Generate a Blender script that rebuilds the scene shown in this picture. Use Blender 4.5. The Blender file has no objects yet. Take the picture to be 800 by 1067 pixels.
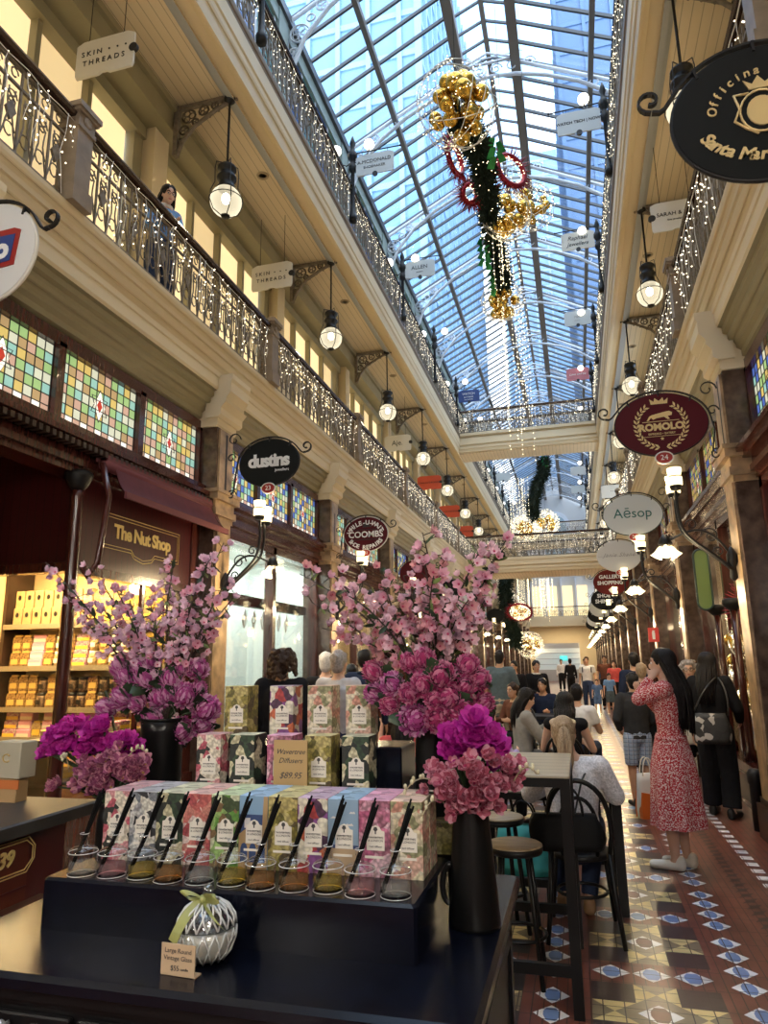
import bpy, math, random
from mathutils import Vector, Matrix
PI = math.pi
SC = bpy.context.scene
COL = SC.collection
rnd = random.Random(7)

# ------------------------------------------------------------------ materials
def M(name, col, rough=.5, metal=0., noise=0., scale=8., emit=None, es=0., bump=0., stretch=None,
      spec=.5, sample=False, col2=None, alpha=1., coat=0.):
    m = bpy.data.materials.new(name)
    m.use_nodes = True
    nt = m.node_tree
    b = nt.nodes['Principled BSDF']
    c = tuple(col) + (1.,)
    b.inputs['Base Color'].default_value = c
    b.inputs['Roughness'].default_value = rough
    b.inputs['Metallic'].default_value = metal
    b.inputs['Specular IOR Level'].default_value = spec
    if coat: b.inputs['Coat Weight'].default_value = coat
    if noise or bump:
        tc = nt.nodes.new('ShaderNodeTexCoord')
        mp = nt.nodes.new('ShaderNodeMapping')
        nt.links.new(tc.outputs['Object'], mp.inputs[0])
        if stretch: mp.inputs['Scale'].default_value = stretch
        n = nt.nodes.new('ShaderNodeTexNoise')
        n.inputs['Scale'].default_value = scale
        n.inputs['Detail'].default_value = 4
        nt.links.new(mp.outputs[0], n.inputs['Vector'])
        if noise:
            r = nt.nodes.new('ShaderNodeValToRGB')
            r.color_ramp.elements[0].position = .3
            r.color_ramp.elements[1].position = .7
            lo = col if col2 is not None else [max(0, v * (1 - noise)) for v in col]
            hi = col2 if col2 is not None else [min(1, v * (1 + noise)) for v in col]
            r.color_ramp.elements[0].color = tuple(lo) + (1,)
            r.color_ramp.elements[1].color = tuple(hi) + (1,)
            nt.links.new(n.outputs['Fac'], r.inputs[0])
            nt.links.new(r.outputs[0], b.inputs['Base Color'])
        if bump:
            bp = nt.nodes.new('ShaderNodeBump')
            bp.inputs['Strength'].default_value = bump
            bp.inputs['Distance'].default_value = .01
            nt.links.new(n.outputs['Fac'], bp.inputs['Height'])
            nt.links.new(bp.outputs[0], b.inputs['Normal'])
    if emit is not None:
        b.inputs['Emission Color'].default_value = tuple(emit) + (1,)
        b.inputs['Emission Strength'].default_value = es
        m.cycles.emission_sampling = 'FRONT_BACK' if sample else 'NONE'
    return m

def voro(name, cols, scale=20., rough=.6, detail=None, rnd_=1., edge=None):
    """printed pattern: random cells from a palette, a second layer of smaller petals"""
    m = bpy.data.materials.new(name); m.use_nodes = True
    nt = m.node_tree; b = nt.nodes['Principled BSDF']; b.inputs['Roughness'].default_value = rough
    tc = nt.nodes.new('ShaderNodeTexCoord')
    nz = nt.nodes.new('ShaderNodeTexNoise'); nz.inputs['Scale'].default_value = scale * .8
    mx = nt.nodes.new('ShaderNodeMixRGB'); mx.blend_type = 'ADD'; mx.inputs[0].default_value = .6 / scale
    nt.links.new(tc.outputs['Object'], nz.inputs['Vector'])
    nt.links.new(tc.outputs['Object'], mx.inputs[1]); nt.links.new(nz.outputs['Color'], mx.inputs[2])
    v = nt.nodes.new('ShaderNodeTexVoronoi'); v.inputs['Scale'].default_value = scale
    v.inputs['Randomness'].default_value = rnd_
    nt.links.new(mx.outputs[0], v.inputs['Vector'])
    s = nt.nodes.new('ShaderNodeSeparateColor'); nt.links.new(v.outputs['Color'], s.inputs[0])
    r = nt.nodes.new('ShaderNodeValToRGB'); r.color_ramp.interpolation = 'CONSTANT'
    el = r.color_ramp.elements
    el[0].position = 0; el[0].color = tuple(cols[0]) + (1,)
    el[1].position = 1 / len(cols); el[1].color = tuple(cols[1]) + (1,)
    for i in range(2, len(cols)):
        e = el.new(i / len(cols)); e.color = tuple(cols[i]) + (1,)
    nt.links.new(s.outputs[0], r.inputs[0])
    out = r.outputs[0]
    if detail:
        v2 = nt.nodes.new('ShaderNodeTexVoronoi'); v2.inputs['Scale'].default_value = scale * 2.6
        nt.links.new(mx.outputs[0], v2.inputs['Vector'])
        r2 = nt.nodes.new('ShaderNodeValToRGB')
        r2.color_ramp.elements[0].position = .25; r2.color_ramp.elements[0].color = (1, 1, 1, 1)
        r2.color_ramp.elements[1].position = .75; r2.color_ramp.elements[1].color = (1 - detail,) * 3 + (1,)
        nt.links.new(v2.outputs['Distance'], r2.inputs[0])
        mm = nt.nodes.new('ShaderNodeMixRGB'); mm.blend_type = 'MULTIPLY'; mm.inputs[0].default_value = 1
        nt.links.new(out, mm.inputs[1]); nt.links.new(r2.outputs[0], mm.inputs[2]); out = mm.outputs[0]
    nt.links.new(out, b.inputs['Base Color'])
    return m

def glassy(name, tint=(1, 1, 1), gloss=.12, rough=.02, trans=.9):
    """thin window glass: mostly see-through, a little mirror"""
    m = bpy.data.materials.new(name); m.use_nodes = True
    nt = m.node_tree; nt.nodes.clear()
    o = nt.nodes.new('ShaderNodeOutputMaterial')
    t = nt.nodes.new('ShaderNodeBsdfTransparent'); t.inputs[0].default_value = tuple(v * trans for v in tint) + (1,)
    g = nt.nodes.new('ShaderNodeBsdfGlossy'); g.inputs['Roughness'].default_value = rough
    mx = nt.nodes.new('ShaderNodeMixShader')
    fr = nt.nodes.new('ShaderNodeLayerWeight'); fr.inputs[0].default_value = .5
    pw = nt.nodes.new('ShaderNodeMath'); pw.operation = 'POWER'; pw.inputs[1].default_value = 2.6
    nt.links.new(fr.outputs['Facing'], pw.inputs[0])
    mt = nt.nodes.new('ShaderNodeMath'); mt.operation = 'MULTIPLY_ADD'
    mt.inputs[1].default_value = .7; mt.inputs[2].default_value = gloss * .3
    nt.links.new(pw.outputs[0], mt.inputs[0])
    nt.links.new(mt.outputs[0], mx.inputs[0]); nt.links.new(t.outputs[0], mx.inputs[1]); nt.links.new(g.outputs[0], mx.inputs[2])
    nt.links.new(mx.outputs[0], o.inputs[0])
    return m

def boards(name, col, pitch=.11, axis=0, rough=.55, dark=.62):
    """painted lining boards with thin darker joints every `pitch` metres"""
    m = bpy.data.materials.new(name); m.use_nodes = True
    nt = m.node_tree; b = nt.nodes['Principled BSDF']; b.inputs['Roughness'].default_value = rough
    tc = nt.nodes.new('ShaderNodeTexCoord'); sp = nt.nodes.new('ShaderNodeSeparateXYZ')
    nt.links.new(tc.outputs['Object'], sp.inputs[0])
    a = nt.nodes.new('ShaderNodeMath'); a.operation = 'DIVIDE'; a.inputs[1].default_value = pitch
    nt.links.new(sp.outputs[axis], a.inputs[0])
    f = nt.nodes.new('ShaderNodeMath'); f.operation = 'FRACT'; nt.links.new(a.outputs[0], f.inputs[0])
    g = nt.nodes.new('ShaderNodeMath'); g.operation = 'GREATER_THAN'; g.inputs[1].default_value = .1
    nt.links.new(f.outputs[0], g.inputs[0])
    mx = nt.nodes.new('ShaderNodeMixRGB')
    mx.inputs[1].default_value = tuple(v * dark for v in col) + (1,); mx.inputs[2].default_value = tuple(col) + (1,)
    nt.links.new(g.outputs[0], mx.inputs[0]); nt.links.new(mx.outputs[0], b.inputs['Base Color'])
    bp = nt.nodes.new('ShaderNodeBump'); bp.inputs['Strength'].default_value = .4; bp.inputs['Distance'].default_value = .01
    nt.links.new(g.outputs[0], bp.inputs['Height']); nt.links.new(bp.outputs[0], b.inputs['Normal'])
    return m

# ------------------------------------------------------------------ mesh builder
class MB:
    def __init__(s):
        s.v = []; s.f = []; s.mi = []; s.sm = []
    def add(s, vs, fs, m=0, sm=False):
        b = len(s.v); s.v.extend(vs)
        for f in fs:
            s.f.append([b + i for i in f]); s.mi.append(m); s.sm.append(sm)
        return s
    def box(s, x0, x1, y0, y1, z0, z1, m=0):
        if x0 > x1: x0, x1 = x1, x0
        if y0 > y1: y0, y1 = y1, y0
        if z0 > z1: z0, z1 = z1, z0
        vs = [(x0, y0, z0), (x1, y0, z0), (x1, y1, z0), (x0, y1, z0), (x0, y0, z1), (x1, y0, z1), (x1, y1, z1), (x0, y1, z1)]
        return s.add(vs, [(3, 2, 1, 0), (4, 5, 6, 7), (0, 1, 5, 4), (1, 2, 6, 5), (2, 3, 7, 6), (3, 0, 4, 7)], m)
    def bevbox(s, x0, x1, y0, y1, z0, z1, b=.01, m=0):
        """box with chamfered vertical and top edges"""
        def ring(x0, x1, y0, y1, z): return [(x0 + b, y0, z), (x1 - b, y0, z), (x1, y0 + b, z), (x1, y1 - b, z), (x1 - b, y1, z), (x0 + b, y1, z), (x0, y1 - b, z), (x0, y0 + b, z)]
        vs = ring(x0, x1, y0, y1, z0) + ring(x0, x1, y0, y1, z1 - b) + ring(x0 + b, x1 - b, y0 + b, y1 - b, z1)
        fs = [tuple(range(7, -1, -1)), tuple(range(16, 24))]
        for k in (0, 8):
            for i in range(8): fs.append((k + i, k + (i + 1) % 8, k + 8 + (i + 1) % 8, k + 8 + i))
        return s.add(vs, fs, m)
    def beam(s, a, b, w, h, m=0):
        """square bar from a to b"""
        a = Vector(a); b = Vector(b); d = (b - a)
        if d.length < 1e-6: return s
        d.normalize()
        up = Vector((0, 0, 1)) if abs(d.z) < .95 else Vector((1, 0, 0))
        sx = d.cross(up).normalized() * w / 2; uy = sx.cross(d).normalized() * h / 2
        vs = [tuple(p + i * sx + j * uy) for p in (a, b) for i, j in ((-1, -1), (1, -1), (1, 1), (-1, 1))]
        return s.add(vs, [(3, 2, 1, 0), (4, 5, 6, 7), (0, 1, 5, 4), (1, 2, 6, 5), (2, 3, 7, 6), (3, 0, 4, 7)], m)
    def tube(s, pts, r, n=8, m=0, sm=True, closed=False):
        pts = [Vector(p) for p in pts]; k = len(pts)
        rs = r if isinstance(r, (list, tuple)) else [r] * k
        vs = []; prev = None
        for i, p in enumerate(pts):
            if closed: d = pts[(i + 1) % k] - pts[i - 1]
            else: d = pts[min(i + 1, k - 1)] - pts[max(i - 1, 0)]
            if d.length < 1e-9: d = Vector((0, 0, 1))
            d.normalize()
            if prev is None:
                ref = Vector((0, 0, 1)) if abs(d.z) < .9 else Vector((1, 0, 0))
                u = d.cross(ref).normalized()
            else:
                u = (prev - d * prev.dot(d))
                u = u.normalized() if u.length > 1e-6 else d.orthogonal().normalized()
            prev = u; w = d.cross(u)
            for j in range(n):
                a = 2 * PI * j / n
                vs.append(tuple(p + (u * math.cos(a) + w * math.sin(a)) * rs[i]))
        fs = []
        for i in range(k if closed else k - 1):
            i2 = (i + 1) % k
            for j in range(n): fs.append((i * n + j, i * n + (j + 1) % n, i2 * n + (j + 1) % n, i2 * n + j))
        if not closed: fs += [tuple(range(n - 1, -1, -1)), tuple((k - 1) * n + j for j in range(n))]
        return s.add(vs, fs, m, sm)
    def ribbon(s, pts, w, t, m=0):
        """flat bar lying edge-on along +-Y (iron strap in the XZ plane)"""
        k = len(pts); vs = []
        pts = [Vector(p) for p in pts]
        for i, p in enumerate(pts):
            d = (pts[min(i + 1, k - 1)] - pts[max(i - 1, 0)]).normalized()
            nrm = Vector((-d.z, 0, d.x)) * t / 2
            for o, yy in ((nrm, -w / 2), (nrm, w / 2), (-nrm, w / 2), (-nrm, -w / 2)):
                vs.append((p.x + o.x, p.y + yy, p.z + o.z))
        fs = []
        for i in range(k - 1):
            for j in range(4): fs.append((i * 4 + j, i * 4 + (j + 1) % 4, i * 4 + 4 + (j + 1) % 4, i * 4 + 4 + j))
        fs += [(3, 2, 1, 0), tuple((k - 1) * 4 + j for j in range(4))]
        return s.add(vs, fs, m)
    def lathe(s, prof, c=(0, 0, 0), n=24, m=0, sm=True, mat=None, cap=True, sx=1., sy=1.):
        vs = []; fs = []; k = len(prof)
        for r, z in prof:
            for j in range(n):
                a = 2 * PI * j / n
                p = Vector((r * math.cos(a) * sx, r * math.sin(a) * sy, z))
                if mat is not None: p = mat @ p
                vs.append((p.x + c[0], p.y + c[1], p.z + c[2]))
        for i in range(k - 1):
            for j in range(n): fs.append((i * n + j, i * n + (j + 1) % n, (i + 1) * n + (j + 1) % n, (i + 1) * n + j))
        if cap:
            if prof[0][0] > 1e-5: fs.append(tuple(range(n - 1, -1, -1)))
            if prof[-1][0] > 1e-5: fs.append(tuple((k - 1) * n + j for j in range(n)))
        return s.add(vs, fs, m, sm)
    def ell(s, c, rx, ry=None, rz=None, n=12, k=8, m=0, mat=None):
        ry = rx if ry is None else ry; rz = rx if rz is None else rz
        vs = []; fs = []
        c = Vector(c)
        def P(p):
            p = Vector(p)
            if mat is not None: p = mat @ p
            return tuple(p + c)
        vs.append(P((0, 0, -rz)))
        for i in range(1, k):
            t = -PI / 2 + PI * i / k
            for j in range(n):
                a = 2 * PI * j / n
                vs.append(P((rx * math.cos(t) * math.cos(a), ry * math.cos(t) * math.sin(a), rz * math.sin(t))))
        vs.append(P((0, 0, rz))); top = len(vs) - 1
        for j in range(n): fs.append((0, 1 + (j + 1) % n, 1 + j))
        for i in range(k - 2):
            for j in range(n): fs.append((1 + i * n + j, 1 + i * n + (j + 1) % n, 1 + (i + 1) * n + (j + 1) % n, 1 + (i + 1) * n + j))
        b = 1 + (k - 2) * n
        for j in range(n): fs.append((b + j, b + (j + 1) % n, top))
        return s.add(vs, fs, m, True)
    def octa(s, c, r, m=0):
        x, y, z = c
        return s.add([(x + r, y, z), (x, y + r, z), (x - r, y, z), (x, y - r, z), (x, y, z + r), (x, y, z - r)],
                     [(0, 1, 4), (1, 2, 4), (2, 3, 4), (3, 0, 4), (1, 0, 5), (2, 1, 5), (3, 2, 5), (0, 3, 5)], m, True)
    def prism(s, poly, a, b, axis=1, m=0, sm=False):
        """2-D polygon extruded along an axis; axis 1: poly is (x,z); axis 0: (y,z); axis 2: (x,y)"""
        def P(p, t):
            return (p[0], t, p[1]) if axis == 1 else (t, p[0], p[1]) if axis == 0 else (p[0], p[1], t)
        n = len(poly)
        vs = [P(p, a) for p in poly] + [P(p, b) for p in poly]
        fs = [tuple(range(n)), tuple(range(2 * n - 1, n - 1, -1))]
        for i in range(n): fs.append((i, n + i, n + (i + 1) % n, (i + 1) % n))
        return s.add(vs, fs, m, sm)
    def quad(s, a, b, c, d, m=0): return s.add([tuple(a), tuple(b), tuple(c), tuple(d)], [(0, 1, 2, 3)], m)
    def mesh(s, name, mats):
        me = bpy.data.meshes.new(name)
        me.from_pydata([tuple(v) for v in s.v], [], s.f)
        for m in (mats if isinstance(mats, (list, tuple)) else [mats]): me.materials.append(m)
        me.polygons.foreach_set('material_index', s.mi)
        me.polygons.foreach_set('use_smooth', s.sm)
        me.update()
        return me
    def build(s, name, mats, parent=None, loc=(0, 0, 0)):
        return link(name, s.mesh(name, mats), parent, loc)

def link(name, me, parent=None, loc=(0, 0, 0), rz=0.):
    o = bpy.data.objects.new(name, me)
    COL.objects.link(o)
    o.location = loc
    if rz: o.rotation_euler = (0, 0, rz)
    if parent is not None: o.parent = parent
    return o
def tag(o, label, cat, group=None, kind=None):
    o['label'] = label; o['category'] = cat
    if group: o['group'] = group
    if kind: o['kind'] = kind
    return o
def thing(name, label, cat, loc=(0, 0, 0), rz=0., group=None):
    return tag(link(name, None, None, loc, rz), label, cat, group)
def dup(root, loc=None, rz=None, label=None, group=None, scale=None):
    def cp(o, par):
        c = o.copy(); COL.objects.link(c)
        if par is not None: c.parent = par
        for ch in KIDS.get(o.name, ()): cp(ch, c)
        return c
    KIDS.clear()
    for o in root.children_recursive: KIDS.setdefault(o.parent.name, []).append(o)
    r = cp(root, None)
    if loc is not None: r.location = loc
    if rz is not None: r.rotation_euler = (0, 0, rz)
    if label: r['label'] = label
    if group: r['group'] = group
    if scale: r.scale = (scale,) * 3
    return r
KIDS = {}
def struct(name, mb, mats, label=None, cat=None, parent=None):
    o = mb.build(name, mats, parent)
    if parent is None:
        o['kind'] = 'structure'
        o['label'] = label or name.replace('_', ' '); o['category'] = cat or name.split('_')[0]
    return o

# ------------------------------------------------------------------ lettering
TCACHE = {}
def text_mesh(s, size, ext=.003, bold=0., shear=0., space=1., align='CENTER', name='lettering'):
    key = (s, size, ext, bold, shear, space, align)
    if key in TCACHE: return TCACHE[key]
    cu = bpy.data.curves.new('t', 'FONT')
    cu.body = s; cu.size = size; cu.extrude = ext; cu.offset = bold; cu.shear = shear
    cu.space_character = space; cu.align_x = align; cu.align_y = 'CENTER'; cu.resolution_u = 3
    ob = bpy.data.objects.new('t', cu); COL.objects.link(ob)
    dg = bpy.context.evaluated_depsgraph_get()
    me = bpy.data.meshes.new_from_object(ob.evaluated_get(dg))
    bpy.data.objects.remove(ob); bpy.data.curves.remove(cu)
    # stand the text up: x stays, y -> z, facing -Y
    for v in me.vertices:
        x, y, z = v.co; v.co = (x, -z, y)
    me.name = name
    TCACHE[key] = me
    return me
def lettering(s, size, parent, loc, mat, ext=.003, name='lettering', rz=0., **k):
    me = text_mesh(s, size, ext, name=name, **k)
    if not me.materials: me.materials.append(mat)
    elif me.materials[0] != mat:
        me = me.copy(); me.materials[0] = mat
    o = link(name, me, parent, loc)
    if rz: o.rotation_euler = (0, 0, rz)
    return o
def arc_text(s, size, rx, rz_, a0, a1, parent, loc, mat, below=False, bold=0., ext=.003, name='lettering', shear=0., tilt=True):
    """letters set along an ellipse from angle a0 to a1 (degrees), one mesh"""
    mb = MB(); n = len(s)
    for i, ch in enumerate(s):
        if ch == ' ': continue
        a = math.radians(a0 + (a1 - a0) * (i + .5) / n)
        me = text_mesh(ch, size, ext, bold, shear)
        px, pz = rx * math.cos(a), rz_ * math.sin(a)
        tx, tz = -rx * math.sin(a), rz_ * math.cos(a)
        ang = math.atan2(tz, tx)
        if not below: ang += PI
        c, q = math.cos(ang), math.sin(ang)
        vs = [(px + v.co.x * c - v.co.z * q, v.co.y, pz + v.co.x * q + v.co.z * c) for v in me.vertices]
        mb.add(vs, [tuple(p.vertices) for p in me.polygons])
    return mb.build(name, mat, parent, loc)
def bez(p0, p1, p2, p3, n=10):
    out = []
    for i in range(n + 1):
        t = i / n; u = 1 - t
        out.append(tuple(u**3 * a + 3 * u * u * t * b + 3 * u * t * t * c + t**3 * d for a, b, c, d in zip(p0, p1, p2, p3)))
    return out
def spiral(cx, cz, r0, r1, a0, a1, n=16, y=0.):
    return [(cx + (r0 + (r1 - r0) * i / n) * math.cos(math.radians(a0 + (a1 - a0) * i / n)), y,
             cz + (r0 + (r1 - r0) * i / n) * math.sin(math.radians(a0 + (a1 - a0) * i / n))) for i in range(n + 1)]
def ellipse(rx, rz, n=48): return [(rx * math.cos(2 * PI * i / n), rz * math.sin(2 * PI * i / n)) for i in range(n)]
# ------------------------------------------------------------------ people
def remesh(mb, voxel, smooth=3, name='body'):
    me = mb.mesh(name, [])
    ob = bpy.data.objects.new('t', me); COL.objects.link(ob)
    r = ob.modifiers.new('r', 'REMESH'); r.mode = 'VOXEL'; r.voxel_size = voxel; r.use_smooth_shade = True
    s = ob.modifiers.new('s', 'SMOOTH'); s.factor = .5; s.iterations = smooth
    dg = bpy.context.evaluated_depsgraph_get()
    out = bpy.data.meshes.new_from_object(ob.evaluated_get(dg))
    out.name = name
    bpy.data.objects.remove(ob); bpy.data.meshes.remove(me)
    for p in out.polygons: p.use_smooth = True
    return out
def caps(mb, a, b, ra, rb, n=10, ends=True):
    mb.tube([a, b], [ra, rb], n)
    if ends: mb.ell(a, ra, n=n, k=6); mb.ell(b, rb, n=n, k=6)
def frame_z(d, xref=Vector((1, 0, 0))):
    z = Vector(d).normalized(); x = (xref - z * xref.dot(z)).normalized(); y = z.cross(x)
    return Matrix((x, y, z)).transposed()
STAND = dict(head=(0, .012, .932), neck=(0, -.004, .855), pelvis=(0, 0, .53),
             shR=(.105, -.005, .812), elR=(.137, -.02, .64), wrR=(.145, .03, .49),
             shL=(-.105, -.005, .812), elL=(-.137, -.02, .64), wrL=(-.145, .03, .49),
             hipR=(.052, 0, .515), knR=(.058, .012, .285), anR=(.06, -.012, .045), toeR=(.07, .085, .016),
             hipL=(-.052, 0, .515), knL=(-.058, .012, .285), anL=(-.06, -.012, .045), toeL=(-.07, .085, .016))
SIT = dict(STAND, head=(0, .05, .70), neck=(0, .02, .625), pelvis=(0, 0, .305),
           shR=(.105, .012, .582), elR=(.15, .06, .43), wrR=(.1, .19, .45),
           shL=(-.105, .012, .582), elL=(-.15, .06, .43), wrL=(-.1, .19, .45),
           hipR=(.052, .02, .295), knR=(.075, .26, .3), anR=(.075, .24, .045), toeR=(.08, .33, .016),
           hipL=(-.052, .02, .295), knL=(-.075, .26, .3), anL=(-.075, .24, .045), toeL=(-.08, .33, .016))
EYEW = M('eye_white', (.8, .78, .75), .3); EYED = M('eye_dark', (.02, .012, .01), .2); LIP = M('lips', (.45, .12, .11), .5)
SKINS = {'fair': M('skin_fair', (.62, .38, .27), .55, noise=.05), 'tan': M('skin_tan', (.48, .27, .17), .55, noise=.05),
         'light': M('skin_light', (.66, .44, .33), .55, noise=.05)}
HAIRS = {'black': M('hair_black', (.008, .006, .006), .42, spec=.22, noise=.5, scale=40, stretch=(6, 6, .6), bump=.5),
         'brown': M('hair_brown', (.035, .018, .011), .45, spec=.22, noise=.5, scale=40, stretch=(6, 6, .6), bump=.5),
         'blonde': M('hair_blonde', (.2, .115, .055), .45, scale=34, stretch=(7, 7, .5), bump=.6, noise=.3, col2=(.55, .4, .24)),
         'grey': M('hair_grey', (.32, .29, .27), .5, noise=.4, scale=50, bump=.5),
         'white': M('hair_white', (.62, .6, .57), .5, noise=.25, scale=50, bump=.5)}
CM = {}
def cloth(name, col, noise=.12, rough=.85, **k):
    if name not in CM: CM[name] = M('cloth_' + name, col, rough, noise=noise, scale=k.pop('scale', 18), bump=.25, spec=.12, **k)
    return CM[name]
WOOL = {}

def person(label, loc, rz, H, base, pose, skin, top, sleeve, bottom, bcol, shoes, hair, hcol, voxel=.014, female=True,
           hyaw=0., hpitch=0., extras=(), near=False, group=None, collar=None, topfit=1., glasses=False, hem=None):
    J = {k: Vector(v) for k, v in dict(base, **pose).items()}
    if female:
        for s in 'RL':
            J['sh' + s].x *= .92
    J = {k: v * H for k, v in J.items()}
    R = lambda x: x * H
    root = thing('person', label, 'person', loc, rz, group)
    P, N = J['pelvis'], J['neck']
    xr = (J['shR'] - J['shL']).normalized(); hx = (J['hipR'] - J['hipL']).normalized()
    ax = (N - P); T = frame_z(ax, xr); TP = frame_z(ax, hx)
    def on(t, dy=0.): return P + ax * t + T @ Vector((0, R(dy), 0))
    hy = Matrix.Rotation(hyaw, 3, 'Z') @ Matrix.Rotation(hpitch, 3, 'X')
    Hd = J['head']
    hp = lambda x, y, z: Hd + hy @ Vector((R(x), R(y), R(z)))
    # ---- body, one surface
    b = MB()
    b.ell(on(.68), R(.088 if female else .098), R(.058), R(.115), mat=T)
    b.ell(on(.32), R(.074 if female else .084), R(.052), R(.1), mat=T)
    b.ell(on(.02), R(.088 if female else .085), R(.062), R(.075), mat=TP)
    for s in 'RL':
        caps(b, on(.86), J['sh' + s], R(.04), R(.034))
        caps(b, J['sh' + s], J['el' + s], R(.031), R(.023)); caps(b, J['el' + s], J['wr' + s], R(.024), R(.0155))
        caps(b, J['hip' + s], J['kn' + s], R(.052), R(.034))
        k, a = J['kn' + s], J['an' + s]
        caps(b, k, k + (a - k) * .35 + Vector((0, -R(.006), 0)), R(.033), R(.034)); caps(b, k + (a - k) * .35 + Vector((0, -R(.006), 0)), a, R(.034), R(.02))
        t = J['toe' + s]
        caps(b, a + Vector((0, -R(.012), -R(.018))), t, R(.022), R(.017))
        # hand
        w, e = J['wr' + s], J['el' + s]
        d = (w - e).normalized(); fz = frame_z(d, Vector((0, 1, 0)) if abs(d.y) < .8 else Vector((0, 0, 1)))
        pm = w + d * R(.027)
        b.ell(pm, R(.022), R(.011), R(.032), mat=fz)
        sg = 1 if s == 'R' else -1
        for i, (o, ln) in enumerate(((-.017, .036), (-.006, .042), (.006, .04), (.016, .032))):
            p0 = w + d * R(.048) + fz @ Vector((R(o), 0, 0)); p1 = p0 + d * R(ln * .55) + fz @ Vector((0, -sg * R(.006), 0)); p2 = p1 + d * R(ln * .35) + fz @ Vector((0, -sg * R(.013), 0))
            caps(b, p0, p1, R(.0055), R(.005), 8); caps(b, p1, p2, R(.005), R(.0045), 8)
        q0 = w + d * R(.015) + fz @ Vector((R(.016), 0, 0)); q1 = q0 + d * R(.022) + fz @ Vector((R(.018), -sg * R(.008), 0))
        caps(b, q0, q1, R(.007), R(.0055), 8)
    caps(b, on(.9), N + (Hd - N) * .5, R(.034), R(.031))
    b.ell(hp(0, -.004, .012), R(.043), R(.054), R(.054), n=14, k=10, mat=hy)
    b.ell(hp(0, .012, -.026), R(.034), R(.038), R(.04), mat=hy)
    b.ell(hp(0, .03, -.052), R(.016), R(.016), R(.014), mat=hy)
    b.ell(hp(0, .051, -.013), R(.0075), R(.011), R(.016), n=8, k=6, mat=hy)
    for sg in (1, -1): b.ell(hp(sg * .044, -.002, -.006), R(.006), R(.011), R(.017), n=8, k=6, mat=hy)
    bm = remesh(b, voxel, 3 if not near else 4); bm.materials.append(SKINS[skin])
    link('body', bm, root)
    # ---- face
    for sg in (1, -1):
        e = MB(); e.ell(hp(sg * .017, .044, .002), R(.0085), R(.005), R(.005), n=8, k=6, mat=hy); e.build('eye', EYEW, root)
        e = MB(); e.ell(hp(sg * .017, .048, .002), R(.0042), R(.003), R(.0045), n=8, k=6, mat=hy); e.build('iris', EYED, root)
        e = MB(); e.tube([hp(sg * .008, .05, .015), hp(sg * .018, .049, .0185), hp(sg * .028, .042, .015)], R(.0025), 6); e.build('eyebrow', HAIRS[hcol], root)
    e = MB(); e.ell(hp(0, .047, -.035), R(.013), R(.005), R(.0045), n=10, k=6, mat=hy); e.build('mouth', LIP, root)
    if glasses:
        g = MB()
        for sg in (1, -1):
            g.tube([hp(sg * .018 + .0135 * math.cos(a), .058, .001 + .011 * math.sin(a)) for a in [2 * PI * i / 14 for i in range(14)]], R(.0015), 6, closed=True)
            g.tube([hp(sg * .031, .056, .004), hp(sg * .045, 0, .003)], R(.0013), 6)
        g.tube([hp(-.005, .058, .004), hp(.005, .058, .004)], R(.0013), 6)
        g.build('glasses', EYED, root)
    # ---- garments
    if top is not None:
        c = MB(); g = topfit
        hemt = (-.1 if bottom != 'dress' else -.02) if hem is None else hem
        prof = [(R(.092 * g), hemt), (R(.09 * g), .0), (R((.082 if female else .09) * g), .3), (R((.094 if female else .104) * g), .62), (R((.09 if female else .102) * g), .8), (R(.06), .93), (R(.04), .985)]
        c.lathe([(r, z * ax.length) for r, z in prof], P, 18, mat=T, sy=.68)
        for s in 'RL':
            caps(c, on(.85), J['sh' + s], R(.046), R(.041))
            e, w, sh = J['el' + s], J['wr' + s], J['sh' + s]
            if sleeve == 'long':
                caps(c, sh, e, R(.041 * g), R(.032 * g)); c.ell(e, R(.032 * g)); c.tube([e, e + (w - e) * .97], [R(.032 * g), R(.023 * g)], 12)
            elif sleeve == 'elbow':
                c.ell(sh, R(.041)); c.tube([sh, sh + (e - sh) * .98], [R(.041 * g), R(.034 * g)], 12)
            elif sleeve == 'short':
                c.ell(sh, R(.04)); c.tube([sh, sh + (e - sh) * .6], [R(.041 * g), R(.039 * g)], 12)
        tm = remesh(c, voxel, 2, 'top'); tm.materials.append(top)
        link({'dress': 'bodice'}.get(bottom, 'top'), tm, root)
        if collar is not None:
            q = MB(); q.tube([on(.97) + T @ Vector((R(.044) * math.cos(a), R(.04) * math.sin(a), 0)) for a in [2 * PI * i / 16 for i in range(16)]], R(.012), 8, closed=True)
            q.build('collar', collar, root)
    if bottom in ('pants', 'shorts', 'wide'):
        c = MB(); tt = 1.0
        c.ell(on(.02), R(.095), R(.072), R(.08), mat=TP); c.ell(on(-.08), R(.092), R(.07), R(.06), mat=TP)
        for s in 'RL':
            h, k, a = J['hip' + s], J['kn' + s], J['an' + s]
            if bottom == 'shorts':
                c.ell(h, R(.06)); c.tube([h, h + (k - h) * .93], [R(.061), R(.05)], 14)
            else:
                wr = (.06, .046, .033) if bottom == 'pants' else (.064, .056, .056)
                caps(c, h, k, R(wr[0]), R(wr[1])); c.tube([k, k + (a - k) * .93], [R(wr[1]), R(wr[2])], 14)
        pm = remesh(c, voxel, 2, 'trousers'); pm.materials.append(bcol)
        link('shorts' if bottom == 'shorts' else 'trousers', pm, root)
    elif bottom == 'dress':
        zb = hem_z = R(extras_get(extras, 'hem', .17)); n = 40; prof = []
        top_z = P.z + R(.075)
        for i in range(15):
            t = i / 14; z = top_z + (zb - top_z) * t
            prof.append((R(.083 + .03 * min(1, t * 3) + .035 * t), z))
        vs = []; fs = []
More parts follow.
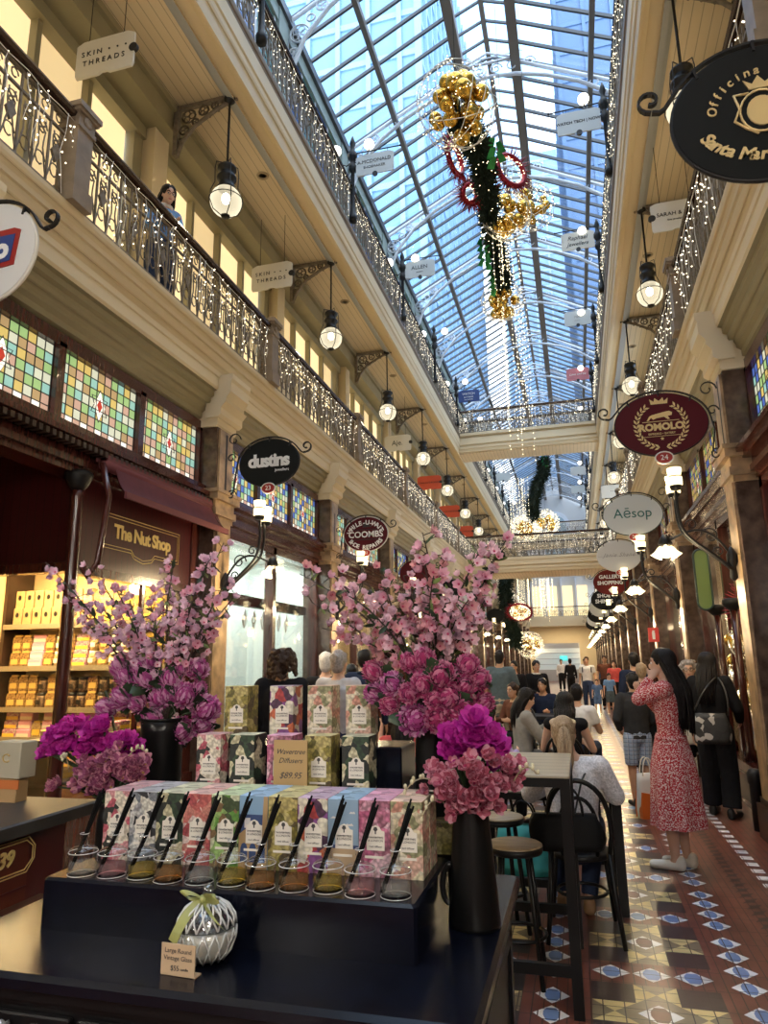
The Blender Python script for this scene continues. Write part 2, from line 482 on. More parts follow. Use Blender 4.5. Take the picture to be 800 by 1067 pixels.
        for i, (r, z) in enumerate(prof):
            t = i / 14
            for j in range(n):
                a = 2 * PI * j / n; w = 1 + .09 * t * math.sin(a * 7 + 1) + .04 * t * math.sin(a * 3)
                vs.append((P.x + r * w * math.cos(a), P.y + r * w * .8 * math.sin(a), z))
        for i in range(14):
            for j in range(n): fs.append((i * n + j, i * n + (j + 1) % n, i * n + n + (j + 1) % n, i * n + n + j))
        MB().add(vs, fs, 0, True).build('skirt', bcol, root)
        q = MB(); q.tube([on(.17) + T @ Vector((R(.088) * math.cos(a), R(.062) * math.sin(a), 0)) for a in [2 * PI * i / 20 for i in range(20)]], R(.011), 8, closed=True)
        q.build('waistband', bcol, root)
    if shoes is not None:
        for s in 'RL':
            a, t = J['an' + s], J['toe' + s]
            c = MB(); f = Vector((t.x - a.x, t.y - a.y, 0)).normalized()
            heel = Vector((a.x, a.y, R(.022))) - f * R(.02)
            caps(c, heel, Vector((t.x, t.y, R(.018))), R(.026), R(.02)); caps(c, heel, heel + Vector((0, 0, R(.02))), R(.026), R(.025))
            sm = remesh(c, min(voxel, .011), 2, 'shoe')
            for v in sm.vertices: v.co.z = max(v.co.z, 0.002)
            sm.materials.append(shoes); link('shoe', sm, root)
    # ---- hair
    h = MB(); r_ = random.Random(len(label))
    if hair in ('short', 'cap'):
        h.ell(hp(0, -.012, .019), R(.049), R(.056), R(.055), n=14, k=10, mat=hy); h.ell(hp(0, -.03, -.01), R(.043), R(.034), R(.05), mat=hy)
        for i in range(26):
            a = r_.uniform(0, 2 * PI); t = r_.uniform(.1, 1.3)
            h.ell(hp(.045 * math.cos(a) * math.sin(t), -.012 + .05 * math.sin(a) * math.sin(t), .019 + .052 * math.cos(t)), R(.013), n=6, k=5)
    else:
        h.ell(hp(0, -.011, .017), R(.05), R(.056), R(.057), n=14, k=10, mat=hy); h.ell(hp(0, -.032, -.015), R(.046), R(.032), R(.055), mat=hy)
    st = MB()
    if hair == 'long':
        ln = extras_get(extras, 'hair', .2); ns = 110 if voxel < .0125 else 60
        for i in range(ns):
            az = math.radians(-155 + 310 * (i + r_.random()) / ns) - PI / 2      # -90 deg is the back of the head
            ca, sa = math.cos(az), math.sin(az); pts = []
            if sa > .25: pl = 1.25
            else: pl = 1.9
            for q in range(5):
                th = .12 + (pl - .12) * q / 4; pts.append(hp(.051 * math.sin(th) * ca, -.011 + .058 * math.sin(th) * sa, .017 + .058 * math.cos(th)))
            L_ = ln * r_.uniform(.75, 1.05) * (1 if sa < .3 else .8); e = pts[-1]
            side = ca
            base_ = Vector((e.x + R(.012 * ca), min(e.y, Hd.y - R(.01)) - R(.012), e.z))
            for q in range(1, 5):
                u = q / 4; pts.append(base_ + Vector((R(r_.uniform(-.004, .004) - .012 * side * u * u), -R(.018 * math.sin(u * PI * .6)) - (R(.03) if abs(ca) < .75 else R(.018)) * min(1, u * 2), -R(.06 + L_) * u)))
            st.tube(pts, [R(.003)] + [R(.0065)] * 5 + [R(.006), R(.005), R(.0015)], 5)
    if hair == 'ponytail':
        tie = hp(0, -.066, .022); h.ell(tie, R(.014), n=10, k=8)
        for i in range(70):
            az = 2 * PI * i / 70
            p0 = hp(.049 * math.cos(az), -.01 + .03 * math.sin(az), .02 + .05 * (math.sin(az) * .4 + .55)); p1 = hp(.04 * math.cos(az), -.045 + .01 * math.sin(az), .02 + .035 * math.sin(az))
            st.tube([p0, p1, tie], [R(.004), R(.005), R(.003)], 5)
        for i in range(60):
            u, v_ = r_.uniform(-1, 1), r_.uniform(-1, 1); k_ = r_.uniform(.8, 1.1)
            st.tube([tie, hp(.014 * u, -.086 + .008 * v_, .005), hp(.026 * u, -.088 + .014 * v_, -.05 * k_), hp(.027 * u, -.08 + .014 * v_, -.105 * k_), hp(.016 * u, -.074 + .008 * v_, -.155 * k_)], [R(.003), R(.005), R(.005), R(.004), R(.0012)], 5)
    if hair == 'curly':
        for i in range(210):
            a = r_.uniform(0, 2 * PI); z = r_.uniform(-.085, .06)
            rr = .068 if z > -.02 else .07
            y = math.sin(a)
            if y > .35 and z < .035: continue
            q = math.sqrt(max(.05, 1 - (max(z, 0) / .07) ** 2))
            h.ell(hp(rr * math.cos(a) * q, -.012 + rr * y * q, z + .005), R(r_.uniform(.008, .014)), n=6, k=5)
    hm = remesh(h, max(.008, voxel * .7), 2 if hair != 'curly' else 1, 'hair')
    if st.v:
        mg = MB(); mg.add([tuple(v.co) for v in hm.vertices], [tuple(p.vertices) for p in hm.polygons], 0, True); mg.add(st.v, st.f, 0, True); hm = mg.mesh('hair', [])
    hm.materials.append(HAIRS[hcol])
    link('hair', hm, root)
    return root, J, on, hp, T
def extras_get(e, k, d):
    for a, b in e:
        if a == k: return b
    return d

# cloth materials
def speckle(name, a, b, scale, thr=.5):
    m = bpy.data.materials.new(name); m.use_nodes = True; nt = m.node_tree; bs = nt.nodes['Principled BSDF']; bs.inputs['Roughness'].default_value = .85
    tc = nt.nodes.new('ShaderNodeTexCoord'); n = nt.nodes.new('ShaderNodeTexNoise'); n.inputs['Scale'].default_value = scale; n.inputs['Detail'].default_value = 1
    nt.links.new(tc.outputs['Object'], n.inputs['Vector'])
    r = nt.nodes.new('ShaderNodeValToRGB'); r.color_ramp.elements[0].position = thr - .02; r.color_ramp.elements[1].position = thr + .03
    r.color_ramp.elements[0].color = tuple(a) + (1,); r.color_ramp.elements[1].color = tuple(b) + (1,)
    nt.links.new(n.outputs['Fac'], r.inputs[0]); nt.links.new(r.outputs[0], bs.inputs['Base Color']); return m
def plaid(name, a, b, c, scale=22):
    m = bpy.data.materials.new(name); m.use_nodes = True; nt = m.node_tree; bs = nt.nodes['Principled BSDF']; bs.inputs['Roughness'].default_value = .85
    tc = nt.nodes.new('ShaderNodeTexCoord'); cur = None
    for ax, w, col in ((0, .3, b), (2, .3, b), (0, .08, c), (2, .08, c)):
        sp = nt.nodes.new('ShaderNodeSeparateXYZ'); nt.links.new(tc.outputs['Object'], sp.inputs[0])
        mu = nt.nodes.new('ShaderNodeMath'); mu.operation = 'MULTIPLY'; mu.inputs[1].default_value = scale; nt.links.new(sp.outputs[ax], mu.inputs[0])
        fr = nt.nodes.new('ShaderNodeMath'); fr.operation = 'FRACT'; nt.links.new(mu.outputs[0], fr.inputs[0])
        lt = nt.nodes.new('ShaderNodeMath'); lt.operation = 'LESS_THAN'; lt.inputs[1].default_value = w; nt.links.new(fr.outputs[0], lt.inputs[0])
        ml = nt.nodes.new('ShaderNodeMath'); ml.operation = 'MULTIPLY'; ml.inputs[1].default_value = .6; nt.links.new(lt.outputs[0], ml.inputs[0])
        mx = nt.nodes.new('ShaderNodeMixRGB'); nt.links.new(ml.outputs[0], mx.inputs[0])
        if cur is None: mx.inputs[1].default_value = tuple(a) + (1,)
        else: nt.links.new(cur, mx.inputs[1])
        mx.inputs[2].default_value = tuple(col) + (1,); cur = mx.outputs[0]
    nt.links.new(cur, bs.inputs['Base Color']); return m
DRESS = speckle('dress_print', (.45, .02, .03), (.8, .62, .6), 105, .54)
KNIT = M('white_knit', (.76, .74, .76), .9, noise=.25, scale=70, bump=.7)
PLAID = plaid('plaid_shorts', (.32, .42, .6), (.06, .09, .2), (.75, .78, .85))
BLACKC = cloth('black', (.012, .012, .014)); CHAR = cloth('charcoal', (.035, .037, .042)); NAVY = cloth('navy', (.015, .022, .05))
SLATE = cloth('slate', (.09, .12, .135)); BEIGE = cloth('beige', (.36, .31, .25)); LGREY = cloth('light_grey', (.5, .5, .53)); WHITE = cloth('white', (.72, .71, .7))
COAT = cloth('coat', (.3, .285, .26)); BLUE = cloth('blue', (.16, .3, .55)); BROWN = cloth('brown', (.13, .05, .03)); LILAC = cloth('lilac', (.45, .36, .6))
JEAN = cloth('jean', (.03, .045, .09)); DENIM = cloth('denim', (.1, .17, .32)); PURPLE = cloth('purple', (.09, .02, .12)); KHAKI = cloth('khaki', (.4, .33, .24)); RED = cloth('coral', (.6, .1, .09))
S_WHITE = M('shoe_white', (.72, .68, .6), .6); S_BLACK = M('shoe_black', (.012, .012, .012), .4); S_TAN = M('shoe_tan', (.35, .2, .1), .6)

def strap(root, pts, r, mat, name='bag_strap'): return MB().tube(pts, r, 6).build(name, mat, root)

# 1 woman in red dress, facing the left-hand shops
p, J, on, hp, T = person('standing woman in a red dress with white speckled print and white sneakers, long dark hair', (.69, 6.37, 0), math.radians(72), 1.70, STAND,
    dict(elL=(-.085, .115, .765), wrL=(-.045, .06, .86), elR=(.12, .04, .67), wrR=(.05, .11, .77), hipR=(.05, 0, .515), knR=(.05, .02, .285), anR=(.045, -.015, .045), toeR=(.05, .085, .016),
         anL=(-.045, .02, .045), toeL=(-.05, .12, .016), knL=(-.05, .035, .285)),
    'fair', DRESS, 'long', 'dress', DRESS, S_WHITE, 'long', 'black', voxel=.009, near=True, hyaw=.15, extras=(('hair', .27), ('hem', .19)), topfit=1.05)
# 2 boy
person('boy in a dark charcoal hooded top and blue plaid shorts, seen from behind', (.6, 8.86, 0), math.radians(15), 1.46, STAND,
    dict(elR=(.15, 0, .65), wrR=(.1, .1, .56), elL=(-.15, 0, .65), wrL=(-.1, .1, .56)), 'tan', CHAR, 'long', 'shorts', PLAID, S_BLACK, 'short', 'black', voxel=.012, female=False, topfit=1.12, collar=CHAR)
person('short-haired blonde person standing just beyond the boy in plaid shorts', (.83, 10.4, 0), 0, 1.56, STAND, {}, 'fair', BLACKC, 'long', 'pants', BLACKC, S_BLACK, 'short', 'blonde', voxel=.018)
person('dark-haired man in a navy top, mostly hidden beyond the short-haired blonde person', (.86, 12., 0), .2, 1.72, STAND, {}, 'tan', NAVY, 'long', 'pants', BLACKC, S_BLACK, 'short', 'black', voxel=.02, female=False)
# 4 curly grey-haired woman
p, J, on, hp, T = person('woman with curly grey hair and glasses facing the camera, purple scarf over black top', (1.29, 9.3, 0), math.radians(168), 1.6, STAND,
    dict(elR=(.14, .0, .66), wrR=(.05, .13, .66), elL=(-.14, 0, .66), wrL=(-.07, .14, .56)), 'fair', BLACKC, 'elbow', 'shorts', BLACKC, S_BLACK, 'curly', 'grey', voxel=.012, glasses=True, collar=PURPLE)
# 5 woman in black
p, J, on, hp, T = person('woman in all-black clothes and wide trousers with long black hair, standing at the right-hand shopfront', (1.36, 8.45, 0), math.radians(-28), 1.68, STAND,
    dict(elR=(.15, .02, .65), wrR=(.12, .13, .57), anR=(.07, -.04, .045), toeR=(.085, .05, .016), knR=(.065, 0, .285), anL=(-.065, .03, .045), toeL=(-.075, .13, .016)),
    'light', BLACKC, 'long', 'wide', BLACKC, S_BLACK, 'long', 'black', voxel=.011, extras=(('hair', .2),), topfit=1.15)
# 6 seated blonde woman in front
p, J, on, hp, T = person('seated woman in a white knitted cardigan with a blonde ponytail, on the black bentwood chair', (-.09, 4.92, 0), math.radians(3), 1.66, SIT,
    dict(pelvis=(0, 0, .3), head=(-.02, .055, .685), neck=(-.005, .035, .61), shR=(.115, .03, .565), shL=(-.115, .03, .565), elR=(.165, .06, .455), wrR=(.08, .19, .47),
         elL=(-.165, .09, .45), wrL=(-.05, .2, .48), anR=(.04, .16, .045), toeR=(.04, .24, .016), knR=(.085, .25, .31), knL=(-.08, .25, .31), anL=(-.06, .19, .045), toeL=(-.06, .27, .016)),
    'fair', KNIT, 'long', 'pants', JEAN, S_TAN, 'ponytail', 'blonde', voxel=.0095, near=True, hpitch=-.25, topfit=1.12)
MB().tube([tuple(J['shR'] + Vector((-.03, .02, .06))), tuple(on(.7) - T @ Vector((-.06, .135, 0))), tuple(on(.35) - T @ Vector((-.005, .135, 0))), tuple(on(.0) - T @ Vector((-.05, .14, 0)))], .007, 6).build('bag_strap', S_BLACK, p)
# 7 seated dark hair, tan back
person('seated woman with long dark hair, black top and bare tan shoulders, back to the camera', (-.17, 7.7, 0), -.1, 1.68, SIT, {}, 'fair', BLACKC, 'none', 'pants', JEAN, S_BLACK, 'long', 'black', voxel=.014, extras=(('hair', .08),))
person('seated dark-haired person in a white T-shirt, beyond the bare-shouldered woman', (-.06, 9.6, 0), -.2, 1.7, SIT, {}, 'tan', WHITE, 'short', 'pants', JEAN, S_BLACK, 'short', 'black', voxel=.016, female=False)
# 8 coat woman reading phone
p, J, on, hp, T = person('seated woman in a grey-beige coat with long dark hair, looking at her phone', (-.70, 8.75, 0), math.radians(-70), 1.68, SIT,
    dict(elR=(.13, .1, .44), wrR=(.05, .22, .52), elL=(-.13, .1, .44), wrL=(-.04, .23, .52)), 'fair', COAT, 'long', 'pants', COAT, S_BLACK, 'long', 'black', voxel=.013, hpitch=-.35, extras=(('hair', .16),), topfit=1.18)
tag(MB().bevbox(-.036, .036, -.004, .004, 0, .15, .006).build('phone', M('phone_black', (.02, .02, .024), .2), None), 'dark phone held up by the seated woman in the grey-beige coat', 'phone').location = tuple(Matrix.Rotation(math.radians(-70), 4, 'Z') @ ((J['wrR'] + J['wrL']) / 2 + Vector((0, .1, .0))) + Vector((-.70, 8.75, 0)))
person('seated woman in lilac with long dark hair, just left of the woman on her phone', (-.95, 7.3, 0), math.radians(-30), 1.6, SIT, {}, 'fair', LILAC, 'long', 'pants', BLACKC, S_BLACK, 'long', 'black', voxel=.015, extras=(('hair', .12),))
person('standing man in a slate blue-grey shirt and khaki trousers, back to the camera', (-1.33, 12.6, 0), -.15, 1.8, STAND, dict(elR=(.15, .03, .66), wrR=(.11, .15, .62)), 'tan', SLATE, 'elbow', 'pants', KHAKI, S_BLACK, 'short', 'black', voxel=.016, female=False, topfit=1.12)
person('seated dark-haired man in a navy jacket facing the camera', (-.62, 13.0, 0), math.radians(165), 1.7, SIT, {}, 'tan', NAVY, 'long', 'pants', BLACKC, S_BLACK, 'short', 'black', voxel=.018, female=False)
person('man in a black jacket standing just right of the man in the slate shirt', (-1.22, 14.2, 0), math.radians(160), 1.62, STAND, {}, 'tan', BLACKC, 'long', 'pants', BLACKC, S_BLACK, 'short', 'black', voxel=.02, female=False)
person('man in a black waistcoat over a white shirt standing behind the far tables', (-.82, 14.6, 0), math.radians(200), 1.62, STAND, dict(wrR=(.05, .15, .62), elR=(.14, .03, .65)), 'tan', BLACKC, 'long', 'pants', BLACKC, S_BLACK, 'short', 'black', voxel=.02, female=False, collar=WHITE)
person('seated man in a dark brown jacket, beyond the woman on her phone', (-.95, 11.2, 0), math.radians(140), 1.68, SIT, {}, 'tan', BROWN, 'long', 'pants', BLACKC, S_BLACK, 'short', 'brown', voxel=.018, female=False)
# 12 walker with backpack
p, J, on, hp, T = person('walking man in a white T-shirt with black backpack straps, far down the arcade', (.26, 23.9, 0), math.radians(176), 1.72, STAND, dict(anL=(-.06, .08, .05), toeL=(-.07, .17, .03), knL=(-.058, .07, .29)), 'tan', WHITE, 'short', 'pants', JEAN, S_BLACK, 'short', 'brown', voxel=.02, female=False)
for s in 'RL': strap(p, [tuple(J['sh' + s] * .8 + on(.9) * .2 + Vector((0, -.05, .05))), tuple(J['sh' + s] * .75 + on(.75) * .25 + Vector((0, .1, .0))), tuple(J['sh' + s] * .75 + on(.4) * .3 + Vector((0, .09, -.15)))], .018, S_BLACK)
person('small child in a grey-blue T-shirt and denim shorts, left of the two walking children', (.5, 22.7, 0), math.radians(175), 1.05, STAND, {}, 'fair', DENIM, 'short', 'shorts', DENIM, S_WHITE, 'short', 'brown', voxel=.018)
person('taller child in a bright blue T-shirt, right of the two walking children', (.87, 22.7, 0), math.radians(185), 1.22, STAND, {}, 'fair', BLUE, 'short', 'shorts', SLATE, S_WHITE, 'short', 'brown', voxel=.018)
person('man in a dark brown shirt behind the taller child in blue', (.86, 25.2, 0), math.radians(180), 1.76, STAND, {}, 'tan', BROWN, 'short', 'pants', BLACKC, S_BLACK, 'short', 'brown', voxel=.02, female=False)
person('woman in a rust top walking beside the man in the dark brown shirt', (1.12, 24.4, 0), math.radians(175), 1.6, STAND, {}, 'fair', RED, 'short', 'pants', BLACKC, S_BLACK, 'long', 'brown', voxel=.022)
# left-hand shoppers
p, J, on, hp, T = person('woman with curly dark hair and black cardigan, back turned, at the white-lit window', (-2.55, 5.9, 0), .12, 1.76, STAND, {}, 'tan', BLACKC, 'long', 'pants', JEAN, S_BLACK, 'curly', 'brown', voxel=.012, topfit=1.16)
person('grey-haired man in a pale grey shirt, back turned, left of the large bouquet', (-2.36, 6.9, 0), -.2, 1.74, STAND, {}, 'fair', LGREY, 'long', 'pants', JEAN, S_BLACK, 'short', 'grey', voxel=.013, female=False, topfit=1.1)
person('white-haired person in black, half hidden beyond the grey-haired man', (-2.86, 7.9, 0), .1, 1.74, STAND, {}, 'fair', BLACKC, 'long', 'pants', BLACKC, S_BLACK, 'short', 'white', voxel=.018, female=False)
person('dark-haired man in a navy jacket, right of the grey-haired man', (-2.6, 8.6, 0), .1, 1.78, STAND, {}, 'tan', NAVY, 'long', 'pants', BLACKC, S_BLACK, 'short', 'black', voxel=.018, female=False, collar=NAVY)
person('shorter dark-haired woman between the grey-haired man and the navy jacket', (-2.96, 9.2, 0), .1, 1.6, STAND, {}, 'fair', BLACKC, 'long', 'pants', BLACKC, S_BLACK, 'cap', 'black', voxel=.02)
person('seated person in coral red seen past the large bouquet, raising one hand', (-1.5, 6.1, 0), math.radians(10), 1.62, SIT, dict(elL=(-.15, .05, .47), wrL=(-.13, .1, .62)), 'fair', RED, 'short', 'pants', BLACKC, S_BLACK, 'long', 'black', voxel=.014)
# balcony woman
p, J, on, hp, T = person('woman in glasses with long dark hair leaning over the upper left balcony rail', (-4.27, 6.2, 5.42), math.radians(-125), 1.62, STAND,
    dict(head=(0, .105, .885), neck=(0, .055, .83), elR=(.12, .1, .6), wrR=(.02, .19, .62), elL=(-.12, .1, .6), wrL=(-.02, .19, .62), shR=(.1, .03, .79), shL=(-.1, .03, .79)),
    'fair', BLUE, 'long', 'pants', JEAN, S_BLACK, 'long', 'black', voxel=.012, hpitch=-.3, glasses=True, extras=(('hair', .12),), collar=WHITE)
# a few walkers far down the arcade
for i, (x, y, lab, tp, hc) in enumerate((( -.35, 33., 'far walker in a black coat near the end of the arcade', BLACKC, 'black'), (.3, 36., 'far walker in a grey top near the end of the arcade', LGREY, 'brown'), (1.05, 31., 'far walker in a denim-blue top by the right-hand shops', DENIM, 'black'), (-.9, 40., 'far walker in a white top, the most distant shopper', WHITE, 'brown'))):
    person(lab, (x, y, 0), PI if i % 2 else 0, 1.68, STAND, {}, 'tan', tp, 'long', 'pants', BLACKC, S_BLACK, 'short', hc, voxel=.026)
# ------------------------------------------------------------------ the arcade
X0 = -1.2
YB, YE = -6., 66.
def XX(s, w): return X0 + s * w
CREAM = M('cream_paint', (.60, .49, .31), .55, noise=.02, scale=2)
CREAM2 = M('cream_paint_light', (.66, .56, .38), .55, noise=.02, scale=2)
OLIVE = M('olive_paint', (.27, .235, .14), .5, noise=.06, scale=3)
SOFFIT = boards('soffit_boards', (.64, .53, .36), .12, 0)
GREYB = M('grey_edge_paint', (.3, .31, .31), .5)
BROWNP = M('brown_edge_paint', (.2, .15, .1), .5)
MARBLE = M('brown_marble', (.045, .026, .018), .18, noise=.8, scale=9, col2=(.13, .085, .06), bump=.05)
TAN = M('tan_stone', (.33, .22, .12), .28, noise=.5, scale=7)
MAHOG = M('mahogany', (.06, .014, .010), .25, noise=.4, scale=5, stretch=(8, 8, .6), coat=.3)
MAROON = M('maroon_paint', (.075, .008, .010), .3, noise=.1, coat=.2)
DARKW = M('dark_wood', (.03, .015, .01), .3, noise=.4, scale=6)
IRON = M('black_iron', (.01, .01, .011), .45, spec=.3)
GILT = M('cast_iron_brown', (.16, .13, .095), .5, noise=.3, scale=20)
WALLIN = M('plaster_inside', (.62, .55, .42), .8)
LIT = M('lit_blind', (.8, .62, .3), .6, emit=(1., .78, .42), es=.46, sample=True)
LITDIM = M('lit_blind_dim', (.8, .62, .3), .6, emit=(1., .75, .4), es=.3, sample=True)
GLASS = glassy('window_glass', (1, .98, .95), .1)
ROOFGL = glassy('roof_glass', (.9, .96, 1.), .05, .1, .93)
STEEL = M('roof_steel', (.075, .08, .09), .45)
BEAMB = M('roof_beam_paint', (.2, .175, .155), .5)
TRUSSW = M('truss_paint', (.68, .7, .74), .5)
CHROME = M('bright_metal', (.7, .7, .7), .2, 1.)
GOLD = M('gold_paint', (.62, .43, .16), .35, .6)
NEWEL = M('newel_wood', (.22, .165, .11), .45, noise=.2)
HANDR = M('handrail_wood', (.035, .016, .012), .25, coat=.3)
BULB = M('fairy_bulb', (1, .9, .7), .4, emit=(1, .86, .62), es=1.7)
WIRE = M('white_wire', (.75, .73, .68), .5)
COLY = [-4.65 + 4 * k for k in range(0, 18)]          # column centres
LAMPY = [-.95 + 4 * k for k in range(0, 17)]

# ---- floor
def grid_mat(name, col, px, py, rough=.3, grout=.35, noise=.25):
    m = bpy.data.materials.new(name); m.use_nodes = True; nt = m.node_tree; b = nt.nodes['Principled BSDF']
    b.inputs['Roughness'].default_value = rough
    tc = nt.nodes.new('ShaderNodeTexCoord'); sp = nt.nodes.new('ShaderNodeSeparateXYZ'); nt.links.new(tc.outputs['Object'], sp.inputs[0])
    gs = []
    for ax, p in ((0, px), (1, py)):
        a = nt.nodes.new('ShaderNodeMath'); a.operation = 'DIVIDE'; a.inputs[1].default_value = p; nt.links.new(sp.outputs[ax], a.inputs[0])
        f = nt.nodes.new('ShaderNodeMath'); f.operation = 'FRACT'; nt.links.new(a.outputs[0], f.inputs[0])
        g = nt.nodes.new('ShaderNodeMath'); g.operation = 'GREATER_THAN'; g.inputs[1].default_value = .0055 / p; nt.links.new(f.outputs[0], g.inputs[0]); gs.append(g)
    mu = nt.nodes.new('ShaderNodeMath'); mu.operation = 'MINIMUM'; nt.links.new(gs[0].outputs[0], mu.inputs[0]); nt.links.new(gs[1].outputs[0], mu.inputs[1])
    n = nt.nodes.new('ShaderNodeTexNoise'); n.inputs['Scale'].default_value = 5; n.inputs['Detail'].default_value = 5; nt.links.new(tc.outputs['Object'], n.inputs['Vector'])
    r = nt.nodes.new('ShaderNodeValToRGB'); r.color_ramp.elements[0].position = .3; r.color_ramp.elements[1].position = .7
    r.color_ramp.elements[0].color = tuple(v * (1 - noise) for v in col) + (1,); r.color_ramp.elements[1].color = tuple(min(1, v * (1 + noise)) for v in col) + (1,)
    nt.links.new(n.outputs['Fac'], r.inputs[0])
    mx = nt.nodes.new('ShaderNodeMixRGB'); mx.inputs[1].default_value = (.04, .025, .02, 1); nt.links.new(mu.outputs[0], mx.inputs[0]); nt.links.new(r.outputs[0], mx.inputs[2])
    nt.links.new(mx.outputs[0], b.inputs['Base Color']); return m
FM = [grid_mat('tile_red_brown', (.17, .055, .036), .055, .22), grid_mat('tile_dark', (.045, .03, .028), .1, .1), grid_mat('tile_yellow', (.68, .54, .24), .1, .1),
      grid_mat('tile_olive', (.24, .19, .115), .1, .1), grid_mat('tile_white', (.8, .8, .8), .1, .1), grid_mat('tile_blue', (.17, .27, .52), .1, .1), grid_mat('tile_red', (.11, .035, .028), .1, .1)]
f = MB()
f.add([(-8.5, YB, 0), (6.5, YB, 0), (6.5, YE, 0), (-8.5, YE, 0)], [(0, 1, 2, 3)])
def poly(pts, z, m): f.add([(x, y, z) for x, y in pts], [tuple(range(len(pts)))], m)
def dia(cx, cy, w, h, z=.0016, mo=4, mi=5):
    poly([(cx - w, cy), (cx, cy - h), (cx + w, cy), (cx, cy + h)], z, mo)
    a = .56
    poly([(cx - w * a * .78, cy - h * .22 * a * 1.2), (cx - w * .25, cy - h * .7), (cx + w * .25, cy - h * .7), (cx + w * a * .78, cy - h * .26), (cx + w * a * .78, cy + h * .26), (cx + w * .25, cy + h * .7), (cx - w * .25, cy + h * .7), (cx - w * a * .78, cy + h * .26)], z + .0008, mi)
PY = .885
for pc in (.26, -.69, -1.64, -2.59):
    nk = (1, 34) if pc > 0 else (1, 26)
    for k in range(*nk):
        y0 = 4.30 + (k - 3) * PY
        for i in (-1, 0, 1): dia(pc + i * .203, y0, .098, .088)
        yb = y0 + .135; q = .205
        poly([(pc - 1.5 * q, yb), (pc + 1.5 * q, yb), (pc + 1.5 * q, yb + 3 * q), (pc - 1.5 * q, yb + 3 * q)], .0008, 3)
        for i in range(3):
            for j in range(3):
                a, b, c, d = pc + (i - 1.5) * q, pc + (i - .5) * q, yb + j * q, yb + (j + 1) * q; mx, my = (a + b) / 2, (c + d) / 2
                if (i + j) % 2 == 0 and not (i == 1 and j == 1): poly([(a, c), (b, c), (b, d), (a, d)], .0016, 1)
                elif i == 1 and j == 1: dia(mx, my, q * .5, q * .5, .0016, 4, 6)
                elif j == 1:
                    poly([(a, c), (b, c), (mx, my)], .0016, 2); poly([(a, d), (mx, my), (b, d)], .0016, 2)
                else:
                    poly([(a, c), (mx, my), (a, d)], .0016, 2); poly([(b, c), (b, d), (mx, my)], .0016, 2)
for cx in (.715, -.235, -1.185, -2.135, -3.085):
    for k in range(1, 32):
        y0 = 4.31 + (k - 3) * PY
        for i in range(4): dia(cx, y0 + .03 + (i - .5) * .2, .085, .09)
for s in (1, -1):
    xs = X0 + s * 2.435
    for k in range(130): poly([(xs - .045, 2 + k * .19), (xs + .045, 2 + k * .19), (xs + .045, 2.1 + k * .19), (xs - .045, 2.1 + k * .19)], .0016, 4)
    xz = X0 + s * 2.22
    for k in range(200):
        y = 2 + k * .12
        poly([(xz - .06, y), (xz, y + .03), (xz - .015, y + .075)], .0016, 1); poly([(xz + .06, y + .12), (xz, y + .09), (xz + .015, y + .045)], .0016, 1); poly([(xz - .03, y + .03), (xz + .03, y + .03), (xz + .03, y + .09), (xz - .03, y + .09)], .0012, 1)
struct('floor', f, FM, 'patterned floor of red-brown tiles with blue, white and yellow diamonds')

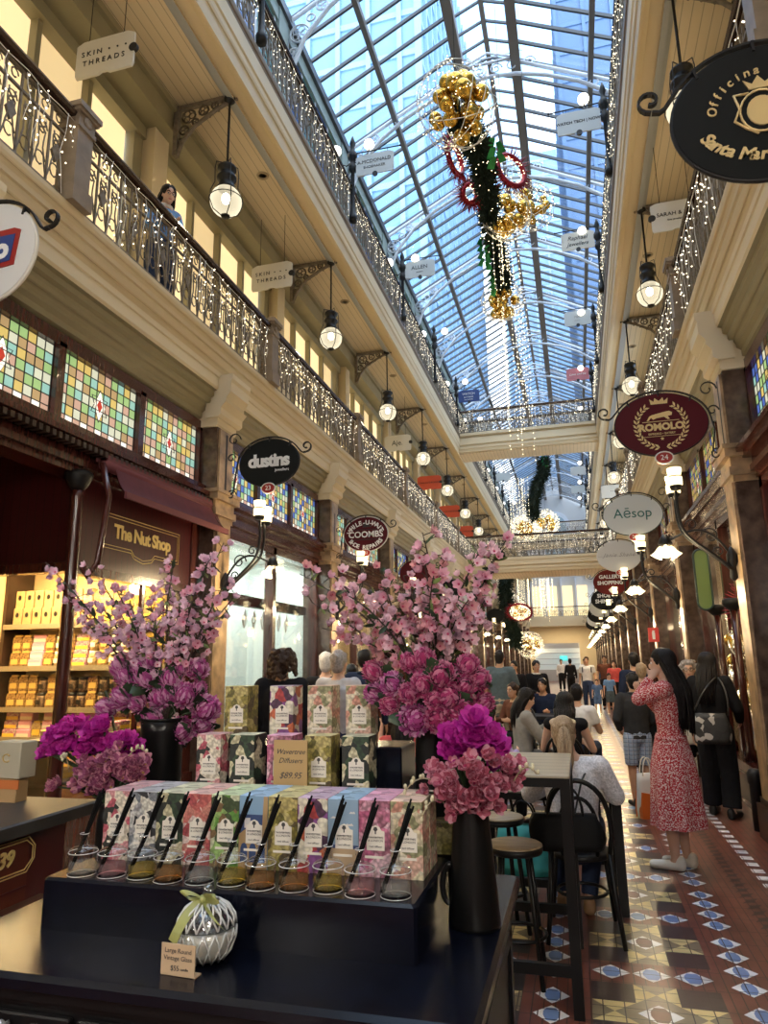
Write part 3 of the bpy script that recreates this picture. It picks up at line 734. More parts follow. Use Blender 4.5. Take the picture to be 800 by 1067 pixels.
# ---- gallery slabs with their cornices
def sweep(mb, s, prof, y0, y1, mats):
    """profile [(w,z)...] swept along the arcade; one material index per segment"""
    for i in range(len(prof) - 1):
        (wa, za), (wb, zb) = prof[i], prof[i + 1]
        a, b = (XX(s, wa), y0, za), (XX(s, wb), y0, zb)
        c, d = (XX(s, wb), y1, zb), (XX(s, wa), y1, za)
        k = mats[min(i, len(mats) - 1)]
        mb.quad(a, b, c, d, k) if s > 0 else mb.quad(d, c, b, a, k)
def cyma(w0, z0, w1, z1, n=5):
    return [(w0 + (w1 - w0) * t, z0 + (z1 - z0) * (t + .18 * math.sin(2 * PI * t))) for t in [i / n for i in range(n + 1)]]
for s, nm in ((-1, 'left'), (1, 'right')):
    mb = MB()
    p1 = [(3.02, 4.46), (3.02, 4.52), (2.97, 4.54), (2.97, 4.60), (2.93, 4.63), (2.93, 4.66)] + cyma(2.93, 4.66, 2.86, 4.74) + [(2.86, 4.78), (2.82, 4.80), (2.82, 4.86), (2.78, 4.87)]
    p2 = [(2.78, 4.87), (2.765, 4.90), (2.765, 5.02), (2.75, 5.03), (2.75, 5.09)]
    p3 = cyma(2.75, 5.09, 2.70, 5.2) + [(2.70, 5.24), (2.68, 5.25), (2.68, 5.30)] + cyma(2.68, 5.30, 2.64, 5.38) + [(2.64, 5.42)]
    p4 = [(2.64, 5.42), (2.72, 5.43), (3.95, 5.43)]
    pr = p1 + p2[1:] + p3[1:] + p4[1:]
    mats = [1] * (len(p1) - 1) + [2] * (len(p2) - 1) + [3] * (len(p3) - 1) + [0, 0]
    sweep(mb, s, pr, YB, YE, mats)
    mb.box(XX(s, 3.02), XX(s, 6.5), YB, YE, 4.5, 5.42, 0)
    struct('trim_1' if s < 0 else 'trim_2', mb, [CREAM, OLIVE, CREAM2, CREAM], 'moulded cornice and floor of the first gallery, %s side' % nm, 'cornice')
    # upper gallery: boarded ceiling with moulded edge
    mb = MB()
    pr = [(3.9, 9.0), (2.80, 9.0), (2.80, 8.96), (2.74, 8.95), (2.74, 8.91), (2.66, 8.90), (2.66, 8.94), (2.50, 8.94), (2.50, 8.90), (2.44, 8.88), (2.44, 8.86), (2.40, 8.86), (2.40, 9.02)] + cyma(2.40, 9.02, 2.37, 9.12) + [(2.37, 9.2), (2.35, 9.22), (2.35, 9.46)] + cyma(2.35, 9.46, 2.32, 9.56) + [(2.32, 9.6), (2.42, 9.62), (3.9, 9.62)]
    mats = [1] + [2] * 4 + [0] * 7 + [0] * 6 + [3] * 3 + [4] * 6 + [4, 4, 0]
    sweep(mb, s, pr, YB, YE, mats)
    mb.box(XX(s, 3.55), XX(s, 3.9), YB, YE, 8.62, 9.0, 5)
    mb.box(XX(s, 3.49), XX(s, 3.55), YB, YE, 8.9, 9.0, 5)
    struct('ceiling_%s' % nm, mb, [CREAM, SOFFIT, GREYB, CREAM2, BROWNP, OLIVE], 'cream boarded ceiling under the %s upper gallery' % nm, 'ceiling')
    # walls
    mb = MB(); mb.box(XX(s, 6.5), XX(s, 6.7), YB, YE, 0, 5); struct('wall_%s_back' % nm, mb, WALLIN, 'plain back wall of the %s shops' % nm, 'wall')
    mb = MB(); mb.box(XX(s, 3.9), XX(s, 4.1), YB, YE, 9.62, 15.05)
    for k in range(len(LAMPY)):
        yc = LAMPY[k]
        mb.box(XX(s, 3.78), XX(s, 3.9), yc - .22, yc + .22, 9.62, 14.9, 0)
        for i in range(4):
            mb.box(XX(s, 3.86), XX(s, 3.9), yc + .4 + i * .84, yc + 1.14 + i * .84, 11.2, 14.5, 1 if i % 2 else 2)
            mb.box(XX(s, 3.84), XX(s, 3.9), yc + 1.14 + i * .84, yc + 1.2 + i * .84, 11.2, 14.6, 3)
            mb.box(XX(s, 3.84), XX(s, 3.9), yc + .4 + i * .84, yc + 1.14 + i * .84, 12.8, 12.88, 3)
        mb.box(XX(s, 3.8), XX(s, 3.9), yc + .22, yc + 3.78, 14.5, 14.9, 0)
    struct('wall_%s_upper' % nm, mb, [M('upper_wall_green_grey', (.3, .36, .33), .6), M('upper_glass_green', (.12, .26, .25), .12), M('upper_glass_blue', (.06, .12, .3), .12), TRUSSW], 'grey-green upper gallery wall, %s side' % nm, 'wall')
    # first gallery shop wall: piers between lit glazing
    mb = MB()
    mb.box(XX(s, 3.9), XX(s, 4.1), YB, YE, 5.42, 6.0, 0); mb.box(XX(s, 3.85), XX(s, 4.1), YB, YE, 8.45, 9.0, 0)
    mb.box(XX(s, 3.82), XX(s, 3.9), YB, YE, 5.42, 5.62, 1)
    for yc in LAMPY: mb.box(XX(s, 3.9), XX(s, 4.1), yc - .34, yc + .34, 6.0, 8.45, 0)
    struct('wall_%s_gallery' % nm, mb, [OLIVE, DARKW], 'olive-framed shop wall of the %s first gallery' % nm, 'wall')
    for k, yc in enumerate(LAMPY[:-1]):
        if s > 0 and k > 3: break
        mb = MB(); fr = MB(); n = 4
        for i in range(n):
            y0 = yc + .34 + i * .83; y1 = y0 + .83
            mb.box(XX(s, 4.02), XX(s, 4.05), y0 + .03, y1 - .03, 6.0, 8.45, 0 if (i + k) % 3 else 1)
            fr.box(XX(s, 3.92), XX(s, 4.08), y0 - .035, y0 + .035, 6.0, 8.45)
        fr.box(XX(s, 3.92), XX(s, 4.08), yc + .34, yc + 3.66, 7.75, 7.81); fr.box(XX(s, 3.92), XX(s, 4.08), yc + .34, yc + 3.66, 6.0, 6.07)
        o = struct('window_%d' % (100 + k + (50 if s > 0 else 0)), mb, [LIT, LITDIM], 'warm-lit gallery shop window, %s side' % nm, 'window')
        fr.build('window_frame', OLIVE, o)
    # pilasters with moulded capitals on the gallery wall
    for k, yc in enumerate(LAMPY):
        if s > 0 and k > 5: break
        mb = MB()
        mb.box(XX(s, 3.6), XX(s, 3.92), yc - .26, yc + .26, 5.43, 6.9)
        for i, (e, z0, z1) in enumerate(((.03, 6.9, 6.97), (.0, 6.97, 7.12), (.05, 7.12, 7.18), (.09, 7.18, 7.28))): mb.box(XX(s, 3.6 - e), XX(s, 3.92), yc - .26 - e, yc + .26 + e, z0, z1)
        mb.box(XX(s, 3.72), XX(s, 3.92), yc - .16, yc + .16, 7.28, 8.62); mb.box(XX(s, 3.56), XX(s, 3.92), yc - .3, yc + .3, 5.43, 5.62)
        struct('column', mb, CREAM, 'cream pilaster on the gallery wall', 'pilaster')

# ---- end walls
mb = MB()
mb.box(-7.9, 5.5, YB - .3, YB, 0, 15.2); struct('wall_rear', mb, MAHOG, 'wall behind the camera closing the arcade', 'wall')
mb = MB()
GABLE = M('gable_grey', (.6, .58, .56), .8)
mb.box(-7.9, 5.5, YE, YE + .3, 0, 5, 3); mb.prism([(-7.9, 5.0), (5.5, 5.0), (5.5, 15), (X0, 18.6), (-7.9, 15)], YE, YE + .3, 1, 0)
n = 16
arch = [(X0 - 1.3, 10.6), (X0 + 1.3, 10.6)] + [(X0 + 1.3 * math.cos(PI * i / n), 14 + 1.3 * math.sin(PI * i / n)) for i in range(n + 1)]
mb.prism(arch, YE - .12, YE, 1, 1)
arch2 = [(X0 - 1., 10.8), (X0 + 1., 10.8)] + [(X0 + 1. * math.cos(PI * i / n), 13.9 + 1. * math.sin(PI * i / n)) for i in range(n + 1)]
mb.prism(arch2, YE - .16, YE - .1, 1, 2)
for x in (-3.2, -1.9, -.5, .8): mb.box(x - .45, x + .45, YE - .15, YE, 5.6, 8.3, 4); mb.box(x - .6, x - .48, YE - .3, YE, 5.43, 9, 1); 
struct('wall_far', mb, [GABLE, TRUSSW, M('gable_window', (.35, .45, .5), .2), CREAM, LIT], 'far end wall with an arched gable window', 'wall')
mb = MB(); mb.box(-7.9, 5.5, YE - 2., YE - .2, 4.6, 5.42); mb.box(-7.9, 5.5, YE - 2.05, YE - 1.9, 5.1, 5.45)
struct('trim_3', mb, CREAM2, 'gallery across the far end of the arcade', 'gallery')
# ---- bridges
for nm, y0, y1, z0, z1, w in (('trim_4', 23.8, 25.1, 8.94, 9.62, 2.42), ('trim_5', 26.2, 28.2, 4.87, 5.42, 2.78), ('trim_6', 46., 47.4, 8.94, 9.62, 2.42)):
    mb = MB(); mb.box(X0 - w, X0 + w, y0, y1, z0, z1, 0)
    for e, a, b in ((.03, z0 + .12, z0 + .2), (.06, z0 + .26, z0 + .5), (.1, z1 - .1, z1)):
        mb.box(X0 - w, X0 + w, y0 - e, y0, a, b, 1); mb.box(X0 - w, X0 + w, y1, y1 + e, a, b, 1)
    mb.box(X0 - w, X0 + w, y0 + .1, y1 - .1, z0 - .03, z0, 2)
    struct(nm, mb, [CREAM, CREAM2, SOFFIT], 'foot bridge across the arcade at %s gallery level' % ('upper' if z0 > 6 else 'first'), 'bridge')

# ---- ground-floor columns
def column(s, yc):
    mb = MB(); a, b = XX(s, 2.78), XX(s, 3.25)
    mb.box(a, b, yc - .2, yc + .2, .32, 4.44, 0)
    mb.box(XX(s, 2.755), XX(s, 2.79), yc - .16, yc + .16, .34, 3.28, 1)
    mb.box(XX(s, 2.755), XX(s, 2.79), yc - .16, yc + .16, 3.62, 4.4, 1)
    mb.box(XX(s, 2.72), b, yc - .26, yc + .26, 0, .3, 2); mb.box(XX(s, 2.75), b, yc - .23, yc + .23, .3, .36, 2)
    for e, z0, z1 in ((.02, 3.28, 3.34), (.05, 3.34, 3.42), (.03, 3.42, 3.52), (.08, 3.52, 3.6), (.1, 3.6, 3.64)): mb.box(XX(s, 2.78 - e), b, yc - .2 - e, yc + .2 + e, z0, z1, 1)
    pr = [(2.78, 4.42), (2.76, 4.44), (2.76, 4.52), (2.72, 4.55), (2.72, 4.63), (2.66, 4.70), (2.66, 4.76), (2.60, 4.84), (2.60, 4.96), (2.58, 5.0), (2.58, 5.06), (2.70, 5.06), (3.02, 5.06), (3.02, 4.42)]
    mb.prism([(XX(s, w), z) for w, z in pr], yc - .24, yc + .24, 1, 3)
    mb.prism([(XX(s, w - .02), z) for w, z in pr[2:6]] + [(XX(s, 2.9), 4.7), (XX(s, 2.9), 4.52)], yc - .28, yc + .28, 1, 3)
    return struct('column', mb, [MARBLE, TAN, DARKW, CREAM2], 'brown marble column with a cream bracket, %s side' % ('left' if s < 0 else 'right'), 'column')
for s in (-1, 1):
    for yc in COLY: column(s, yc)

# ---- stained glass and shopfronts
def glassm(n, c, e): return M('stained_' + n, tuple(v * .6 for v in c), .25, emit=c, es=e, sample=False)  # glow in the glass colours stands for light behind the panes
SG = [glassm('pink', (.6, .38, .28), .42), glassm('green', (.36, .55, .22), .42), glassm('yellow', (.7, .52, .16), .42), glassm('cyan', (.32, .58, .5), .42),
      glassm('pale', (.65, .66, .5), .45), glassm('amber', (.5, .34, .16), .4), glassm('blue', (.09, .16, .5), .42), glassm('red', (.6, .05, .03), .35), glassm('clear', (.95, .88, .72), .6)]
LEAD = M('lead', (.03, .03, .03), .5)
def stained(name, w, h, nx, nz, seq, seed, parent, border=True):
    """one leaded pane in the YZ plane: quads of coloured glass, lead cames, a star in the middle"""
    r = random.Random(seed); mb = MB(); ld = MB(); dy, dz = w / nx, h / nz
    for i in range(nx):
        for j in range(nz):
            m = seq[(i + 2 * j + (1 if r.random() < .2 else 0)) % len(seq)] if border else r.choice(seq)
            if border and j in (0,): m = 8 if i % 2 else 0
            mb.quad((0, -w / 2 + i * dy, -h / 2 + j * dz), (0, -w / 2 + (i + 1) * dy, -h / 2 + j * dz), (0, -w / 2 + (i + 1) * dy, -h / 2 + (j + 1) * dz), (0, -w / 2 + i * dy, -h / 2 + (j + 1) * dz), m)
    for i in range(nx + 1): ld.box(-.006, .006, -w / 2 + i * dy - .004, -w / 2 + i * dy + .004, -h / 2, h / 2)
    for j in range(nz + 1): ld.box(-.006, .006, -w / 2, w / 2, -h / 2 + j * dz - .004, -h / 2 + j * dz + .004)
    for sg in (-1, 1):
        x = .003 * sg
        mb.add([(x, 0, .15), (x, -.085, 0), (x, 0, -.15), (x, .085, 0)], [(0, 1, 2, 3)], 8)
        mb.add([(x * 1.6, 0, .07), (x * 1.6, -.04, 0), (x * 1.6, 0, -.07), (x * 1.6, .04, 0)], [(0, 1, 2, 3)], 7)
    for a in range(2):
        pts = [(0, .13 * math.sin(math.radians(120 * i + 180 * a)), .16 * math.cos(math.radians(120 * i + 180 * a))) for i in range(3)]
        ld.tube(pts, .006, 4, closed=True)
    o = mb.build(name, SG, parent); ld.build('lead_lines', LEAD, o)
    return o
def shopfront(s, k, y0, y1, seq, kind):
    """window bay: stall riser, posts, cornice and the leaded lights above"""
    sd = 'left' if s < 0 else 'right'
    fr = MB(); wg = 3.05
    if kind != 'nut':
        fr.box(XX(s, 2.92), XX(s, 3.2), y0, y1, 0, .42); fr.box(XX(s, 2.88), XX(s, 3.2), y0, y1, .42, .5)
        fr.box(XX(s, 2.9), XX(s, 2.92), y0 + .2, y1 - .2, .08, .36, 1)
        nm = 2
        for i in range(nm + 1):
            y = y0 + .06 + (y1 - y0 - .12) * i / nm
            fr.box(XX(s, 2.98), XX(s, 3.12), y - .05, y + .05, .5, 3.3)
        fr.box(XX(s, 2.98), XX(s, 3.12), y0, y1, 3.2, 3.32)
    for e, z0, z1 in ((.0, 3.3, 3.36), (.05, 3.36, 3.42), (.02, 3.42, 3.5), (.1, 3.5, 3.55), (.16, 3.55, 3.6), (.06, 3.6, 3.7)): fr.box(XX(s, 2.96 - e), XX(s, 3.2), y0, y1, z0, z1)
    fr.box(XX(s, 2.98), XX(s, 3.14), y0, y1, 4.38, 4.5)
    n = 3; pw = (y1 - y0) / n
    for i in range(n + 1):
        y = y0 + pw * i; fr.box(XX(s, 2.98), XX(s, 3.14), y - .045, y + .045, 3.68, 4.42)
    o = struct('window_%d' % k, fr, [MAHOG, DARKW], 'mahogany shopfront with leaded stained glass above, %s side' % sd, 'shopfront')
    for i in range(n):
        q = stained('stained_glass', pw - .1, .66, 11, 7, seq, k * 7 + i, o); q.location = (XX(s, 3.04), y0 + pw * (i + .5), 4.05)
    if kind != 'nut':
        g = MB(); g.box(XX(s, 3.04), XX(s, 3.05), y0 + .1, y1 - .1, .5, 3.2); g.build('pane', GLASS, o)
    return o
PAST = [0, 1, 3, 2, 4, 5]; BLU = [2, 6, 1, 5, 4, 6, 3]
AMB = [5, 2, 0, 1, 2, 6]
kw = 1
for i in range(0, 17):
    y0, y1 = COLY[i] + .2, COLY[i + 1] - .2
    shopfront(-1, kw, y0, y1, PAST if i % 2 == 0 else BLU, 'nut' if i == 2 else 'plain'); kw += 1
    shopfront(1, kw, y0, y1, BLU if i == 2 else AMB, 'plain'); kw += 1
# party walls and simple shop interiors
DISPB = M('display_back', (.2, .13, .08), .6)
for s in (-1, 1):
    for i, yc in enumerate(COLY):
        mb = MB(); mb.box(XX(s, 3.22), XX(s, 6.5), yc - .08, yc + .08, 0, 4.6); struct('wall_party', mb, WALLIN, 'party wall between two shops', 'wall')
for s in (-1, 1):
    for i in range(0, 17):
        if s < 0 and i in (2, 3): continue
        y0, y1 = COLY[i] + .2, COLY[i + 1] - .2; xb = XX(s, 4.4)
        r = random.Random(i * 5 + s)
        mb = MB(); mb.box(xb, XX(s, 4.5), y0, y1, 0, 4.4, 0)
        for z in (.55, 1.1, 1.65, 2.2, 2.75): mb.box(xb - s * .3, xb, y0 + .1, y1 - .1, z, z + .035, 1)
        struct('wall_display', mb, [DISPB, DARKW], 'shelved display wall inside a %s shop' % ('left' if s < 0 else 'right'), 'wall')

# ---- roof
ZA, WA, ZEV, WE = 16.7, .71, 15.04, 3.9
def rz(w): return ZA - (w - WA) * (ZA - ZEV) / (WE - WA)
g = MB(); bars = MB(); fr = MB()
for s in (-1, 1):
    g.quad((XX(s, WA), YB, ZA + .05), (XX(s, WE), YB, ZEV + .05), (XX(s, WE), YE, ZEV + .05), (XX(s, WA), YE, ZA + .05))
    g.quad((X0, YB, ZA + .85), (XX(s, WA + .1), YB, ZA + .5), (XX(s, WA + .1), YE, ZA + .5), (X0, YE, ZA + .85))
    y = YB + .3
    while y < YE:
        bars.beam((XX(s, WA), y, ZA), (XX(s, WE), y, ZEV), .055, .08)
        bars.beam((X0, y, ZA + .82), (XX(s, WA + .1), y, ZA + .47), .05, .06)
        y += .57
    fr.box(XX(s, WA - .12), XX(s, WA + .12), YB, YE, ZA - .22, ZA + .12, 0)
    fr.box(XX(s, WA - .05), XX(s, WA + .05), YB, YE, ZA + .38, ZA + .5, 1)
    fr.box(XX(s, 2.42), XX(s, 2.54), YB, YE, rz(2.48) - .22, rz(2.48) - .03, 0)
    fr.box(XX(s, 3.72), XX(s, 3.95), YB, YE, ZEV - .2, ZEV + .02, 1)
fr.box(X0 - .06, X0 + .06, YB, YE, ZA + .72, ZA + .86, 0)
struct('roof_glazing', g, ROOFGL, 'glass of the arcade roof', 'roof'); struct('roof_bars', bars, STEEL, 'dark glazing bars of the glass roof', 'roof'); struct('roof_frame', fr, [BEAMB, STEEL], 'brown purlins and ridge beams of the glass roof', 'roof')
# trusses
tr = MB()
for s in (-1, 1):
    pts = [(3.84, 12.9), (3.74, 13.7), (3.45, 14.45), (2.9, 15.1), (2.2, 15.62), (1.45, 16.0), (.7, 16.24), (0, 16.32)]
    tr.tube([(s * w, 0, z) for w, z in pts], .05, 6)
    tr.tube([(s * w, 0, z) for w, z in ((3.84, 12.9), (3.84, 14.95), (WA, ZA - .08))], .05, 6)
    for cx, cz, r in ((3.55, 14.62, .22), (3.05, 15.2, .13), (3.68, 14.15, .12), (2.55, 15.5, .1), (3.7, 13.75, .08), (3.3, 14.95, .09)):
        tr.tube([(s * cx + r * math.cos(a), 0, cz + r * math.sin(a)) for a in [2 * PI * i / 14 for i in range(14)]], .022, 5, closed=True)
        if r > .11:
            for q in range(5): tr.tube([(s * cx + r * .45 * math.cos(2 * PI * q / 5) + r * .36 * math.cos(a), 0, cz + r * .45 * math.sin(2 * PI * q / 5) + r * .36 * math.sin(a)) for a in [2 * PI * i / 8 for i in range(8)]], .012, 4, closed=True)
    for q in range(3): tr.tube(spiral(s * (.2 + q * .42), 16.52, .17, .04, 0, 500 * s, 18), .018, 5)
tr.tube([(-WA, 0, 16.74), (WA, 0, 16.74)], .04, 6); tr.tube([(-WA, 0, 16.74), (0, 0, 17.05), (WA, 0, 16.74)], .03, 6); tr.tube([(-.9, 0, 16.9), (.9, 0, 16.9)], .015, 5)
tm = tr.mesh('roof_truss', [TRUSSW])
for k, y in enumerate(LAMPY):
    o = link('roof_truss', tm, None, (X0, y + .3, 0)); o['kind'] = 'structure'; o['label'] = 'white lattice roof truss'; o['category'] = 'truss'
# towers seen through the roof
def tower(label, x0, x1, y0, y1, z1, matb, mats, pitch):
    t = thing('office_tower', label, 'building', ((x0 + x1) / 2, (y0 + y1) / 2, 0))
    dx, dy = (x1 - x0) / 2, (y1 - y0) / 2
    b = MB(); b.box(-dx, dx, -dy, dy, 0, z1); b.build('facade', mats, t)
    q = MB(); n = int(2 * dy / pitch); m = int(2 * dx / pitch)
    for i in range(n + 1):
        for sx in (-dx, dx): q.box(sx - .25, sx + .25, -dy + i * pitch - .18, -dy + i * pitch + .18, 0, z1)
    for i in range(m + 1): q.box(-dx + i * pitch - .18, -dx + i * pitch + .18, -dy - .25, -dy + .25, 0, z1)
    z = 20.
    while z < z1:
        q.box(-dx - .12, dx + .12, -dy - .12, dy + .12, z, z + .5); z += 3.6
    q.build('mullions', matb, t)
tower('pale blue glass tower rising beyond the left slope of the roof', -60, -8.2, 42, 80, 75, M('tower_mullion', (.26, .4, .55), .5), M('tower_glass', (.17, .31, .46), .3), 2.4)
tower('blue-grey stone tower rising beyond the right slope of the roof', 2.4, 44, 67.5, 100, 78, M('tower_stone', (.12, .19, .3), .7), M('tower_stone_glass', (.09, .16, .28), .3), 3.)
tower('distant white-blue tower beyond the end of the glass roof', -9, 3, 130, 160, 105, M('tower_white', (.4, .5, .6), .6), M('tower_white_glass', (.25, .38, .52), .3), 3.)
# ------------------------------------------------------------------ balustrades and fairy lights
def panel_mesh(L, h):
    mb = MB(); n = int(L / .16); d = L / n
    mb.box(-.012, .012, -L / 2, L / 2, .03, .055); mb.box(-.012, .012, -L / 2, L / 2, h * .74, h * .74 + .02); mb.box(-.012, .012, -L / 2, L / 2, h - .05, h - .03)
    for i in range(n):
        y = -L / 2 + (i + .5) * d
        mb.box(-.009, .009, y - d / 2 - .008, y - d / 2 + .008, .03, h - .03)
        if i % 3 == 1: mb.prism([(y, .34 * h), (y + .05, .45 * h), (y, .56 * h), (y - .05, .45 * h)], -.012, .012, 0)
        for sg in (-1, 1):
            pts = [(0, y + sg * (.085 - .05 * math.sin(t * PI)) * (1 if t < .5 else -.4 if t > .86 else .7), h * (.08 + .6 * t)) for t in [q / 10 for q in range(11)]]
            mb.tube(pts, .0085, 4)
        for zc, r in ((h * .25, .06), (h * .6, .055), (h * .86, .04)):
            mb.tube([(0, y + r * math.cos(a) * (1 - .05 * q), zc + r * math.sin(a)) for q, a in [(q, q * 2 * PI / 9) for q in range(9)]], .0075, 4)
    return mb.mesh('railing_panel', [GILT])
def lights_mesh(L, h, n, seed):
    r = random.Random(seed); mb = MB()
    mb.tube([(.035, -L / 2 + L * i / 20, h - .02 - .03 * abs(math.sin(i * 1.3))) for i in range(21)], .005, 4, 0)
    for i in range(n):
        y = -L / 2 + L * (i + r.random()) / n; ln = r.choice((.35, .55, .75, .95)) * h; q = 4
        pts = [(.03 + .012 * math.sin(j * 2 + i), y + .02 * math.sin(j * 1.7 + i), h - .03 - ln * j / q) for j in range(q + 1)]
        mb.tube(pts, .0035, 3, 0)
        for j in range(5): mb.octa((.035 + r.uniform(-.02, .03), y + r.uniform(-.025, .025), h - .03 - ln * (j + r.random()) / 5), r.uniform(.007, .0115), 1)
    return mb.mesh('fairy_lights', [WIRE, BULB])
PANEL1 = panel_mesh(3.72, .82); PANEL2 = panel_mesh(3.9, .82)
LM = [lights_mesh(3.9, .8, 28, 3), lights_mesh(3.9, .8, 28, 4)]
def newel_mesh():
    mb = MB()
    for a, z0, z1 in ((.12, 0, .16), (.095, .16, .72), (.11, .72, .76), (.1, .76, .86), (.125, .86, .89), (.14, .89, .94), (.10, .94, .97)): mb.box(-a, a, -a, a, z0, z1)
    for s in (1, -1): mb.lathe([(.05, 0), (.05, .012), (.03, .02), (.012, .012)], (s * .1, 0, .81), 14, mat=Matrix.Rotation(s * PI / 2, 3, 'Y'))
    return mb.mesh('newel_post', [NEWEL])
NEW = newel_mesh()
def rail(nm, s, w, z, y0, ycs, label, first, panel, posts=True, far=99):
    t = thing('balustrade', label, 'balustrade', (XX(s, w), first, z))
    h = MB(); L = ycs[-1] + 2 - first
    h.prism([(-.06, .82), (.06, .82), (.075, .85), (.06, .885), (0, .895), (-.06, .885), (-.075, .85)], 0, L, 1); h.build('handrail', HANDR, t)
    for k, yc in enumerate(ycs):
        link('railing_panel', panel, t, (0, yc - first, 0))
        if posts: link('newel_post', NEW, t, (0, yc - 2 - first, 0))
        if yc < far:
            fl = link('fairy_lights', LM[k % 2], None, (XX(s, w - .02), yc, z), 0 if s < 0 else PI)
            tag(fl, 'warm white fairy lights hung on the balustrade', 'fairy lights', 'fairy lights on the gallery balustrades', 'stuff')
    return t
F1 = [2.35 + 4 * k for k in range(-1, 16)]
rail('b', -1, 2.69, 5.42, 0, F1, 'cast-iron balustrade with dark handrail along the left first gallery', .35 - 4, PANEL1, True, 62)
rail('b', 1, 2.69, 5.42, 0, F1, 'cast-iron balustrade with dark handrail along the right first gallery', .35 - 4, PANEL1, True, 62)
F2 = [5.05 + 4 * k for k in range(-1, 15)]
rail('b', -1, 2.37, 9.62, 0, F2, 'cast-iron balustrade along the left upper gallery under the glass roof', 3.05 - 4, PANEL2, False, 50)
rail('b', 1, 2.37, 9.62, 0, F2, 'cast-iron balustrade along the right upper gallery under the glass roof', 3.05 - 4, PANEL2, False, 50)
def cross_rail(y, z, w, label, shift, lights=True):
    t = thing('balustrade', label, 'balustrade', (X0, y, z), PI / 2)
    h = MB(); h.prism([(-.06, .82), (.06, .82), (.075, .85), (.06, .885), (0, .895), (-.06, .885), (-.075, .85)], -w, w, 1); h.build('handrail', HANDR, t)
    me = panel_mesh(2 * w, .82); link('railing_panel', me, t)
    if lights:
        tag(link('fairy_lights', lights_mesh(2 * w, .8, int(w * 20), shift), None, (X0, y - .03, z), -PI / 2), 'warm white fairy lights hung on the railing of %s' % label.split('railing of ')[1], 'fairy lights', None, 'stuff')
cross_rail(23.85, 9.62, 2.35, 'iron railing of the upper foot bridge, near side', 5)
cross_rail(25.05, 9.62, 2.35, 'iron railing of the upper foot bridge, far side', 6)
cross_rail(26.25, 5.42, 2.66, 'iron railing of the first-gallery foot bridge, near side', 7)
cross_rail(28.15, 5.42, 2.66, 'iron railing of the first-gallery foot bridge, far side', 8)
cross_rail(46.05, 9.62, 2.35, 'iron railing of the distant upper foot bridge', 9)
cross_rail(YE - 2., 5.42, 2.66, 'iron railing of the far end gallery', 10)

# ------------------------------------------------------------------ pendant lamps and soffit brackets
def lit_glass(name, col, e, fac):
    m = bpy.data.materials.new(name); m.use_nodes = True; nt = m.node_tree; nt.nodes.clear()
    o = nt.nodes.new('ShaderNodeOutputMaterial'); t = nt.nodes.new('ShaderNodeBsdfTransparent'); em = nt.nodes.new('ShaderNodeEmission'); em.inputs[0].default_value = tuple(col) + (1,); em.inputs[1].default_value = e
    lw = nt.nodes.new('ShaderNodeLayerWeight'); lw.inputs[0].default_value = .35; ma = nt.nodes.new('ShaderNodeMath'); ma.operation = 'MULTIPLY_ADD'; ma.inputs[1].default_value = .45; ma.inputs[2].default_value = fac; nt.links.new(lw.outputs['Facing'], ma.inputs[0])
    mx = nt.nodes.new('ShaderNodeMixShader'); nt.links.new(ma.outputs[0], mx.inputs[0]); nt.links.new(t.outputs[0], mx.inputs[1]); nt.links.new(em.outputs[0], mx.inputs[2]); nt.links.new(mx.outputs[0], o.inputs[0]); m.cycles.emission_sampling = 'NONE'; return m
LGL = lit_glass('lamp_glass', (1, .88, .62), .7, .3)
LBULB = M('lamp_bulb', (1, .9, .7), .4, emit=(1, .86, .55), es=9.)
def make_pendant():
    t = thing('pendant_lamp', 'x', 'pendant lamp', (0, 0, 0), 0, 'globe pendant lamps under the upper galleries')
    b = MB(); b.lathe([(.075, 0), (.075, -.03), (.05, -.06), (.015, -.075)], n=16); b.build('canopy', IRON, t)
    b = MB(); b.tube([(0, 0, -.05), (0, 0, -1.02)], .016, 8); b.build('rod', IRON, t)
    b = MB(); b.lathe([(.02, -1.0), (.09, -1.02), (.12, -1.05), (.12, -1.08), (.085, -1.1), (.09, -1.16), (.125, -1.19), (.125, -1.22), (.09, -1.25), (.1, -1.33), (.12, -1.35), (.12, -1.37)], n=20); b.build('cap', IRON, t)
    b = MB(); b.lathe([(.1, -1.35)] + [(.2 * math.sin(a), -1.54 + .2 * math.cos(a)) for a in [.55 + 2.4 * i / 12 for i in range(13)]], n=24, cap=False); b.build('globe', LGL, t)
    b = MB(); b.ell((0, 0, -1.5), .055, .055, .075); b.build('bulb', LBULB, t)
    b = MB()
    for q in range(4):
        a = q * PI / 2 + PI / 4; ca, sa = math.cos(a), math.sin(a)
        b.tube([(r * ca, r * sa, z) for r, z in ((.06, -.99), (.14, -1.0), (.155, -1.1), (.15, -1.3), (.2, -1.43), (.21, -1.56), (.16, -1.69), (.05, -1.755))], .0065, 5)
    b.tube([(.212 * math.cos(a), .212 * math.sin(a), -1.52) for a in [2 * PI * i / 24 for i in range(24)]], .0065, 5, closed=True)
    b.lathe([(.06, -1.745), (.05, -1.765), (.02, -1.77)], n=12); b.build('cage', IRON, t)
    return t
pend = make_pendant()
ORD = ['nearest the camera', 'second along', 'third along', 'fourth along', 'fifth along', 'sixth along', 'seventh along', 'eighth along', 'ninth along', 'tenth along', 'eleventh along', 'twelfth along']
ORDW = ['farthest one added behind camera', 'added behind camera'] + ORD + ['thirteenth along', 'fourteenth along']
ORDP = ['added behind camera', 'just overhead'] + ORD
vis = [y for y in LAMPY if -2 < y < 46]
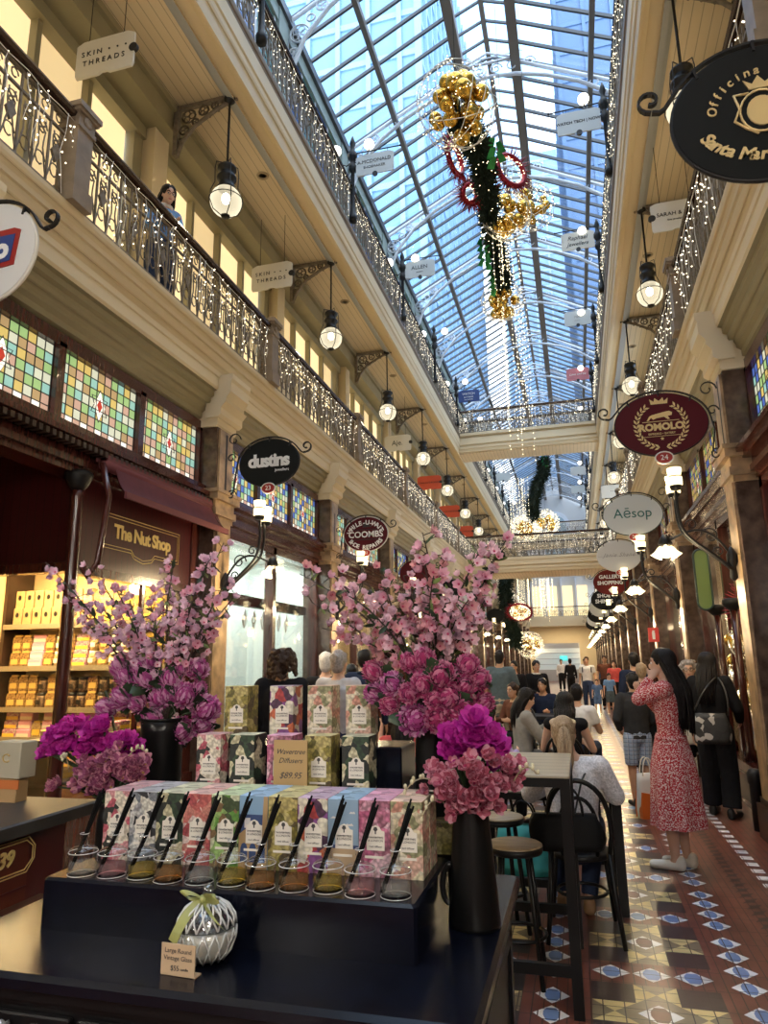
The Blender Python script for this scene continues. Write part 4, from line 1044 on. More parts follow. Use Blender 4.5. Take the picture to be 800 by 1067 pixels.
def light(kind, name, loc, e, col, size=.1, rot=None, sy=None, spread=None):
    l = bpy.data.lights.new(name, kind); l.energy = e; l.color = col
    if kind == 'AREA':
        l.size = size
        if sy: l.shape = 'RECTANGLE'; l.size_y = sy
        if spread: l.spread = spread
    else: l.shadow_soft_size = size
    o = bpy.data.objects.new(name, l); COL.objects.link(o); o.location = loc
    if rot: o.rotation_euler = rot
    return o
WARM = (1, .79, .5)
first = True
for s in (-1, 1):
    x = XX(s, 2.73)
    for i, y in enumerate(vis):
        lab = 'clear globe pendant lamp in a black cage, %s gallery, %s' % ('left' if s < 0 else 'right', ORDP[i])
        if first: pend.location = (x, y, 8.94); pend['label'] = lab; first = False
        else: dup(pend, (x, y, 8.94), 0, lab)
        light('POINT', 'lamp_light', (x, y, 7.44), 62, WARM, .06)
def make_bracket(s):
    mb = MB(); d = .85
    mb.box(0, s * d, -.03, .03, -.05, 0); mb.box(0, s * .06, -.04, .04, -.75, 0)
    mb.tube([(s * .05, 0, -.75), (s * .12, 0, -.55), (s * .3, 0, -.34), (s * .6, 0, -.17), (s * d, 0, -.07)], .028, 6)
    r = random.Random(3)
    for cx, cz, rr in ((.2, -.17, .11), (.42, -.13, .08), (.58, -.09, .055), (.14, -.37, .075), (.09, -.53, .045), (.3, -.27, .05), (.72, -.075, .04)):
        for k in range(3):
            mb.tube([(s * (cx + rr * .9 * math.cos(a)), 0, cz + rr * .9 * math.sin(a)) for a in [2 * PI * i / 10 for i in range(10)]], .014, 4, closed=True)
            mb.tube([(s * (cx + rr * .45 * math.cos(2.1 * k) + rr * .4 * math.cos(a)), 0, cz + rr * .45 * math.sin(2.1 * k) + rr * .4 * math.sin(a)) for a in [2 * PI * i / 7 for i in range(7)]], .01, 4, closed=True)
    for i in range(7): mb.ell((s * (.12 + i * .13), 0, -.6 + .52 * (i / 6) ** .55), .022, n=6, k=4)
    return mb.mesh('soffit_bracket', [GILT])
for s in (-1, 1):
    me = make_bracket(-s)
    for i, y in enumerate(vis):
        tag(link('soffit_bracket', me, None, (XX(s, 3.53), y, 8.985)), 'brown cast-iron filigree bracket under the %s upper gallery, %s' % ('left' if s < 0 else 'right', ORDP[i]), 'bracket', 'filigree brackets under the upper galleries')

# ------------------------------------------------------------------ signs
SBLACK = M('sign_black', (.008, .009, .009), .5, spec=.15); SWHITE = M('sign_white', (.62, .62, .6), .45); SCREAM = M('sign_cream', (.66, .63, .55), .45); SPALE = M('sign_pale_grey', (.55, .58, .58), .35)
SMAR = M('sign_maroon', (.075, .004, .009), .45, spec=.2); SRED = M('sign_red', (.3, .02, .015), .4); SDRED = M('sign_dark_red', (.13, .01, .008), .45, spec=.2); SVERM = M('sign_vermilion', (.52, .07, .03), .5); SNAVY = M('sign_navy', (.02, .05, .2), .4); SPINK = M('sign_pink', (.55, .17, .19), .45)
TWHITE = M('letter_white', (.8, .8, .78), .5); TBLACK = M('letter_black', (.015, .015, .015), .5); TGOLD = M('letter_gold', (.72, .55, .26), .4, .3); TGREEN = M('letter_green', (.02, .12, .11), .5); TGREY = M('letter_grey', (.3, .3, .3), .5)
RIMG = M('rim_green', (.02, .05, .04), .4)
def oval(s, yc, zc, w, h, face, rim, label, num=None, xo=2.185, notch=True):
    t = thing('oval_sign', label, 'sign', (XX(s, xo), yc, zc), 0, 'oval shop signs on the ground-floor columns')
    b = MB(); b.prism(ellipse(w / 2, h / 2), -.018, .018, 1); b.build('panel', face, t)
    b = MB(); b.tube([(x, 0, z) for x, z in ellipse(w / 2, h / 2)], .014, 6, closed=True); b.build('rim', rim, t)
    k = MB(); a, c = w / 2 + .035, h / 2 + .035
    arc = [(s * a * math.cos(math.radians(q)), 0, c * math.sin(math.radians(q))) for q in range(8, 157, 8)]
    tail = [(-s * x, 0, z) for x, z in ((a * .98, c * .32), (a * 1.04, c * .28), (a * 1.12, c * .3))]
    k.ribbon(arc + tail, .03, .014)
    cx = -s * (a * 1.13)
    k.ribbon([(cx + .07 * (1 - q / 22) * math.cos(-PI / 2 - s * q * .42) , 0, c * .3 + .07 + .07 * (1 - q / 22) * math.sin(-PI / 2 - s * q * .42)) for q in range(17)], .03, .012)
    xc = s * (2.765 - xo)
    k.box(xc - .012, xc + .012, -.02, .02, -.42, .4)
    k.ribbon([(s * a * .99, 0, c * .14), (s * (a + .02), 0, -.1), (xc - s * .12, 0, -.32), (xc - s * .02, 0, -.4)], .026, .012)
    for q0, r0, z in ((0, .09, .33), (1, .07, -.36), (2, .06, .1)):
        k.ribbon([(xc - s * (.02 + r0) + r0 * (1 - q / 20) * math.cos(q * .45), 0, z + r0 * (1 - q / 20) * math.sin(q * .45)) for q in range(16)], .022, .009)
    for q in (50, 90, 130):
        x, z = a * math.cos(math.radians(q)), c * math.sin(math.radians(q)); k.ribbon([(x, 0, z), (x * .95, 0, z - .06)], .05, .014)
    k.build('bracket', IRON, t)
    if num:
        n = MB(); n.prism(ellipse(.085, .062, 24), -.022, .022, 1); o = n.build('number_plate', SRED, t, (0, 0, -h / 2 - .03))
        n = MB(); n.tube([(x, -.02, z) for x, z in ellipse(.085, .062, 24)], .008, 5, closed=True); n.build('plate_rim', SWHITE, o)
        lettering(num, .075, o, (0, -.023, 0), TWHITE, name='number')
    return t
# left-hand ovals
t = oval(-1, 7.35, 3.97, .76, .57, SBLACK, IRON, 'black oval sign with bold white lettering and red number plate, left side', '23')
lettering('dustins', .215, t, (0, -.02, .02), TWHITE, bold=.009, space=.88); lettering('jewellers', .05, t, (.17, -.02, -.1), TWHITE)
t = oval(-1, 11.35, 3.80, .78, .60, SMAR, SWHITE, 'dark red oval sign with white lettering for shoe repairs, left side', '21')
arc_text('WHILE-U-WAIT', .11, .29, .2, 168, 12, t, (0, -.02, 0), TWHITE, bold=.003); lettering('COOMBS', .15, t, (0, -.02, -.01), TWHITE, bold=.003)
arc_text('SHOE REPAIRS', .1, .31, .235, 205, 335, t, (0, -.02, 0), TWHITE, below=True, bold=.003)
b = MB(); b.box(-.3, .3, -.022, -.018, .075, .085); b.box(-.3, .3, -.022, -.018, -.1, -.09); b.prism([(-.06, .12), (-.02, .2), (.03, .17), (.1, .14), (.1, .12)], -.022, -.018, 1); b.build('emblem', TBLACK, t)
t = oval(-1, 3.35, 4.32, .74, .72, SWHITE, SCREAM, 'white oval sign with a red-framed navy panel at the left edge of the view', None, 2.4)
b = MB(); b.prism([(-.35, -.1), (-.24, -.16), (.22, -.12), (.25, .13), (.2, .15), (-.3, .13)], -.026, -.018, 1); o = b.build('panel_frame', SRED, t)
b = MB(); b.prism([(-.32, -.075), (-.22, -.125), (.19, -.09), (.215, .1), (-.27, .1)], -.03, -.025, 1); o = b.build('inner_panel', SNAVY, t)
lettering('o', .2, t, (.12, -.031, 0), TWHITE, bold=.01)
# right-hand ovals
t = oval(1, 7.3, 3.97, .89, .655, SMAR, IRON, 'maroon oval sign with a gold animal inside a wreath and crown, right side', '24')
lettering('ROMOLO', .1, t, (0, -.02, -.031), TGOLD, bold=.005); lettering('ESPRESSO • EATERY', .03, t, (0, -.02, -.102), TGOLD)
b = MB()
for sg in (-1, 1):
    for i in range(13):
        a = math.radians(-82 + i * 11); cx, cz = sg * .265 * math.cos(a), .27 * math.sin(a) - .01
        for o_ in (.55, -.55):
            m = a + PI / 2 + o_; dx, dz = sg * math.cos(m) * .034, math.sin(m) * .034; nx, nz = -dz * .35, dx * .35
            b.prism([(cx, cz), (cx + dx + nx, cz + dz + nz), (cx + dx * 1.9, cz + dz * 1.9), (cx + dx - nx, cz + dz - nz)], -.023, -.018, 1)
b.prism([(-.09, .245), (.09, .245), (.1, .31), (.055, .275), (.045, .32), (0, .28), (-.045, .32), (-.055, .275), (-.1, .31)], -.023, -.018, 1)
b.prism([(-.15, .05), (-.12, .1), (-.09, .115), (-.02, .13), (.06, .145), (.1, .15), (.13, .13), (.125, .1), (.08, .09), (.1, .055), (.08, .05), (.04, .085), (-.04, .075), (-.08, .06), (-.1, .085), (-.13, .05)], -.023, -.018, 1)
b.prism([(.022 * math.cos(PI / 2 + i * PI / 5) * (1 if i % 2 == 0 else .45), -.175 + .022 * math.sin(PI / 2 + i * PI / 5) * (1 if i % 2 == 0 else .45)) for i in range(10)], -.023, -.018, 1)
b.box(-.2, .2, -.022, -.018, .032, .038); b.box(-.2, .2, -.022, -.018, -.145, -.141)
e_ = b.build('emblem', TGOLD, t); e_.scale = (.89, 1, .89)
t = oval(1, 11.35, 3.84, .88, .65, SPALE, RIMG, 'pale oval sign with green rim and dark green lettering, right side', '26')
lettering('Aēsop', .215, t, (0, -.02, .02), TGREEN)
t = oval(1, 15.35, 3.76, .88, .65, SWHITE, SWHITE, 'white oval sign with thin handwritten grey lettering, right side', '28')
lettering('Janie Shane', .12, t, (0, -.02, .02), TGREY, shear=.5, space=1.15); b = MB(); b.box(-.42, .42, -.021, -.018, -.005, 0); b.build('underline', TGREY, t)
t = oval(1, 19.35, 3.63, .88, .65, SDRED, SDRED, 'red oval sign with white lettering and arrow, right side'); lettering('GALLERY', .135, t, (-.02, -.02, .14), TWHITE, bold=.004); lettering('SHOPPING', .135, t, (-.02, -.02, -.02), TWHITE, bold=.004)
b = MB(); b.prism([(-.08, -.2), (.05, -.1), (.02, -.2), (.1, -.2), (-.02, -.28)], -.022, -.018, 1); b.build('arrow', TWHITE, t)
t = oval(1, 23.35, 3.5, .88, .65, SBLACK, IRON, 'black oval sign with two lines of white lettering, beyond the red gallery sign'); lettering('SHOE', .16, t, (-.05, -.02, .12), TWHITE, bold=.005); lettering('SHINES', .17, t, (-.05, -.02, -.06), TWHITE, bold=.005)
for i, (y, f_, lab) in enumerate(((27.35, SPALE, 'pale blank oval sign beyond the black shoe sign'), (31.35, SBLACK, 'black oval sign with one line of white lettering, far right side'), (35.35, SWHITE, 'white oval sign far down the right side'), (39.35, SBLACK, 'small black oval sign farthest down the right side'))):
    t = oval(1, y, 3.5, .88, .65, f_, IRON, lab)
    if i == 1: lettering('MECCA', .17, t, (0, -.02, .05), TWHITE)
for i, (y, f_, lab) in enumerate(((15.35, SMAR, 'dark red oval sign behind the pink blossom, left side'), (19.35, SBLACK, 'black oval sign with red plate far along the left side'), (23.35, SWHITE, 'white oval sign far along the left side'), (31.35, SBLACK, 'small black oval sign farthest along the left side'))):
    oval(-1, y, 3.6, .78, .6, f_, IRON, lab)
t = oval(1, 3.42, 4.315, .84, .765, SBLACK, IRON, 'large black oval sign with gold gothic lettering and crest, near right edge', None, 2.285)
arc_text('Officina Profumo', .066, .25, .24, 176, 4, t, (0.02, -.02, .0), TGOLD, shear=.15, bold=.001); arc_text('Santa Maria Novella', .092, .32, .25, 202, 338, t, (0.02, -.02, 0.0), TGOLD, below=True, shear=.15, bold=.003)
b = MB(); b.prism(ellipse(.07, .085, 20), -.025, -.018, 1); b.tube([(x + .0, -.022, z) for x, z in ellipse(.1, .12, 20)], .006, 5, closed=True)
for sg in (1, -1): b.tube([(sg * x, -.022, z) for x, z in ((.05, .11), (.12, .11), (.1, .03), (.13, -.04), (.08, -.09), (.03, -.13))], .007, 5)
b.prism([(-.045, .13), (.045, .13), (.07, .19), (.03, .16), (0, .205), (-.03, .16), (-.07, .19)], -.025, -.018, 1); b.build('crest', TGOLD, t)
# hanging rectangular signs
def plate(w, h):
    c = .06 * w; n = .035
    return [(-w / 2 + c * .4, -h / 2), (-n * 2, -h / 2), (-n, -h / 2 + n * .6), (n, -h / 2 + n * .6), (n * 2, -h / 2), (w / 2 - c * .4, -h / 2), (w / 2, -h / 2 + c), (w / 2, h / 2 - c), (w / 2 - c, h / 2 - .02), (w / 2 - 2 * c, h / 2), (-w / 2 + 2 * c, h / 2), (-w / 2 + c, h / 2 - .02), (-w / 2, h / 2 - c), (-w / 2, -h / 2 + c)]
def hanging(x, y, z, w, h, face, label, lines, tcol, top=9.0, disc=1, group='rectangular signs hanging under the galleries', sub=None):
    t = thing('hanging_sign', label, 'sign', (x, y, z), 0, group)
    b = MB(); b.prism(plate(w, h), -.012, .012, 1); b.build('panel', face, t)
    if top is not None:
        b = MB()
        for sg in (-1, 1): b.tube([(sg * w * .3, 0, h / 2 - .01), (sg * w * .3, 0, top - z)], .0045, 5); b.ell((sg * w * .3, 0, h / 2), .014, n=8, k=6)
        b.build('wire', IRON, t)
    if disc:
        b = MB(); b.prism([(disc * (w / 2 - .01) + .05 * math.cos(a), .05 * math.sin(a)) for a in [2 * PI * i / 16 for i in range(16)]], -.02, .02, 1); b.build('number_disc', TBLACK, t)
    for s_, sz, dz, kw_ in lines: lettering(s_, sz, t, (-.01, -.014, dz), tcol, **kw_)
    return t
hanging(-4.45, 5.28, 8.04, .72, .46, SCREAM, 'off-white hanging sign with black capitals, nearest on the left gallery', [('SKIN • • •', .09, .06, dict(space=1.5)), ('THREADS', .09, -.06, dict(space=1.5))], TBLACK)
hanging(-4.45, 9.6, 7.9, .72, .46, SCREAM, 'off-white hanging sign with black capitals, second on the left gallery', [('SKIN • • •', .09, .06, dict(space=1.5)), ('THREADS', .09, -.06, dict(space=1.5))], TBLACK)
hanging(-4.45, 18.1, 7.63, .76, .46, SCREAM, 'off-white hanging sign with a short dark word, left gallery', [('Aje.', .2, 0, {})], TBLACK)
for i, (x, y, z) in enumerate(((-4.45, 22.5, 7.58), (-4.45, 26.3, 7.36), (-4.4, 29.6, 7.15))):
    hanging(x, y, z, .82, .48, SVERM, 'vermilion red hanging sign on the left gallery, %s of three' % ('nearest', 'middle', 'farthest')[i], [('SCANLAN THEODORE', .075, 0, {})], TBLACK)
hanging(1.78, 9.6, 7.8, .66, .46, SWHITE, 'white hanging sign with thin dark capitals under the right gallery', [('SARAH & SEB', .085, .03, {}), ('fine jewellery', .04, -.06, {})], TBLACK, disc=-1)
hanging(1.6, 25., 7.4, .8, .46, SCREAM, 'off-white hanging sign far along the right gallery', [('• • •', .1, 0, {})], TBLACK)
# upper-gallery lamp posts with signs
def make_post():
    t = thing('lamp_post', 'x', 'lamp post', (0, 0, 0), 0, 'twin-globe lamp posts on the upper gallery railings')
    b = MB(); b.lathe([(.07, 0), (.08, .1), (.05, .16), (.035, .3), (.035, 1.05), (.07, 1.1), (.08, 1.18), (.05, 1.24), (.045, 1.3), (.09, 1.36), (.09, 1.46), (.05, 1.52), (.04, 1.62), (.06, 1.68), (.04, 1.76), (.012, 1.85)], n=12); b.build('post', IRON, t)
    for sg in (-1, 1):
        b = MB(); b.tube([(0, 0, 1.3), (sg * .12, 0, 1.22), (sg * .26, 0, 1.3), (sg * .33, 0, 1.5)], .012, 6); a = b.build('arm', IRON, t)
        b = MB(); b.ell((sg * .33, 0, 1.6), .1, n=14, k=10); b.build('globe', GLOBE, a)
    return t
GLOBE = M('opal_globe', (.9, .87, .8), .3, emit=(1, .93, .78), es=1.7)
lp = make_post(); first = True
for s in (-1, 1):
    for i, y in enumerate([v for v in LAMPY if 2 < v < 46]):
        lab = 'black twin-globe lamp post on the %s upper railing, %s' % ('left' if s < 0 else 'right', ORD[i])
        if first: lp.location = (XX(s, 2.3), y, 9.7); lp['label'] = lab; first = False
        else: dup(lp, (XX(s, 2.3), y, 9.7), 0, lab)
GRP = 'rectangular signs on the upper gallery lamp posts'
def post_sign(s, y, z, face, label, lines, tcol):
    x = XX(s, 1.86)
    t = hanging(x, y, z, .74, .44, face, label, lines, tcol, None, 0, GRP)
    b = MB(); b.tube([(s * .44, 0, .3), (-s * .5, 0, .28)], .012, 6); b.ell((-s * .5, 0, .28), .022, n=8, k=6)
    for sg in (-1, 1): b.tube([(sg * .25, 0, .2), (sg * .25, 0, .3)], .006, 5)
    b.build('hanger', IRON, t)
    b = MB(); b.prism([(.05 * math.cos(a), -.22 + .05 * math.sin(a)) for a in [2 * PI * i / 14 for i in range(14)]], -.018, .018, 1); b.build('number_disc', TBLACK, t)
    return t
post_sign(-1, 7.05, 10.86, SWHITE, 'white sign on the nearest left upper lamp post, at the top edge', [], TBLACK)
post_sign(-1, 11.05, 10.86, SPALE, 'white sign with two lines of dark capitals on a left upper lamp post', [('A.MCDONALD', .1, .06, {}), ('SHOEMAKER', .075, -.06, {})], TBLACK)
post_sign(-1, 15.05, 11.0, SPALE, 'white sign with one large dark word on a left upper lamp post', [('ALLEN', .14, .04, {}), ('jewellery', .045, -.08, {})], TBLACK)
post_sign(-1, 23.05, 10.75, SNAVY, 'navy blue sign with white lettering on a left upper lamp post', [('WATCH', .12, .08, {}), ('BATTERIES', .07, -.04, {}), ('AND REPAIRS', .05, -.13, {})], TWHITE)
post_sign(1, 11.05, 10.86, SPALE, 'pale sign with one line of black capitals on a right upper lamp post', [('WATCH TECH | NOW', .075, 0, dict(bold=.002))], TBLACK)
post_sign(1, 15.05, 11.07, SCREAM, 'cream sign with dark script lettering on a right upper lamp post', [('Raphael', .14, .07, dict(shear=.3)), ('Jewellers', .13, -.08, dict(shear=.3))], TBLACK)
post_sign(1, 19.05, 11.15, SPALE, 'pale sign with faint small lettering on a right upper lamp post', [('P&L', .1, .03, {}), ('jeweller', .05, -.07, {})], TGREY)
post_sign(1, 23.05, 11.1, SPINK, 'pink-red sign with white script on a right upper lamp post', [('Love and be', .11, 0, dict(shear=.4))], TWHITE)
for i, (s, y) in enumerate(((-1, 27.05), (-1, 31.05), (-1, 35.05), (1, 27.05), (1, 31.05), (1, 35.05), (1, 39.05))):
    post_sign(s, y, 10.9, SWHITE if i % 2 else SPALE, 'small white sign on the %s upper railing beyond the foot bridge, %s' % ('left' if s < 0 else 'right', ('nearest', 'next', 'third', 'nearest', 'next', 'third', 'farthest')[i]), [], TBLACK)

# ------------------------------------------------------------------ wall lamps on the ground-floor columns
SHADE = M('lit_glass_shade', (1, .93, .75), .4, emit=(1, .8, .42), es=1.1)
def make_wall_lamp(s):
    t = thing('wall_lamp', 'x', 'wall lamp', (0, 0, 0), 0, 'wrought-iron bracket lamps on the ground-floor columns')
    b = MB(); b.lathe([(.015, -.15), (.035, -.12), (.03, -.02), (.05, .03), (.05, .1), (.028, .15), (.01, .18)], n=12); b.build('wall_plate', IRON, t, (s * -.03, 0, 0))
    b = MB()
    for dy in (-.06, .06): b.tube(bez((-s * .03, dy * .3, -.05), (-s * .4, dy * .6, .35), (-s * .5, dy, .2), (-s * .48, dy, .76), 14), .016, 6)
    b.tube(bez((-s * .03, 0, .1), (-s * .25, 0, .5), (-s * .4, 0, .35), (-s * .62, 0, .26), 12), .013, 6)
    for cx, cz, r in ((.2, .3, .09), (.36, .42, .06), (.14, .14, .05)): b.tube([(-s * (cx + r * (1 - q / 20) * math.cos(q * .5)), 0, cz + r * (1 - q / 20) * math.sin(q * .5)) for q in range(15)], .008, 5)
    b.lathe([(.02, 0), (.07, .04), (.05, .1), (.015, .14)], (-s * .62, 0, .2), 10); b.build('bracket', IRON, t)
    for dx, dy, dz in ((-.48, -.08, .8), (-.48, .1, .76)):
        b = MB(); b.lathe([(.045, 0), (.068, .015), (.07, .09), (.06, .115), (.072, .17), (.07, .19)], (s * dx * 1., dy, dz), 14, sm=True); b.build('lantern', SHADE, t)
        b = MB(); b.lathe([(.05, -.03), (.06, 0), (.062, .01)], (s * dx, dy, dz), 10); b.tube([(s * dx + .073 * math.cos(a), dy + .073 * math.sin(a), dz + .1) for a in [2 * PI * i / 14 for i in range(14)]], .005, 4, closed=True); b.build('lantern_holder', IRON, t)
    for q in range(3):
        a = q * 2 * PI / 3 + .4; cx, cy = -s * .62 + .075 * math.cos(a), .075 * math.sin(a)
        mt = Matrix.Rotation(.55 * math.sin(a), 3, 'X') @ Matrix.Rotation(-.55 * math.cos(a), 3, 'Y')
        b = MB(); b.lathe([(.015, .045), (.026, .02), (.033, -.02), (.05, -.06), (.06, -.07)], (cx, cy, .18), 12, mat=mt, cap=False); b.build('flower_shade', SHADE, t)
    return t
for s in (-1, 1):
    w0 = make_wall_lamp(s); first = True
    for i, yc in enumerate([v for v in COLY if (-5 < v < 0) or 5 < v < 60]):
        loc = (XX(s, 2.74), yc, 2.5); lab = 'black iron bracket lamp with lit glass shades, %s columns, %s' % ('left' if s < 0 else 'right', ORDW[i])
        if first: w0.location = loc; w0['label'] = lab; first = False
        else: dup(w0, loc, 0, lab)
        if yc < 0:  # unseen lamps behind the camera, added and strengthened to light the display
            light('POINT', 'bracket_light', (loc[0] - s * .62, yc, loc[2] + .05), 55, (1, .92, .82), .15); light('POINT', 'lantern_light', (loc[0] - s * .55, yc + .15, loc[2] + .9), 55, (1, .92, .82), .15); continue
        if yc < 60: light('POINT', 'bracket_light', (loc[0] - s * .62, yc, loc[2] + .05), 24, (1, .76, .44), .08); light('POINT', 'lantern_light', (loc[0] - s * .55, yc + .05, loc[2] + .9), 8, (1, .76, .44), .08)

# ------------------------------------------------------------------ Christmas decorations
PINE = M('pine_green', (.014, .03, .018), .7, noise=.5, scale=20); BAUB = M('gold_bauble', (.62, .38, .07), .22, .9); TINS = M('red_tinsel', (.3, .012, .025), .35, .5); FOIL = M('green_foil', (.02, .24, .07), .3, .4, noise=.5, scale=6)
FAIRY = M('fairy_bulb_gold', (1, .9, .7), .4, emit=(1, .83, .5), es=2.)
def pine_rope(pts, r, n, seed, name='garland_rope', parent=None):
    rr = random.Random(seed); mb = MB(); k = len(pts) - 1
    mb.tube(pts, r * .4, 8)
    for i in range(n):
        t = rr.random() * k; j = min(int(t), k - 1); p = Vector(pts[j]).lerp(Vector(pts[j + 1]), t - j)
        d = Vector((rr.gauss(0, 1), rr.gauss(0, .6), rr.gauss(0, 1))).normalized(); q = d.orthogonal().normalized() * .1 * r
        a, b_ = p + d * r * .4, p + d * r * rr.uniform(.9, 1.25)
        mb.add([tuple(a - q), tuple(a + q), tuple(b_ + q * .2), tuple(b_ - q * .2)], [(0, 1, 2, 3)]); q2 = d.cross(q)
        mb.add([tuple(a - q2), tuple(a + q2), tuple(b_ + q2 * .2), tuple(b_ - q2 * .2)], [(0, 1, 2, 3)])
    return mb.build(name, PINE, parent)
def bulbs(mb, c, r, n, seed, size=.013, m=0, sh=(1, 1, 1)):
    rr = random.Random(seed)
    for i in range(n):
        d = Vector((rr.gauss(0, 1), rr.gauss(0, 1), rr.gauss(0, 1))).normalized() * r * rr.uniform(.75, 1.08)
        mb.octa((c[0] + d.x * sh[0], c[1] + d.y * sh[1], c[2] + d.z * sh[2]), size, m)
def hang(t, z0, up):
    w = MB(); w.tube([(0, 0, z0), (0, 0, up)], .004, 5); w.build('hanging_wire', IRON, t)
def cluster(loc, r, nb, label, seed, wires=True):
    t = thing('bauble_cluster', label, 'christmas decoration', loc, 0, 'gold bauble clusters'); rr = random.Random(seed); ms = []
    b = MB(); b.ell((0, 0, 0), .1, n=16, k=12); me = b.mesh('bauble', [BAUB])
    for i in range(nb):
        d = Vector((rr.gauss(0, 1), rr.gauss(0, 1), rr.gauss(0, 1))).normalized() * r * rr.uniform(.3, .78)
        o = link('bauble', me, t, d); o.scale = (rr.uniform(.7, 1.5),) * 3
    w = MB()
    for i in range(9):
        a = rr.uniform(0, PI); ax = Matrix.Rotation(a, 3, 'Z') @ Matrix.Rotation(rr.uniform(-.6, .6), 3, 'X')
        w.tube([ax @ Vector((r * math.cos(q), 0, r * math.sin(q))) for q in [2 * PI * j / 22 for j in range(22)]], .006, 4, closed=True)
    w.build('wire_cage', WIRE, t)
    hang(t, r * .9, (16.2 if loc[2] > 8 else 9.0 if loc[2] > 6.5 else 6.5) - loc[2])
    f = MB(); bulbs(f, (0, 0, 0), r, 210 if seed < 7 or seed > 15 else 420, seed, .0115 if seed < 7 or seed > 15 else .015); o = f.build('fairy_lights', FAIRY, t); o['kind'] = 'stuff'
    return t
def wreath(loc, r, rot, label):
    t = thing('tinsel_wreath', label, 'christmas decoration', loc, 0, 'red tinsel wreaths'); t.rotation_euler = rot
    mb = MB(); pts = [(r * math.cos(a), 0, r * math.sin(a)) for a in [2 * PI * i / 30 for i in range(30)]]
    mb.tube(pts, .05, 8, closed=True); rr = random.Random(5)
    for i in range(110):
        a = 2 * PI * i / 110; d = Vector((math.cos(a), rr.uniform(-.5, .5), math.sin(a))) * (1 if i % 3 else .7)
        c = Vector((r * math.cos(a), 0, r * math.sin(a))); e = c + d * .2
        mb.tube([c, e], [.014, .003], 4)
    mb.build('ring', TINS, t)
    f = MB()
    for i in range(70): a = 2 * PI * i / 70; f.octa((r * .8 * math.cos(a), rr.uniform(-.08, .08), r * .8 * math.sin(a)), .012)
    f.build('fairy_lights', FAIRY, t)['kind'] = 'stuff'
    h = MB(); h.tube([(0, 0, r), (0, 0, r + .35)], .004, 5); h.build('hanging_wire', IRON, t)
    return t
GP = [(-1.2, 9.2, 9.8), (-1.05, 9.7, 9.86), (-1.0, 10.6, 10.05), (-1.05, 11.8, 10.26), (-1.11, 13.2, 10.47), (-1.11, 14.8, 10.62), (-1.12, 15.8, 10.6)]
o = pine_rope(GP, .25, 2200, 2); o.name = 'pine_garland'; tag(o, 'dark green pine garland strung along the middle under the glass roof', 'garland')
f = MB(); rr = random.Random(1)
for i in range(170):
    t_ = rr.random() * 6; j = int(t_); p = Vector(GP[j]).lerp(Vector(GP[min(j + 1, 6)]), t_ - j); d = Vector((rr.gauss(0, 1), 0, rr.gauss(0, 1))).normalized() * .28
    f.octa(tuple(p + d), .011)
tag(f.build('fairy_lights', FAIRY), 'fairy lights wound round the main pine garland', 'fairy lights', None, 'stuff')
cluster((-1.2, 9., 9.85), .62, 30, 'gold bauble cluster at the near end of the main garland, below the lantern roof', 1)
cluster((-.78, 12.8, 10.5), .5, 20, 'gold bauble cluster on the right of the main garland, below the red wreath', 2)
cluster((-.3, 13.2, 10.85), .48, 16, 'gold bauble cluster with most fairy lights, farthest right of the main garland', 3)
cluster((-1.2, 16., 10.35), .52, 22, 'gold bauble cluster at the far lower end of the main garland', 4)
wreath((-.56, 11.3, 10.34), .3, (0, .1, .75), 'red tinsel wreath on the right of the main garland')
wreath((-1.45, 10.4, 10.08), .26, (0, .2, 1.25), 'red tinsel wreath seen edge-on at left of the main garland')
wreath((-1.36, 11.6, 10.25), .16, (.4, 0, .8), 'small red tinsel wreath at left of the main garland, below the larger one')
def foil(loc, ln, rz_, label, n=8):
    t = thing('foil_leaves', label, 'christmas decoration', loc, rz_, 'green foil leaf sprays'); rr = random.Random(n)
    for i in range(n):
        b = MB(); z = -ln * i / n; sx = .16 * (1 if i % 2 else -1)
        b.add([(0, 0, z), (sx * .5, -.06, z - .03), (sx, .02, z - .16), (sx * .3, .07, z - .15)], [(0, 1, 2, 3)], 0, True); b.add([(0, .02, z), (sx * .5, -.04, z - .03), (sx, .04, z - .16), (sx * .3, .09, z - .15)], [(3, 2, 1, 0)], 0, True)
        b.build('foil_leaf', FOIL, t)
    hang(t, 0, .3)
foil((-.72, 10., 10.0), .45, 0, 'green foil leaves at right of the garland, near its upper end', 5); foil((-1.36, 13.8, 10.75), .7, .3, 'green foil leaves at left of the garland, above the lower bauble cluster', 8); foil((-1.33, 15., 10.8), .7, 1.2, 'green foil leaves hanging just above the lower bauble cluster', 8)
def curtain(x0, x1, y, z1, z0, n, m, label, seed, sz=.014):
    rr = random.Random(seed); mb = MB()
    for i in range(n):
        x = rr.uniform(x0, x1); yy = y + rr.uniform(-.2, .2); zz = z0 + (z1 - z0) * .35 * rr.random()
        mb.tube([(x, yy, z1), (x, yy, zz)], .0025, 3, 0)
        for j in range(m): mb.octa((x + rr.uniform(-.015, .015), yy, zz + (z1 - zz) * (j + rr.random() * .8) / m), sz, 1)
    tag(mb.build('fairy_light_curtain', [WIRE, FAIRY]), label, 'fairy lights', None, 'stuff')
curtain(-1.35, -.45, 16., 10.2, 6.2, 12, 24, 'curtain of fairy lights trailing below the far bauble cluster', 1)
curtain(-1.1, -.3, 13.1, 10.6, 8.9, 10, 14, 'short curtain of fairy lights under the right-hand bauble cluster', 9)
